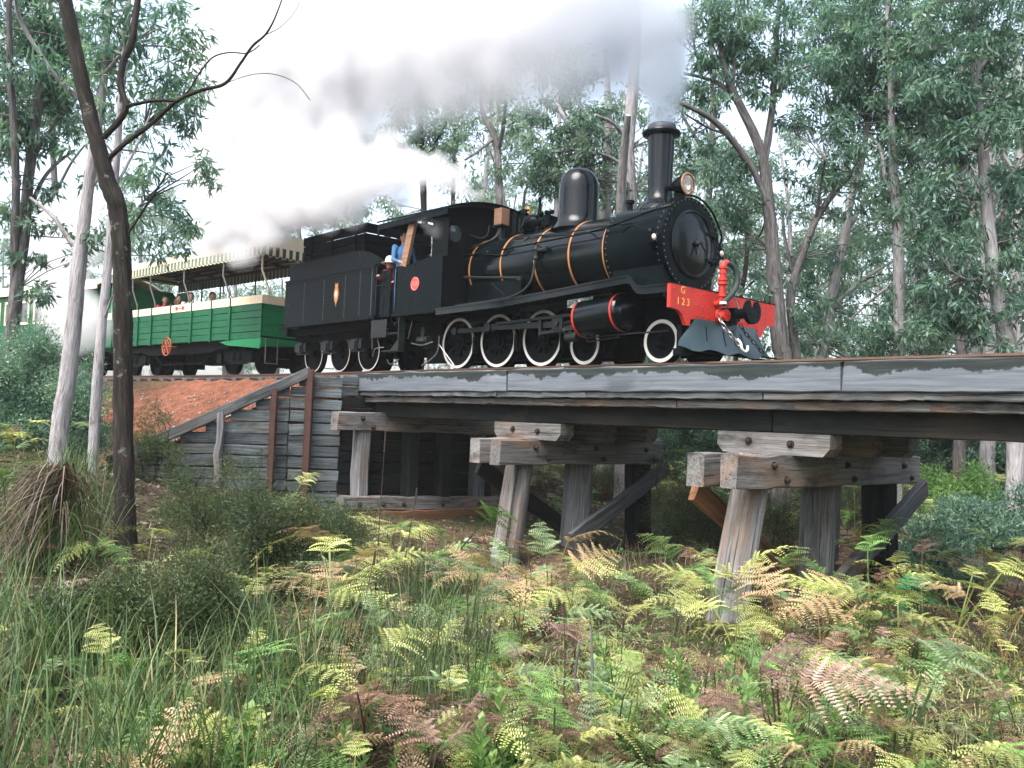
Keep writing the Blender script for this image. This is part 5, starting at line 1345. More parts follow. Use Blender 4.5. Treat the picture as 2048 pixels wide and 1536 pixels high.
def photo_tree(name, label, depth, trunk, limbs, blobs, barkm, leafm='leaf', leafn=260, ll=.17, lw=.042, seed=0, group=None, spread=1.2, nsides=12, fill=()):
    """a tree placed along sight lines at a given distance; limbs and crown spread out in depth too"""
    rg = random.Random(seed); np_g = np.random.default_rng(seed)
    def W(p, dd=0.0):
        q = pix(p[0], p[1], depth + dd); r = p[2] * depth / F_PX if len(p) > 2 else .02
        return (q.x, q.y, q.z, r)
    base = pix(trunk[0][0], trunk[0][1], depth); gz = float(H(base.x, base.y))
    root = thing(name, label, 'tree', (base.x, base.y, gz), 0, group)
    mb = MB(); tp = [W(p) for p in trunk]
    lo = tp[0]; tp = [(lo[0], lo[1], min(gz, lo[2]) - .25, lo[3] * 1.35), (lo[0], lo[1], min(gz, lo[2] - .02) + .0, lo[3] * 1.15)] + [t for t in tp if t[2] > min(gz, lo[2]) + .12]
    limb_mb(mb, tp, nsides, .09 if barkm == 'bark_dark' else .06); mb.build('trunk', M[barkm], root, 60)
    sp_all = []
    cents, rads = [], []
    for L in limbs:
        mb = MB(); k = len(L); dz = rg.uniform(-spread, spread)
        pts = [W(p, dz * (i / max(1, k - 1)) ** 1.3) for i, p in enumerate(L)]
        sp = limb_mb(mb, pts, 7, .07)
        mb.build('limb', M[barkm], root, 60)
        sp_all += [s[:3] for s in sp[len(sp) // 3:]]
    blobs = list(blobs) + [(rg.uniform(f[0], f[2]), rg.uniform(f[1], f[3]), rg.uniform(.6, 1.1) * f[5], .55) for f in fill for _ in range(f[4])]
    if blobs:
        tw = MB(); anchors = [Vector(p) for p in sp_all] + [Vector(t[:3]) for t in tp[3:]]
        for b in blobs:
            px, py, rp = b[:3]; dens = b[3] if len(b) > 3 else 1.0
            rr = rp * depth / F_PX; c = Vector(W((px, py))[:3])
            m = max(3, int(6 * dens * (rr / .5) ** 1.7))
            for _ in range(m):
                v = Vector(np_g.normal(size=3)); v.normalize(); v *= rr * rg.random() ** .45
                pos = c + Vector((v.x * 1.05, v.y * 1.25, v.z))
                cents.append(tuple(pos)); rads.append(rg.uniform(.13, .32) * min(1.3, max(.7, rr / .5)))
                if rg.random() < .5 and anchors:
                    an = min(anchors, key=lambda q: (q - pos).length + (1.0 if q.z > pos.z + .2 else 0)); mid = (an + pos) / 2 + Vector((rg.gauss(0, .08), rg.gauss(0, .08), rg.gauss(.06, .08)))
                    if (an - pos).length < 3.2: tw.tube([an, mid, pos], [.016, .010, .004], 4, False)
        if tw.v: tw.build('twigs', M['bark_grey'], root, 60, kind='stuff')
        cnt = [max(8, int(leafn * (r / .25) ** 1.7 * .21)) for r in rads]
        me = leaf_mesh('crown', cents, rads, cnt, ll, lw, M[leafm], seed=seed, off=tuple(root.location))
        link('crown', me, root, kind='stuff')
    return root

# left foreground and the gums beside the carriages
photo_tree('gum_tree', 'dark crooked tree trunk in the left foreground with a long bare branch', 9.0,
  [(252, 1092, 20), (249, 1000, 19.5), (247, 900, 19), (246, 780, 18.5), (246, 650, 18), (243, 520, 17.5), (238, 440, 17.5), (231, 402, 17.5), (214, 360, 16.5), (200, 305, 15.5), (182, 240, 14.5), (163, 160, 14), (147, 80, 13.5), (130, 0, 13), (112, -90, 12), (95, -200, 10)],
  [[(212, 322, 5.5), (250, 287, 4.8), (300, 250, 4.2), (352, 203, 4.2), (400, 181, 3.6), (450, 167, 3.3), (480, 128, 2.8), (505, 92, 2.6), (530, 70, 2.2), (548, 40, 1.8), (567, -10, 1.4)],
   [(352, 203, 2), (378, 180, 1.8), (400, 145, 1.6), (425, 115, 1.5), (458, 105, 1.4), (495, 106, 1.3), (520, 90, 1.1)],
   [(206, 275, 6), (236, 244, 6.5), (252, 213, 6.5), (241, 170, 6.5), (246, 125, 6.5), (262, 88, 7), (270, 40, 6.5), (278, -20, 6)],
   [(252, 213, 4), (285, 205, 3.5), (320, 200, 3.4), (355, 202, 3)],
   [(255, 468, 3), (290, 415, 2.4), (312, 382, 2), (335, 345, 1.5)],
   [(530, 70, 1), (560, 55, .8), (585, 30, .6), (600, 5, .5)], [(450, 167, .9), (500, 150, .7), (545, 148, .6), (590, 165, .5), (620, 200, .4)], [(240, 600, 1.2), (262, 560, .9)]],
  [], 'bark_dark', seed=11, spread=.25, nsides=16)
photo_tree('gum_tree', 'pale straight gum trunk leaning right, left of the dark foreground trunk', 13.2,
  [(116, 895, 17), (124, 820, 16.5), (135, 760, 16), (148, 640, 15), (155, 560, 14.5), (163, 490, 13), (175, 390, 11), (190, 285, 9), (205, 180, 8), (213, 80, 7), (220, -30, 6)],
  [[(160, 500, 6), (135, 475, 5), (112, 440, 4.5), (85, 415, 3.5), (60, 395, 2.5)], [(178, 380, 5), (215, 330, 4), (250, 280, 3), (290, 250, 2)], [(165, 470, 4), (210, 470, 3), (250, 440, 2.5), (290, 400, 2)], [(195, 250, 5), (160, 200, 4), (110, 150, 4), (45, 50, 4), (30, -10, 3)],
   [(208, 150, 4), (250, 100, 3), (300, 60, 2)]],
  [(300, 40, 80), (240, 90, 70), (330, 120, 70), (370, 70, 45, .7), (345, 200, 60), (300, 270, 50, .8), (380, 175, 28, .8), (375, 290, 45, .8), (400, 320, 26, .8), (340, 410, 45), (385, 455, 28), (300, 450, 50), (350, 480, 28), (170, 130, 70), (260, 150, 60), (340, 240, 45), (390, 230, 30), (400, 360, 28), (330, 360, 45), (290, 400, 45), (370, 430, 35), (280, 340, 40, .7), (180, 470, 28, .6), (290, 500, 30, .8)], 'bark_pale', leafn=300, ll=.16, lw=.036, seed=12)
photo_tree('gum_tree', 'slender pale gum trunk between the leaning pale gum and the dark foreground trunk', 12.3,
  [(187, 890, 10), (192, 800, 10), (197, 730, 9.5), (205, 640, 9), (213, 560, 8.5), (220, 480, 8), (226, 400, 7.5), (233, 320, 7), (240, 220, 6.5), (250, 100, 6), (258, -20, 5)],
  [[(207, 640, 2.5), (222, 600, 1.8), (230, 575, 1.4)], [(228, 380, 3), (270, 300, 2.4), (300, 230, 2)]],
  [(230, 60, 60), (200, 240, 40, .6), (290, 170, 50), (250, 10, 60)], 'bark_pale', leafn=240, seed=13)
photo_tree('gum_tree', 'grey double gum trunk at the far left edge beside the white flowering bush', 16.0,
  [(12, 800, 14), (20, 700, 13), (33, 580, 12.5), (47, 470, 11.5), (58, 350, 10), (72, 240, 9), (86, 150, 8), (95, 60, 7), (100, -30, 6)],
  [[(30, 600, 8), (28, 500, 8), (32, 380, 7.5), (28, 260, 7), (20, 120, 6), (18, -20, 5)], [(50, 450, 5), (80, 370, 4), (110, 330, 3.5), (150, 300, 2.5)], [(60, 330, 4), (100, 260, 3), (140, 220, 2)], [(45, 480, 3), (10, 420, 2.5), (-20, 390, 2)]],
  [(50, 40, 110), (130, 60, 90), (20, 140, 90), (100, 170, 80), (60, 250, 60), (20, 300, 60, .8), (120, 290, 55, .8), (15, 430, 55, .8), (70, 440, 40, .6), (130, 380, 40, .6), (-30, 220, 80), (30, 530, 35, .6), (40, 360, 50, .7), (150, 480, 40, .6), (100, 430, 40, .6), (60, 570, 34, .7), (110, 600, 30, .6), (85, 520, 30, .6)], 'bark_grey', leafn=300, ll=.17, lw=.045, seed=14, fill=[(-30, 0, 180, 330, 12, 55)])
photo_tree('gum_tree', 'thin far gum trunk rising behind the closed carriage at left', 24.0,
  [(100, 660, 8), (104, 540, 7), (110, 400, 6), (104, 250, 5), (110, 100, 4)], [[(105, 400, 3), (140, 330, 2.5), (170, 290, 2)]],
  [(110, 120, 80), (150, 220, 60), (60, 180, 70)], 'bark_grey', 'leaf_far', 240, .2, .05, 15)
# right of the engine
photo_tree('gum_tree', 'forked gum tree with dark curving limbs just right of the chimney', 17.0,
  [(1566, 745, 18), (1560, 690, 17), (1552, 600, 16), (1545, 500, 14), (1537, 410, 12), (1528, 330, 11), (1510, 272, 9.5), (1482, 215, 8.5), (1458, 165, 7), (1442, 100, 6), (1432, 20, 5), (1425, -60, 4)],
  [[(1540, 430, 7), (1512, 352, 7), (1472, 290, 6.5), (1422, 237, 5.5), (1358, 205, 4)], [(1527, 330, 8), (1537, 270, 7.5), (1546, 200, 6.5), (1551, 100, 5.5), (1560, -10, 4)],
   [(1484, 218, 5), (1445, 172, 4.5), (1405, 155, 3.5), (1368, 147, 3)], [(1465, 180, 4), (1470, 120, 3.5), (1480, 50, 3)], [(1445, 265, 3), (1415, 255, 2.2), (1370, 228, 1.6)], [(1545, 200, 4), (1580, 150, 3), (1620, 130, 2)], [(1400, 153, 2), (1395, 120, 1.6), (1385, 90, 1)]],
  [(1395, 50, 60), (1450, 40, 75), (1510, 50, 75), (1410, 120, 50), (1480, 120, 60), (1560, 90, 60), (1440, 185, 35, .7), (1500, 175, 45, .7), (1570, 180, 45, .7), (1410, 300, 50, .8), (1460, 350, 55, .8), (1445, 420, 45, .8), (1485, 300, 30, .6), (1500, 440, 45, .8), (1385, 270, 35, .6), (1500, 520, 40, .7)], 'bark_grey', leafn=280, seed=21, fill=[(1370, -40, 1600, 230, 14, 50), (1400, 250, 1520, 620, 9, 40)])
photo_tree('gum_tree', 'slim dark gum stem standing close beside the forked gum', 17.6,
  [(1592, 745, 10), (1586, 660, 9), (1582, 590, 9), (1602, 515, 8), (1632, 440, 7), (1668, 385, 6), (1700, 350, 5)],
  [[(1590, 560, 4), (1570, 480, 3.5), (1565, 420, 3)], [(1632, 440, 4), (1640, 380, 3), (1650, 320, 2)]],
  [(1620, 340, 50, .8), (1680, 330, 60), (1600, 420, 40, .7), (1650, 440, 35, .7), (1600, 250, 50, .8)], 'bark_grey', leafn=260, seed=22, fill=[(1560, 250, 1720, 700, 14, 42)])
photo_tree('gum_tree', 'pale leaning gum trunk midway between the forked gum and the straight gum', 19.0,
  [(1640, 745, 11), (1650, 690, 10.5), (1658, 620, 10), (1672, 550, 9.5), (1690, 470, 8.5), (1702, 400, 7.5), (1720, 340, 6.5), (1735, 250, 5.5), (1745, 150, 4.5), (1750, 30, 3.5)],
  [[(1690, 470, 6), (1715, 425, 5), (1742, 385, 4.5), (1790, 345, 3.5)], [(1660, 620, 5), (1690, 590, 4), (1740, 550, 3.5), (1790, 520, 3)], [(1720, 340, 4), (1690, 280, 3.5), (1660, 230, 3)]],
  [(1650, 40, 90), (1710, 110, 90), (1640, 150, 75), (1760, 50, 90), (1680, 220, 65), (1760, 190, 75), (1740, 290, 65), (1640, 520, 55, .9), (1690, 610, 50, .9), (1630, 620, 45, .8), (1720, 470, 35, .6), (1680, 680, 40, .8), (1600, 680, 40, .8), (1800, 240, 60)], 'bark_pale', leafn=280, seed=23, fill=[(1590, -40, 1790, 330, 16, 55), (1590, 480, 1790, 720, 12, 42)])
photo_tree('gum_tree', 'straight slender pale gum trunk standing right of the middle beyond the bridge', 18.0,
  [(1796, 745, 12), (1797, 690, 11.5), (1798, 600, 11), (1796, 480, 10), (1791, 400, 9), (1786, 330, 8), (1783, 240, 7), (1781, 140, 6), (1776, 40, 5), (1772, -40, 4)],
  [[(1798, 560, 3.5), (1755, 590, 3), (1700, 640, 2)], [(1790, 400, 5), (1770, 350, 4.5), (1762, 300, 4), (1740, 270, 3)], [(1797, 500, 3.5), (1840, 460, 3), (1870, 440, 2)], [(1786, 320, 4), (1830, 270, 3), (1870, 250, 2)]],
  [(1800, 40, 100), (1850, 120, 80), (1790, 130, 70), (1830, 290, 65), (1870, 200, 60), (1760, 400, 40, .6), (1850, 640, 50, .8), (1750, 660, 50, .9), (1850, 370, 50, .8)], 'bark_pale', leafn=280, seed=24, fill=[(1730, -40, 1900, 330, 14, 55), (1720, 560, 1900, 720, 9, 42), (1700, 330, 1880, 470, 6, 42)])
photo_tree('gum_tree', 'big mottled gum trunk near the right edge beyond the bridge', 16.5,
  [(2032, 745, 15), (2022, 700, 14.5), (2005, 640, 14), (1990, 570, 13.5), (1981, 490, 12.5), (1973, 400, 11.5), (1966, 300, 10.5), (1957, 220, 9.5), (1950, 120, 8.5), (1946, 0, 7.5), (1944, -60, 7)],
  [[(1975, 430, 5), (2010, 370, 4), (2040, 320, 3)], [(1966, 300, 5), (1930, 250, 4), (1890, 215, 3.5), (1840, 190, 3)], [(1952, 150, 4.5), (2000, 90, 4), (2060, 75, 3.5)], [(1985, 540, 3), (1940, 560, 2.5), (1900, 540, 2)]],
  [(1920, 40, 100), (2000, 50, 100), (1900, 140, 80), (2010, 160, 85), (1930, 240, 70), (2020, 270, 80), (1890, 300, 65), (2030, 380, 60), (1900, 420, 75), (1940, 360, 50), (2030, 480, 60), (1890, 520, 70), (1930, 600, 60), (2040, 590, 60), (1880, 620, 60), (1960, 670, 45), (1850, 560, 50), (1840, 480, 50), (2045, 670, 40)], 'bark_pale', leafn=300, seed=25, fill=[(1840, -40, 2080, 380, 20, 60), (1830, 400, 2080, 720, 20, 50)])
photo_tree('gum_tree', 'thin black stem standing right behind the vacuum hose', 20.0,
  [(1474, 640, 5), (1482, 590, 5), (1492, 530, 4.5), (1494, 470, 4), (1490, 410, 3.5), (1482, 360, 2.5)], [[(1484, 585, 2.5), (1510, 560, 2), (1540, 545, 1.5)], [(1493, 500, 2.5), (1520, 470, 2), (1530, 440, 1.5)]],
  [(1480, 540, 40, .6), (1520, 620, 45, .8), (1440, 400, 40, .7), (1510, 400, 40, .7)], 'bark_dark', leafn=240, seed=26)
# behind the boiler
photo_tree('gum_tree', 'tall twin trunked pale gum behind the engine between dome and chimney', 20.0,
  [(1262, 520, 16), (1260, 440, 16), (1258, 380, 15), (1256, 300, 13), (1262, 220, 12), (1268, 150, 11), (1271, 60, 10), (1271, -40, 9)],
  [[(1236, 500, 11), (1240, 430, 10.5), (1244, 350, 9.5), (1250, 285, 8), (1256, 230, 6)], [(1256, 290, 4), (1230, 250, 3.5), (1190, 230, 3)], [(1244, 330, 4), (1210, 310, 3.5), (1150, 300, 2.5)], [(1180, 330, 3), (1120, 220, 5), (1098, 180, 4)]],
  [(1190, 230, 45, .9), (1210, 280, 50), (1150, 260, 45, .9), (1220, 350, 40, .9), (1120, 320, 50), (1080, 290, 45, .9), (1090, 360, 40, .8), (1180, 330, 45), (1060, 240, 40, .7), (1050, 350, 35, .7), (1290, 330, 35, .6), (1300, 270, 35, .6), (1215, 400, 30, .8), (1390, 350, 40, .7), (1400, 440, 40, .7)], 'bark_pale', leafn=280, ll=.17, lw=.045, seed=31, fill=[(1060, 220, 1240, 400, 12, 34), (1330, 260, 1420, 470, 6, 40)])
photo_tree('gum_tree', 'bare topped grey gum rising behind the cab and steam dome', 25.0,
  [(1000, 520, 8), (999, 450, 7.5), (998, 380, 7), (996, 310, 6.5), (986, 268, 6), (970, 238, 5.5), (962, 200, 4.5), (966, 160, 3.5)],
  [[(997, 300, 4.5), (1006, 255, 4), (1012, 200, 3)], [(990, 275, 3), (960, 300, 2.5), (930, 320, 2)], [(1040, 500, 4), (1045, 430, 3.5), (1050, 380, 2.5)]],
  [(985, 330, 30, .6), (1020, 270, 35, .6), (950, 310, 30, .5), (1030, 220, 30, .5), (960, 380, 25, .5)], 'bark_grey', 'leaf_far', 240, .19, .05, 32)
photo_tree('gum_tree', 'dark bushy gum standing out above the steam behind the cab', 27.0,
  [(850, 520, 7), (848, 420, 6.5), (845, 330, 6), (842, 250, 5), (840, 180, 4)], [[(846, 330, 3), (880, 270, 2.5), (905, 220, 2)], [(846, 340, 3), (800, 290, 2.5), (770, 260, 2)], [(905, 420, 4), (908, 330, 4), (910, 250, 3)]],
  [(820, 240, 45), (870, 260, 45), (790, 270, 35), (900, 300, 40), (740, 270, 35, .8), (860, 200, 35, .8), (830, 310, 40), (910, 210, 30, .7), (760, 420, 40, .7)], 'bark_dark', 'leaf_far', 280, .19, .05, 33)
photo_tree('gum_tree', 'faint pale gum almost lost in steam above the open carriage', 32.0,
  [(600, 560, 7), (595, 450, 6), (590, 360, 5), (575, 290, 4)], [[(590, 360, 3), (620, 310, 2.5), (640, 280, 2)], [(590, 380, 3), (550, 320, 2)]],
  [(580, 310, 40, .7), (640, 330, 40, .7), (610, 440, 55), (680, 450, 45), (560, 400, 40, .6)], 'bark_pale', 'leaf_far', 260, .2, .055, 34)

for k, (px, yb, d, w) in enumerate(((1922, 962, 23, 13), (1950, 968, 24.5, 11), (1978, 960, 22.5, 15), (2003, 972, 25, 12), (2036, 975, 21, 14), (1212, 1000, 21, 17), (1420, 940, 26, 10))):
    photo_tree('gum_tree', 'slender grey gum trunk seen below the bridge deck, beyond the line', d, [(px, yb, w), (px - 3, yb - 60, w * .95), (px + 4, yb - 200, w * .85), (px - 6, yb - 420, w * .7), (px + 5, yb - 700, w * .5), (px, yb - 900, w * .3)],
        [[(px, yb - 500, 4), (px + 40, yb - 560, 3), (px + 60, yb - 620, 2)], [(px, yb - 620, 4), (px - 50, yb - 700, 3), (px - 70, yb - 760, 2)]], [(px + 50, yb - 620, 40, .7), (px - 60, yb - 750, 50, .7), (px + 20, yb - 800, 55, .7)], 'bark_pale' if k % 3 else 'bark_grey', 'leaf_far', 200, .2, .05, 70 + k, 'slender trunks seen below the bridge deck')

# the wood beyond: five grown trees, copied
def grown_tree(seed, hgt):
    rg = random.Random(seed); root = thing('gum_tree', 'slender gum tree in the wood beyond the line', 'tree', (0, 0, 0), 0, 'gum trees in the wood beyond the line', False)
    mb = MB(); pts = []; x = y = 0; r0 = rg.uniform(.14, .22)
    for i in range(8):
        t_ = i / 7; pts.append((x, y, hgt * t_ - .3, r0 * (1 - .8 * t_))); x += rg.gauss(0, .16); y += rg.gauss(0, .16)
    sp = limb_mb(mb, pts, 8, .05); cents, rads = [], []
    mb.build('trunk', M[rg.choice(['bark_pale', 'bark_pale', 'bark_grey'])], root, 60)
    mb = MB()
    for k in range(15):
        i = int(len(sp) * rg.uniform(.34, .98)); p = sp[min(i, len(sp) - 1)]; an = rg.uniform(0, 2 * PI); t_ = i / len(sp)
        twigs(mb, p[:3], (math.cos(an), math.sin(an), rg.uniform(.2, .9)), rg.uniform(1.2, 2.4) * (1.15 - .5 * t_), rg, cents, rads, .42, 2, .05 * (1.2 - t_))
    mb.build('limbs', M['bark_grey'], root, 60)
    cnt = [int(40 * (r / .5) ** 1.5) for r in rads]
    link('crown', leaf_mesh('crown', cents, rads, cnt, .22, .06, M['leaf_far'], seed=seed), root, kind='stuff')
    return root
protos = [grown_tree(100 + k, h) for k, h in enumerate((11, 13, 9.5, 12, 14, 8))]
def place_tree(k, x, y, sc, rz):
    o = protos[k]
    if k in used_p: o = dup_tree(o)
    used_p.add(k)
    o.location = (x, y, float(H(x, y))); o.rotation_euler = (random.gauss(0, .03), random.gauss(0, .03), rz); o.scale = (sc, sc, sc * random.uniform(.9, 1.1))
    return o
used_p = set()
tr = random.Random(17); spots = []
tries = 0
while len(spots) < 104 and tries < 6000:
    tries += 1
    d = tr.choice([tr.uniform(23, 36), tr.uniform(32, 60), tr.uniform(50, 95)]); px = tr.uniform(-150, 2250)
    if px < 760 and d < 34: continue
    if 380 < px < 760 and tr.random() < .55: continue
    w = pix(px, 860, d)
    if float(off_track(w.x, w.y)) > -6 and w.x < 6: continue
    if any((w.x - a) ** 2 + (w.y - b) ** 2 < (1.6 if d < 40 else 2.5) ** 2 for a, b in spots): continue
    spots.append((w.x, w.y)); k_ = tr.randrange(6); o = place_tree(k_, w.x, w.y, tr.uniform(.75, 1.15), tr.uniform(0, 6.28))
    o['label'] = '%s %s gum tree in the %s wood %s' % (('tall', 'tall', 'middling', 'tall', 'tall', 'low')[k_], 'pale' if 'pale' in protos[k_].children[0].data.materials[0].name else 'grey', 'near' if d < 36 else 'far', 'behind the carriages' if px < 760 else 'behind the engine' if px < 1330 else 'right of the engine, beyond the bridge')

# the same wood goes on behind the photographer
for k in range(84):
    an = tr.uniform(0, 2 * PI) if k < 46 else tr.uniform(-.5, 1.25); d = tr.uniform(11, 40); x, y = CAM.x + d * math.cos(an), CAM.y + d * math.sin(an)
    fx = (x - CAM.x) * -.74 + (y - CAM.y) * .67; rx = (x - CAM.x) * .67 + (y - CAM.y) * .74
    if fx > -4 and abs(rx) < 12 + fx * .75: continue
    if abs(float(off_track(x, y))) < 5: continue
    o = protos[tr.randrange(6)]
    for ch in o.children:
        c = ch.copy(); COL.objects.link(c); c.parent = None; c.name = 'surrounding_wood'; c['kind'] = 'stuff'; c.location = (x, y, float(H(x, y))); c.rotation_euler = (0, 0, tr.uniform(0, 6)); c.scale = (1.1, 1.1, 1.1)
# ------------------------------------------------------------------ shrubs and undergrowth
def shrub(label, c, rad, hgt, matn, seed, n=5, leaf=(.036, .007), dens=1.9, group=None, name='shrub', blossom=0, stemm='bark_dark'):
    rg = random.Random(seed); z0 = float(H(c[0], c[1]))
    root = thing(name, label, 'shrub', (c[0], c[1], z0), 0, group, False)
    mb = MB(); cents, rads = [], []
    for k in range(n):
        an = rg.uniform(0, 2 * PI); L = hgt * rg.uniform(.6, 1.0)
        d = Vector((math.cos(an) * rad / hgt * .8, math.sin(an) * rad / hgt * .8, 1)).normalized()
        twigs(mb, (rg.gauss(0, .06), rg.gauss(0, .06), -.05), d, L, rg, cents, rads, rad * .36, 2, .016)
        for _ in range(5):
            q = rg.uniform(0, 6.28); rr = rad * rg.random() ** .5; cents.append((rr * math.cos(q), rr * math.sin(q), hgt * rg.uniform(.1, .85) * (1 - .4 * (rr / rad) ** 2))); rads.append(rad * .33)
    mb.build('stems', M[stemm], root, 60)
    cnt = [int(150 * dens * (r / .15) ** 1.6) for r in rads]
    link('foliage', leaf_mesh('foliage', cents, rads, cnt, leaf[0], leaf[1], M[matn], droop=-.5, flat=.9, seed=seed), root, kind='stuff')
    if blossom:
        cnt = [blossom] * len(rads); link('blossom', leaf_mesh('blossom', cents, rads, cnt, .04, .035, M['blossom'], droop=0, seed=seed + 1), root, kind='stuff')
    return root
def gpix(px, py, d):
    w = pix(px, py, d); return (w.x, w.y)
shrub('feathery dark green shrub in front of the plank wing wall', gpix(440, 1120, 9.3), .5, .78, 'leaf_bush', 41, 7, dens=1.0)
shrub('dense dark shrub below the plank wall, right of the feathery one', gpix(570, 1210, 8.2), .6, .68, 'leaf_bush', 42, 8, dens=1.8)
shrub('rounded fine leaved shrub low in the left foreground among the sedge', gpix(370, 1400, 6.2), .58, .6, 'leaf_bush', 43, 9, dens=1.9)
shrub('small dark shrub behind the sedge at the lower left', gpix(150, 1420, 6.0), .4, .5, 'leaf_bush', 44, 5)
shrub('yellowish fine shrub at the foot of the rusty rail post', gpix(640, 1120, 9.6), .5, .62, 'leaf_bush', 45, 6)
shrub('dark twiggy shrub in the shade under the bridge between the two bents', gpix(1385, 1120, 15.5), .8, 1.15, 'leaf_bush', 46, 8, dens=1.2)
shrub('white flowering bush in front of the closed carriage at far left', gpix(75, 790, 15.0), 1.05, 1.5, 'leaf', 47, 9, (.07, .022), .9, blossom=10)
shrub('light green sapling in front of the open carriage wheels', gpix(310, 800, 15.5), .55, .95, 'leaf_bush', 48, 4, (.07, .012), .6)
shrub('fine green shrub on the low slope left of the plank wing wall', gpix(395, 1010, 11.0), .45, .6, 'leaf_bush', 49, 5)
for k, (px, py, d, r_, h_) in enumerate(((1400, 1090, 16.5, .8, .8), (1560, 1090, 15, .8, 1.1), (1700, 1060, 17, .8, .9), (1860, 1090, 14, .7, .6), (1980, 1060, 15, .8, .7), (1900, 1010, 18, .9, .9), (1660, 1010, 19, .9, 1.2), (1240, 1000, 20, .8, .9))):
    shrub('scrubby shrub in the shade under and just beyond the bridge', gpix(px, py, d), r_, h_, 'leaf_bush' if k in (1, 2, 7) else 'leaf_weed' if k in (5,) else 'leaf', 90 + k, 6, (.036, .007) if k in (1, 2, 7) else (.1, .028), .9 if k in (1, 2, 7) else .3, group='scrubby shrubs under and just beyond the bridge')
for k, (px, py, d) in enumerate(((1640, 930, 24), (1760, 880, 26), (1930, 880, 25), (2040, 900, 23), (1560, 900, 22), (1880, 900, 30), (1400, 890, 24), (1250, 960, 26), (1700, 860, 34), (2000, 860, 34))):
    shrub('bushy shrub among the trunks beyond the bridge', gpix(px, py, d), 1.3, 1.8 + .5 * (k % 3), 'leaf', 60 + k, 7, (.13, .04), .28, 'shrubs among the trunks beyond the bridge')

# ------------------------------------------------------------------ damp air
t = NT('damp forest air'); vs = t.n('ShaderNodeVolumePrincipled'); vs.inputs['Color'].default_value = (.93, .96, 1.0, 1); vs.inputs['Density'].default_value = .0005; vs.inputs['Anisotropy'].default_value = 0.0
t.l(vs.outputs[0], t.out.inputs['Volume'])
mb = MB(); mb.box(-420, 320, -220, 520, -6.0, 32.0); tag(mb.build('haze', t.m, None, 0), 'thin damp haze among the trees', 'haze', None, 'stuff')

# ------------------------------------------------------------------ ferns, weeds, sedge, litter
def ground_hits(px, py, dmax=60):
    """where lines of sight through photo points meet the terrain"""
    px = np.asarray(px, float); py = np.asarray(py, float)
    d = np.stack([(px - 1024) / F_PX, -(py - 768) / F_PX, -np.ones_like(px)], -1) @ np.array(RC)
    t = np.full(px.shape, 2.5); done = np.zeros(px.shape, bool); P = np.zeros(px.shape + (3,))
    while not done.all() and t.max() < dmax:
        Q = np.array(CAM) + d * t[..., None]; hit = (Q[..., 2] < H(Q[..., 0], Q[..., 1])) & ~done
        P[hit] = Q[hit]; done |= hit; t = np.where(done, t, t + .06 + t * .012)
    P[..., 2] = H(P[..., 0], P[..., 1]); return P, t, done
def frond_mesh(seed, stem, blade, e0, e1, npair=12, wid=.36):
    rg = np.random.default_rng(seed); V, F, Rn = [], [], []
    def tri(a, b, c, r): i = len(V); V.extend([a, b, c]); F.append((i, i + 1, i + 2)); Rn.extend([r] * 3)
    pts = []; p = np.zeros(3); lean = rg.uniform(-.08, .12)
    for i in range(6): pts.append(np.array([lean * stem * (i / 5) ** 2 + .1 * stem * (i / 5) ** 3, 0, stem * i / 5]))
    N = 16; p = pts[-1].copy(); side_bend = rg.uniform(-.25, .25); rach = [p.copy()]
    for i in range(N):
        t = (i + .5) / N; e = math.radians(e0 + (e1 - e0) * t + rg.normal(0, 5)); az = side_bend * t * 1.8
        p = p + np.array([math.cos(e) * math.cos(az), math.cos(e) * math.sin(az), math.sin(e)]) * blade / N; rach.append(p.copy())
    allp = pts[:-1] + rach
    for i in range(len(allp) - 1):
        a, b = allp[i], allp[i + 1]; w = .006 * (1 - .75 * i / len(allp)); s = np.array([0, w, 0]); s2 = np.array([w * .7, 0, 0])
        tri(a - s, a + s, b + s, .2); tri(b + s, b - s, a - s, .2); tri(a - s2, a + s2, b + s2, .15); tri(b + s2, b - s2, a - s2, .15)
    for k in range(npair):
        t = (k + .4) / npair; fi = t * N; i = min(int(fi), N - 1); c = rach[i] + (rach[i + 1] - rach[i]) * (fi - i)
        fw = rach[i + 1] - rach[i]; fw /= np.linalg.norm(fw); sd0 = np.cross([0, 0, 1], fw); sd0 /= np.linalg.norm(sd0); up = np.cross(fw, sd0)
        L = blade * wid * (1 - t) ** .85 * (.75 + .25 * min(1, t * 6)) * rg.uniform(.85, 1.1) + .012
        for sg in (-1, 1):
            d = sd0 * sg * .86 + fw * (.42 + .25 * t + rg.normal(0, .08)) + up * rg.uniform(-.2, .28); d /= np.linalg.norm(d)
            m = int(max(3, min(12, L / .015))); r0 = rg.normal(.48, .12)
            droop = rg.uniform(.05, .5)
            for j in range(m):
                u = (j + .3) / m; q = c + d * L * u - np.array([0, 0, droop * L * u * u]); q2 = q + d * L * .74 / m
                ln = (L * .17 * (1 - u) ** .7 + .007) * rg.uniform(.85, 1.15)
                for s2 in (-1, 1):
                    pd = np.cross(up, d) * s2 + d * .35; pd /= np.linalg.norm(pd)
                    tri(q, q2, q * .6 + q2 * .4 + pd * ln + up * rg.uniform(-.1, .08) * ln, float(np.clip(r0 + rg.normal(0, .09) + .12 * u, 0, 1)))
    return np_mesh('frond', np.array(V), np.array(F), M['fern_green'], np.array(Rn))
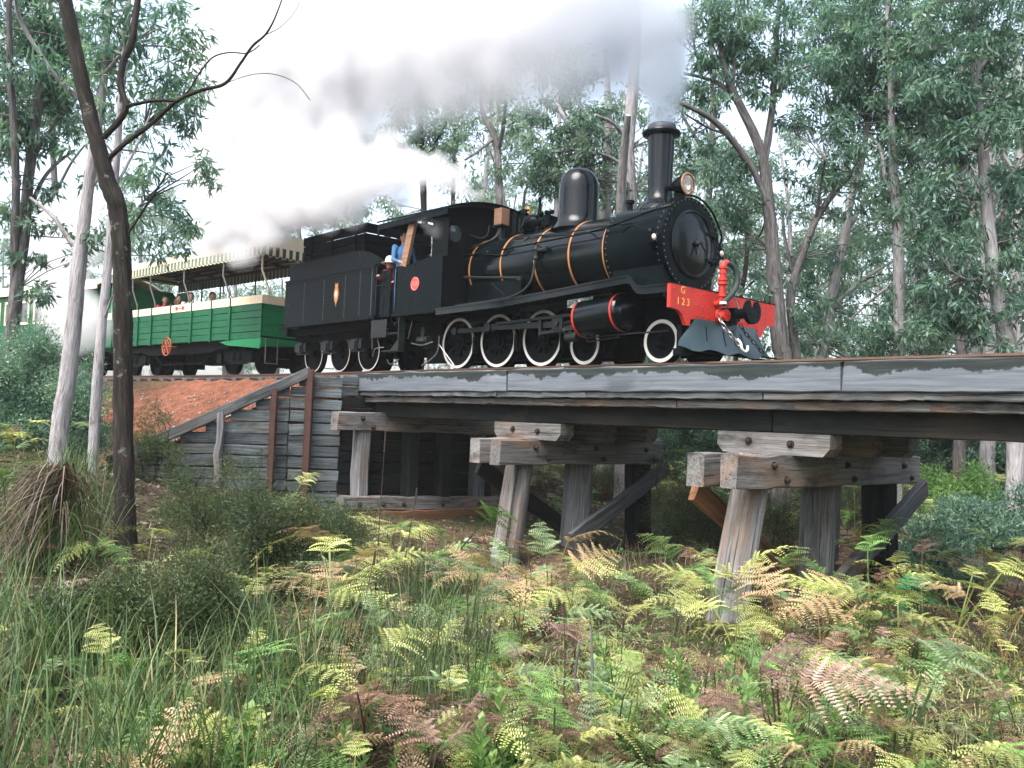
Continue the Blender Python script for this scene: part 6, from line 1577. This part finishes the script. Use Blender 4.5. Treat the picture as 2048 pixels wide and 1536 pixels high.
FROND = [frond_mesh(8, .5, .42, 55, -35, 11), frond_mesh(9, .34, .5, 30, -60, 12, .3), frond_mesh(10, .6, .46, 40, -10, 12, .4), frond_mesh(1, .30, .50, 25, -18), frond_mesh(2, .42, .55, 12, -26, 13), frond_mesh(3, .24, .42, 40, -8, 11), frond_mesh(4, .36, .6, 8, -30, 13, .32),
         frond_mesh(5, .16, .36, 50, 10, 10), frond_mesh(6, .48, .5, 10, -18, 12, .42), frond_mesh(7, .2, .45, 18, -35, 11)]
def fern(x, y, matn, nf, sc, label, group, rg, z=None):
    z = float(H(x, y)) if z is None else z
    root = thing('bracken_fern', label, 'fern', (x, y, z - .02), rg.uniform(0, 6.28), group, False)
    a0 = rg.uniform(0, 6.28)
    for k in range(nf):
        me = FROND[rg.randrange(len(FROND))]
        o = bpy.data.objects.new('frond', me); COL.objects.link(o); o.parent = root
        o.location = (rg.gauss(0, .03), rg.gauss(0, .03), 0)
        o.rotation_euler = (rg.gauss(0, .2), rg.gauss(0, .2), a0 + 2 * PI * k / nf + rg.gauss(0, .4)); s = sc * rg.uniform(.8, 1.2); o.scale = (s, s, s)
        o.material_slots[0].link = 'OBJECT'; o.material_slots[0].material = M[matn if rg.random() < .88 else 'fern_yellow' if matn in ('fern_green', 'fern_blue') else matn]
    return root
fr = random.Random(5)
FEAT = [(790, 1150, 'fern_yellow', 5, 1.35, 'pale yellow green fern with long arching fronds left of the nearest pale pile'),
        (690, 1240, 'fern_blue', 4, 1.1, 'pale blue green fern lower left of the long arching one'),
        (1785, 1270, 'fern_deep', 8, 1.35, 'bright deep green fern against the dark far pile of the right bent'),
        (1840, 1330, 'fern_tan', 4, 1.15, 'tan fern with spreading flat fronds right of the right bent'),
        (2010, 1330, 'fern_tan', 5, 1.2, 'tall tan fern at the right edge'),
        (930, 1210, 'fern_pink', 4, 1.1, 'dead pinkish fern at the foot of the nearest pale pile'),
        (270, 1260, 'fern_pink', 6, 1.1, 'greyish pink dead fern among the sedge at left'),
        (480, 1240, 'fern_yellow', 4, 1.0, 'single yellow green fern standing out against the dark shrubs at left'),
        (600, 1490, 'fern_green', 5, 1.0, 'bright green fern low in the foreground left of centre'),
        (1780, 1560, 'fern_blue', 7, 1.1, 'large pale green fern at the bottom right corner area'),
        (1060, 1560, 'fern_brown', 4, .8, 'rust brown frond standing at the bottom edge near the middle'),
        (730, 1560, 'fern_brown', 4, .8, 'rust brown frond at the bottom edge left of the middle'),
        (1690, 1420, 'fern_brown', 6, .9, 'withered dark brown fern clump right of the nearest right pile'),
        (1350, 1270, 'fern_blue', 5, 1.25, 'tall upright green fern between the two bents'),
        (1480, 1330, 'fern_yellow', 5, 1.1, 'yellow green fern in front of the foot of the nearest right pile'),
        (560, 1060, 'fern_yellow', 4, 1.0, 'yellow fern in front of the plank wall beside the rail posts'),
        (1560, 1530, 'fern_pink', 7, 1.0, 'broad dead pinkish fern at the bottom right of centre')]
TALL = [(fr.uniform(660, 1990), fr.uniform(1185, 1330)) for _ in range(34)]
P, dd, ok = ground_hits(np.array([c[0] for c in TALL]), np.array([c[1] for c in TALL]))
for p in P:
    mt = fr.choice(['fern_yellow', 'fern_yellow', 'fern_green', 'fern_green', 'fern_blue', 'fern_tan', 'fern_pink'])
    fern(p[0], p[1], mt, 4, fr.uniform(1.1, 1.55), 'tall arching ' + {'fern_yellow': 'yellow green', 'fern_green': 'green', 'fern_blue': 'blue green', 'fern_tan': 'tan', 'fern_pink': 'dead pinkish'}[mt] + ' fern among those crowding the feet of the bridge piles', 'tall ferns round the bridge piles', fr)
P, dd, ok = ground_hits(np.array([f[0] for f in FEAT]), np.array([f[1] for f in FEAT]))
for f, p in zip(FEAT, P): fern(p[0], p[1], f[2], f[3], f[4], f[5], None, fr)
FLAB = {'fern_green': 'green bracken fern among the undergrowth around the bridge', 'fern_yellow': 'yellow green bracken fern among the undergrowth around the bridge',
        'fern_blue': 'blue green bracken fern among the undergrowth around the bridge', 'fern_brown': 'dead brown bracken fern among the undergrowth around the bridge',
        'fern_pink': 'dead pinkish bracken fern among the undergrowth around the bridge', 'fern_tan': 'tan bracken fern among the undergrowth around the bridge'}
def pickmat(): return fr.choices(['fern_green', 'fern_yellow', 'fern_blue', 'fern_brown', 'fern_pink', 'fern_tan'], [24, 25, 20, 18, 10, 4])[0]
def zone(px, py):
    if 640 < px and py > 1150: return .95 if not (820 < px < 990 and py < 1180) else .2
    if px < 640: return .28 if py > 1380 else (.12 if py > 930 else (.8 if px < 240 else 0))
    if px > 1800 and py > 930: return .8
    if 1060 < px < 1800 and py > 1060: return .35
    return 0
cand = []
while len(cand) < 262:
    px, py = fr.uniform(-60, 2110), fr.uniform(800, 1640)
    if fr.random() > zone(px, py): continue
    cand.append((px, py))
P, dd, ok = ground_hits(np.array([c[0] for c in cand]), np.array([c[1] for c in cand]))
for c, p, d in zip(cand, P, dd):
    if p[2] > -.6 or (abs(p[1]) < 2.4 and p[0] < -5): continue
    mt = pickmat()
    fern(p[0], p[1], mt, fr.choice([2, 2, 3, 3, 4]), fr.uniform(.5, .95) if d < 8 else fr.uniform(.7, 1.15), FLAB[mt], mt.replace('fern_', '').replace('blue', 'blue green').replace('yellow', 'yellow green') + ' bracken ferns', fr)
# bracken farther off that reads as one mass
allv = {}
cand = [(fr.uniform(1050, 2150), fr.uniform(905, 1090)) for _ in range(300)] + [(fr.uniform(-60, 240), fr.uniform(740, 930)) for _ in range(60)] + [(fr.uniform(-50, 2100), fr.uniform(1150, 1700)) for _ in range(120)]
P, dd, ok = ground_hits(np.array([c[0] for c in cand]), np.array([c[1] for c in cand]))
FV = []
for me in FROND:
    co = np.zeros(len(me.vertices) * 3, np.float32); me.vertices.foreach_get('co', co); rn = np.zeros(len(me.vertices), np.float32); me.attributes['rnd'].data.foreach_get('value', rn)
    FV.append((co.reshape(-1, 3), rn))
for mt in ('fern_green', 'fern_yellow', 'fern_brown', 'fern_blue'): allv[mt] = ([], [])
for p, d, o_ in zip(P, dd, ok):
    if not o_ or p[2] > -.5 or (abs(p[1]) < 2.2 and p[0] < -5): continue
    mt = fr.choice(['fern_green', 'fern_yellow', 'fern_yellow', 'fern_blue', 'fern_brown', 'fern_brown'])
    for k in range(3):
        co, rn = FV[fr.randrange(len(FV))]; an = fr.uniform(0, 6.28); s = fr.uniform(.8, 1.3) if d > 9 else fr.uniform(.3, .55); ca, sa = math.cos(an) * s, math.sin(an) * s
        q = np.stack([co[:, 0] * ca - co[:, 1] * sa, co[:, 0] * sa + co[:, 1] * ca, co[:, 2] * s], 1) + p
        allv[mt][0].append(q); allv[mt][1].append(rn)
for mt, (a, b) in allv.items():
    V = np.concatenate(a); link('distant_bracken', np_mesh('distant_bracken', V, np.arange(len(V)).reshape(-1, 3), M[mt], np.concatenate(b)), kind='stuff')

def blades(name, base, L, W, lean, matn, seed, curve=.35, seg=3):
    """grass or sedge blades: narrow bent strips"""
    g = np.random.default_rng(seed); n = len(base); az = g.uniform(0, 2 * PI, n); dr = np.stack([np.cos(az), np.sin(az), np.zeros(n)], 1)
    sd = np.stack([-np.sin(az + g.normal(0, .6, n)), np.cos(az), np.zeros(n)], 1); V = []
    for i in range(seg + 1):
        t = i / seg; hor = lean * t + curve * t * t * g.uniform(.4, 1.4, n) if i else np.zeros(n)
        hor = (lean * t + curve * t * t * (np.sin(az * 7.3) * .5 + .8)); z = t * (1 - .35 * np.clip(hor, 0, 1.2) * t)
        p = base + dr * (hor * L)[:, None] + np.stack([np.zeros(n), np.zeros(n), z * L], 1); w = (W * (1 - t) ** .6 / 2 + .0004)[:, None] * sd
        V += [p - w, p + w]
    V = np.stack(V, 1); k = 2 * (seg + 1); F = []
    for i in range(seg): F.append(np.arange(n)[:, None] * k + np.array([2*i, 2*i+1, 2*i+3, 2*i+2]))
    F = np.concatenate(F); r = np.repeat(np.clip(g.normal(.45, .22, n), 0, 1), k)
    return np_mesh(name, V.reshape(-1, 3), F, M[matn], r)
def tufts(name, pxpy, per, L, W, lean, matn, seed, spread=.07, curve=.35, jit=.35):
    g = np.random.default_rng(seed); P, dd, ok = ground_hits(np.array([p[0] for p in pxpy]), np.array([p[1] for p in pxpy])); P = P[ok & (P[..., 2] < -.45)]
    base = np.repeat(P, per, 0); base[:, :2] += g.normal(0, spread, (len(base), 2)); base[:, 2] = H(base[:, 0], base[:, 1]) - .01
    n = len(base); me = blades(name, base, L * g.uniform(1 - jit, 1 + jit, n), W * g.uniform(.7, 1.3, n), np.abs(g.normal(lean, lean * .7, n)), matn, seed + 1, curve)
    return link(name, me, kind='stuff')
gr = random.Random(9)
_b = [(gr.uniform(270, 620), gr.uniform(765, 905)) for _ in range(170)]
for nm, per, L_, mt_ in (('bank_grass', 9, .09, 'straw'), ('bank_grass', 6, .08, 'leaf_bush')):
    P, dd, ok = ground_hits(np.array([c[0] for c in _b]), np.array([c[1] for c in _b])); P = P[ok & (P[:, 0] < -7) & (P[:, 2] < -.5 - .9 * np.array([gr.random() ** 2 for _ in P]))]
    g_ = np.random.default_rng(len(P)); bs = np.repeat(P, per, 0); bs[:, :2] += g_.normal(0, .06, (len(bs), 2)); bs[:, 2] = H(bs[:, 0], bs[:, 1]); n_ = len(bs)
    if n_: link(nm, blades(nm, bs, L_ * g_.uniform(.6, 1.5, n_), .006 * np.ones(n_), np.abs(g_.normal(.5, .3, n_)), mt_, 19), kind='stuff')
tufts('sedge_grass', [(gr.uniform(-420, 560), gr.uniform(1240, 1700)) for _ in range(95)], 24, .66, .009, .18, 'sedge', 201, .09)
tufts('sedge_grass', [(gr.uniform(-60, 235), gr.uniform(980, 1200)) for _ in range(30)], 34, .75, .009, .2, 'sedge', 203, .1)
tufts('sedge_grass', [(gr.uniform(560, 980), gr.uniform(1150, 1520)) for _ in range(48)], 16, .8, .006, .12, 'sedge', 205, .08)
tufts('dry_grass', [(gr.uniform(-60, 900), gr.uniform(1050, 1650)) for _ in range(55)], 10, .4, .005, .3, 'straw', 207, .1)
tufts('dry_grass', [(gr.uniform(1150, 1600), gr.uniform(1120, 1240)) for _ in range(45)], 26, .45, .006, .25, 'straw', 209, .09)
tufts('short_grass', [(gr.uniform(-600, 2400), gr.uniform(960, 1720)) for _ in range(1500)], 16, .10, .006, .5, 'leaf_bush', 211, .13, .6)
tufts('short_grass', [(gr.uniform(900, 2110), gr.uniform(1150, 1720)) for _ in range(700)], 16, .10, .008, .5, 'fern_yellow', 213, .13, .6)
tufts('dry_grass', [(gr.uniform(-600, 2400), gr.uniform(880, 1700)) for _ in range(1200)], 12, .11, .006, .7, 'straw', 215, .15, .6)
# one big skirt of dead hanging sedge at the far left
def dead_clump(px, py, d, n, hgt):
    w = pix(px, py, d); z0 = float(H(w.x, w.y)); root = thing('dead_sedge_clump', 'big brown clump of dead drooping sedge with green blades rising behind it, at left', 'sedge clump', (w.x, w.y, z0), 0, None, False)
    g = np.random.default_rng(77); V, F, R_ = [], [], []
    az = g.normal(3.4, 1.1, n); ph = g.uniform(.35, 1.25, n) * hgt; out = g.uniform(.05, .6, n) + .05
    r00 = g.uniform(0, .3, n)
    for i in range(5):
        t = i / 4; rad = r00 + out * t ** .8; z = ph * (1 - t ** (1.3 + .6 * out) * np.clip(ph * 0 + out * 1.6, .5, 1.05)); p = np.stack([np.cos(az) * rad, np.sin(az) * rad, z], 1)
        s = np.stack([-np.sin(az), np.cos(az), np.zeros(n)], 1) * (.005 * (1.2 - t)); V += [p - s, p + s]
    V = np.stack(V, 1); F = np.concatenate([np.arange(n)[:, None] * 10 + np.array([2*i, 2*i+1, 2*i+3, 2*i+2]) for i in range(4)])
    link('dead_blades', np_mesh('dead_blades', V.reshape(-1, 3), F, M['dead'], np.repeat(np.clip(g.normal(.4, .25, n), 0, 1), 10)), root, kind='stuff')
    b = np.zeros((120, 3)); b[:, :2] = g.normal(0, .2, (120, 2))
    link('green_blades', blades('green_blades', b, hgt * g.uniform(.7, 1.3, 120), .009 * g.uniform(.7, 1.3, 120), np.abs(g.normal(.3, .2, 120)), 'sedge', 78), root, kind='stuff')
dead_clump(110, 1275, 8.0, 700, .74)
# tall single stems
mb = MB()
for (px, py, d, L, dx, dy) in ((745, 1290, 7.6, 1.75, .05, .0), (790, 1300, 7.6, 1.3, .16, .02), (1120, 1560, 5.2, .7, -.12, .05), (930, 1540, 5.4, .8, -.05, 0), (700, 1440, 6.2, .9, .1, .04), (1235, 1470, 5.8, .6, .02, 0), (1400, 1500, 5.6, .55, .05, .02)):
    w = pix(px, py, d); z = float(H(w.x, w.y)); mb.tube([(w.x, w.y, z), (w.x + dx * .35, w.y + dy, z + L * .5), (w.x + dx, w.y + dy * 2, z + L)], [.007, .005, .002], 5, False)
    for k in range(6): mb.ball((w.x + dx * (.9 + .02 * k), w.y + dy * 2, z + L * (.9 + .018 * k)), .009, 5, 4, (1, 1, 1.8))
link('reed_stems', mb.mesh('reed_stems', M['straw']), kind='stuff')
mb = MB()
for pts in (((1195, 1530, 5.0, 6), (1170, 1440, 5.05, 5), (1150, 1350, 5.1, 3.5), (1160, 1280, 5.1, 2)), ((1172, 1450, 5.05, 4), (1185, 1350, 5.1, 3), (1182, 1250, 5.15, 2))):
    mb.tube([pix(a, b, c) for a, b, c, r in pts], [r * c / F_PX for a, b, c, r in pts], 6, True, .1)
w = pix(1200, 1545, 5.0); tag(mb.build('dead_sapling', M['bark_grey']), 'thin grey dead forked stick standing near the middle of the bottom edge', 'sapling')
# leaf litter and twigs over the floor, red stones on the bank
def litter(name, n, box, size, matn, seed, red=False):
    g = np.random.default_rng(seed); px, py = g.uniform(box[0], box[1], n), g.uniform(box[2], box[3], n); P, dd, ok = ground_hits(px, py)
    P = P[ok]; 
    if red: P = P[(behind_wall(P[:, 0], P[:, 1]) > .5) & (P[:, 0] < -6.9)]
    else: P = P[P[:, 2] < -.5]
    n = len(P); a = g.uniform(0, 6.28, n); L = size * g.uniform(.5, 1.5, n); W = L * g.uniform(.25, .7, n); u = np.stack([np.cos(a), np.sin(a), g.normal(0, .35, n)], 1); v = np.stack([-np.sin(a), np.cos(a), g.normal(0, .35, n)], 1)
    P = P + np.array([0, 0, .012]); V = np.stack([P - u * L[:, None], P + v * W[:, None] + [0, 0, .01], P + u * L[:, None], P - v * W[:, None]], 1)
    return link(name, np_mesh(name, V.reshape(-1, 3), np.arange(n * 4).reshape(-1, 4), M[matn], np.repeat(g.uniform(0, 1, n), 4)), kind='stuff')
litter('leaf_litter', 26000, (-60, 2110, 1080, 1720), .022, 'litter', 301)
litter('leaf_litter', 9000, (-60, 2110, 880, 1100), .04, 'litter', 302)
litter('red_gravel', 7000, (200, 720, 740, 960), .011, 'gravel_bits', 303, True)
mb = MB()
for k in range(150):
    px, py = gr.uniform(280, 560), gr.uniform(790, 900); P, dd, ok = ground_hits(np.array([px]), np.array([py])); p = P[0]
    if ok[0] and p[2] > -2.2 and behind_wall(p[0], p[1]) > .5: mb.ball((p[0], p[1], p[2] + .02), gr.uniform(.012, .035), 6, 4, (1, .8, .7))
if mb.v: link('bank_stones', mb.mesh('bank_stones', M['stone'], smooth=0), kind='stuff')
P, dd, ok = ground_hits(np.array([935, 930]), np.array([1090, 1092])); mb = MB(); mb.ball((P[0][0], P[0][1], P[0][2] + .03), .07, 8, 6, (1.2, .9, .7)); tag(mb.build('pale_rock', M['stone']), 'small pale rock on the bare ground under the bridge beside the nearest pile', 'rock')

# lance leaved weeds
def weed_mesh(seed):
    g = np.random.default_rng(seed); V, F, R_ = [], [], []; hgt = .26
    for k in range(26):
        t = k / 25; z = hgt * t; a = k * 2.4; L = .11 * (1.1 - .6 * t) * g.uniform(.8, 1.2); e = .25 + .9 * t; d = np.array([math.cos(a) * math.cos(e), math.sin(a) * math.cos(e), math.sin(e)]); s = np.array([-math.sin(a), math.cos(a), 0]) * .012
        b = np.array([0, 0, z]); i = len(V); V += [b, b + d * L * .45 + s, b + d * L - [0, 0, L * .25], b + d * L * .45 - s]; F.append((i, i+1, i+2, i+3)); R_ += [float(np.clip(.35 + .5 * t + g.normal(0, .1), 0, 1))] * 4
    i = len(V); V += [np.array(v) for v in ((-.004, 0, 0), (.004, 0, 0), (.002, 0, hgt), (-.002, 0, hgt))]; F.append((i, i+1, i+2, i+3)); R_ += [.3] * 4
    return np_mesh('leafy_stem', np.array(V), np.array(F), M['leaf_weed'], np.array(R_))
WM = [weed_mesh(k) for k in range(3)]
cand = [(gr.uniform(1180, 1560), gr.uniform(1380, 1600)) for _ in range(20)] + [(gr.uniform(640, 1250), gr.uniform(1420, 1640)) for _ in range(14)] + [(gr.uniform(1560, 2060), gr.uniform(1300, 1640)) for _ in range(9)] + [(gr.uniform(300, 640), gr.uniform(1470, 1640)) for _ in range(4)]
P, dd, ok = ground_hits(np.array([c[0] for c in cand]), np.array([c[1] for c in cand]))
for p in P:
    t_ = thing('leafy_weed', 'bright green weed with lance shaped leaves in the foreground', 'weed', tuple(p), gr.uniform(0, 6), 'lance leaved weeds in the foreground', False)
    for k in range(gr.choice([1, 2, 3])):
        o = bpy.data.objects.new('leafy_stem', WM[gr.randrange(3)]); COL.objects.link(o); o.parent = t_; o.location = (gr.gauss(0, .04), gr.gauss(0, .04), 0); o.rotation_euler = (gr.gauss(0, .15), gr.gauss(0, .15), gr.uniform(0, 6)); s = gr.uniform(.8, 1.5); o.scale = (s, s, s)

# ------------------------------------------------------------------ smoke and steam
def cloud(name, label, blobs, dens, col, nscale, seed, amt=.9, aniso=.2, voxel=.14, soft=.75, source=None, warp=.5):
    """blobs: (px, py, distance, radius in px, weight); density falls off round each and is torn by noise"""
    t = NT(name); geo = t.n('ShaderNodeNewGeometry'); pos = geo.outputs['Position']
    B = [(pix(b[0], b[1], b[2]), b[3] * b[2] / F_PX, b[4] if len(b) > 4 else 1.0) for b in blobs]
    nz = t.n('ShaderNodeTexNoise'); nz.inputs['Scale'].default_value = nscale; nz.inputs['Detail'].default_value = 6; nz.inputs['Roughness'].default_value = .62
    off = t.n('ShaderNodeVectorMath', operation='ADD'); off.inputs[1].default_value = (seed * 3.1, seed * 1.7, seed * 2.3); t.l(pos, off.inputs[0]); t.l(off.outputs[0], nz.inputs['Vector'])
    wv = t.n('ShaderNodeVectorMath', operation='MULTIPLY_ADD'); t.l(nz.outputs['Color'], wv.inputs[0]); wv.inputs[1].default_value = (warp,) * 3; 
    w0 = t.n('ShaderNodeVectorMath', operation='SUBTRACT'); t.l(pos, w0.inputs[0]); w0.inputs[1].default_value = (warp / 2,) * 3; t.l(w0.outputs[0], wv.inputs[2]); warped = wv.outputs[0]
    acc = None; mb = MB()
    for c, r, w in B:
        ds = t.n('ShaderNodeVectorMath', operation='DISTANCE'); t.l(warped, ds.inputs[0]); ds.inputs[1].default_value = tuple(c)
        v = t.math('MULTIPLY', t.math('MULTIPLY_ADD', ds.outputs['Value'], -1 / r, 1.0, clamp=True), w)
        acc = v if acc is None else t.math('ADD', acc, v)
    n1 = t.math('MULTIPLY', t.math('SUBTRACT', nz.outputs['Fac'], .5), amt)
    d = t.math('MULTIPLY', t.math('SUBTRACT', t.math('ADD', acc, t.math('MULTIPLY', n1, t.math('MINIMUM', acc, .6))), .06, clamp=True), dens / soft)
    d = t.math('MINIMUM', d, dens)
    vs = t.n('ShaderNodeVolumePrincipled'); vs.inputs['Color'].default_value = (*col, 1); vs.inputs['Anisotropy'].default_value = aniso; t.l(d, vs.inputs['Density'])
    if source is not None:
        dn = t.n('ShaderNodeVectorMath', operation='DISTANCE'); t.l(pos, dn.inputs[0]); dn.inputs[1].default_value = source
        near = t.math('MULTIPLY_ADD', t.math('MULTIPLY_ADD', dn.outputs['Value'], -1 / 2.6, 1.0, clamp=True), 1.5, 1.0)
        t.l(t.math('MULTIPLY', d, near), vs.inputs['Density'])
    if source is not None:      # fresh smoke is sootier near where it leaves the chimney
        ds = t.n('ShaderNodeVectorMath', operation='DISTANCE'); t.l(pos, ds.inputs[0]); ds.inputs[1].default_value = source
        t.l(t.ramp(t.math('MULTIPLY', ds.outputs['Value'], 1 / 6.0, clamp=True), [(0.0, (.5, .57, .64)), (.3, (.68, .72, .77)), (.6, (.87, .87, .89)), (1.0, (.95, .95, .96))]), vs.inputs['Color'])
    t.l(vs.outputs[0], t.out.inputs['Volume'])
    try: t.m.volume_intersection_method = 'FAST'
    except Exception: pass
    # closed hull: the boundary of all grid cells the cloud can reach, smoothed
    lo = np.min([np.array(c) - r - .6 for c, r, w in B], 0); hi = np.max([np.array(c) + r + .6 for c, r, w in B], 0)
    dims = np.ceil((hi - lo) / voxel).astype(int); ax = [lo[i] + (np.arange(dims[i]) + .5) * voxel for i in range(3)]
    occ = np.zeros(dims, bool)
    for c, r, w in B:
        sl = tuple(slice(max(0, int((c[i] - r - .2 - lo[i]) / voxel)), int((c[i] + r + .2 - lo[i]) / voxel) + 2) for i in range(3))
        g = np.meshgrid(ax[0][sl[0]], ax[1][sl[1]], ax[2][sl[2]], indexing='ij')
        occ[sl] |= (g[0] - c[0]) ** 2 + (g[1] - c[1]) ** 2 + (g[2] - c[2]) ** 2 < (r * .97 + .1) ** 2
    quads = []
    for a in range(3):
        for sgn in (0, 1):
            nb = np.roll(occ, 1 if sgn == 0 else -1, a); idx = np.argwhere(occ & ~nb)
            b1, b2 = (a + 1) % 3, (a + 2) % 3; q = []
            for (u, v_) in ((0, 0), (1, 0), (1, 1), (0, 1)) if sgn else ((0, 0), (0, 1), (1, 1), (1, 0)):
                k = idx.copy(); k[:, a] += sgn; k[:, b1] += u; k[:, b2] += v_; q.append(k)
            quads.append(np.stack(q, 1))
    Q = np.concatenate(quads); key = (Q[..., 0] * (dims[1] + 1) + Q[..., 1]) * (dims[2] + 1) + Q[..., 2]
    uq, inv = np.unique(key.ravel(), return_inverse=True); Fq = inv.reshape(-1, 4)
    V = lo + np.stack([uq // ((dims[1] + 1) * (dims[2] + 1)), (uq // (dims[2] + 1)) % (dims[1] + 1), uq % (dims[2] + 1)], 1) * voxel
    for _ in range(3):
        acc_ = np.zeros_like(V); n_ = np.zeros(len(V))
        for k in range(4):
            a_, b_ = Fq[:, k], Fq[:, (k + 1) % 4]; np.add.at(acc_, a_, V[b_]); np.add.at(n_, a_, 1); np.add.at(acc_, b_, V[a_]); np.add.at(n_, b_, 1)
        V = V * .5 + acc_ / n_[:, None] * .5
    me = np_mesh(name, V, Fq, t.m)
    o = link(name, me, kind='stuff'); tag(o, label, name); return o
SMOKE = [(1324, 245, 14.2, 34, 1.3), (1326, 226, 14.2, 38, 1.2), (1328, 204, 14.2, 44, 1.1), (1327, 180, 14.25, 52, 1.0), (1326, 152, 14.3, 66, .9), (1318, 122, 14.4, 74, .85), (1335, 90, 14.3, 60, .7), (1340, 40, 14.2, 70, .7), (1300, 70, 14.6, 82, .9), (1270, 20, 14.8, 100, .9), (1300, -50, 14.8, 90, .7), (1215, 70, 15.2, 100, .9), (1200, -30, 15.2, 120, .9), (1275, 150, 14.7, 62, .5), (1215, 150, 15.2, 70, .6), (1150, 165, 15.8, 75, .6), (1075, 175, 16.4, 75, .6), (1000, 175, 17, 80, .65), (920, 185, 17.6, 80, .65), (850, 200, 18.3, 80, .6), (780, 230, 19, 85, .6), (1130, 90, 15.9, 110, .8), (1090, 0, 16.2, 140, .9), (1030, 110, 16.7, 110, .8), (960, 30, 17.3, 150, .9), (920, 130, 17.6, 110, .8), (840, 60, 18.3, 160, .9), (800, 150, 18.8, 110, .7)]
STEAM = [(941, 392, 16.4, 13, 1.2), (930, 378, 16.5, 22, 1.2), (905, 358, 16.7, 36, 1.2), (868, 343, 17.1, 46, 1.1), (880, 385, 17.3, 24, .7), (820, 338, 17.5, 54, 1.1), (765, 343, 17.9, 60, 1.1), (800, 395, 18.2, 36, .7), (715, 362, 18.4, 66, 1.1), (705, 420, 18.8, 46, .8), (660, 385, 18.9, 70, 1.0), (650, 440, 19.4, 40, .7), (605, 400, 19.5, 76, 1.0), (540, 425, 20.2, 80, .9), (480, 440, 20.9, 76, .8), (480, 508, 18.4, 46, .5), (530, 470, 18.6, 44, .4), (425, 470, 21.5, 66, .6), (560, 300, 20.5, 100, .45), (450, 330, 21.8, 110, .4), (960, 395, 16.6, 16, .5), (1000, 380, 17.2, 24, .25), (690, 310, 18.6, 60, .6), (610, 330, 19.6, 80, .6), (530, 360, 20.4, 90, .6), (440, 400, 21.5, 90, .5), (150, 640, 20, 90, .5), (110, 560, 21, 90, .4), (130, 470, 22, 110, .4), (690, 270, 19, 60, .35), (780, 290, 18.2, 50, .4), (870, 460, 16.6, 34, .2), (845, 440, 16.7, 26, .16), (700, 260, 19.6, 90, .4), (610, 260, 20.5, 110, .4), (500, 250, 21.6, 130, .4), (720, 80, 19.5, 170, .4), (680, 180, 20, 110, .4), (600, 90, 20.8, 170, .4), (540, 190, 21.5, 130, .4), (480, 110, 22.3, 160, .4)]
cloud('smoke', 'grey smoke pouring from the chimney and trailing back over the train', SMOKE, 2.1, (.86, .865, .9), 1.5, 2, 2.4, .25, .2, source=(-.6, 0, 3.9), warp=.34)
cloud('steam', 'white steam blowing back from the safety valves over the cab and carriages', STEAM, 4.2, (.93, .93, .945), 1.7, 5, 2.4, .2, .16, soft=.5)
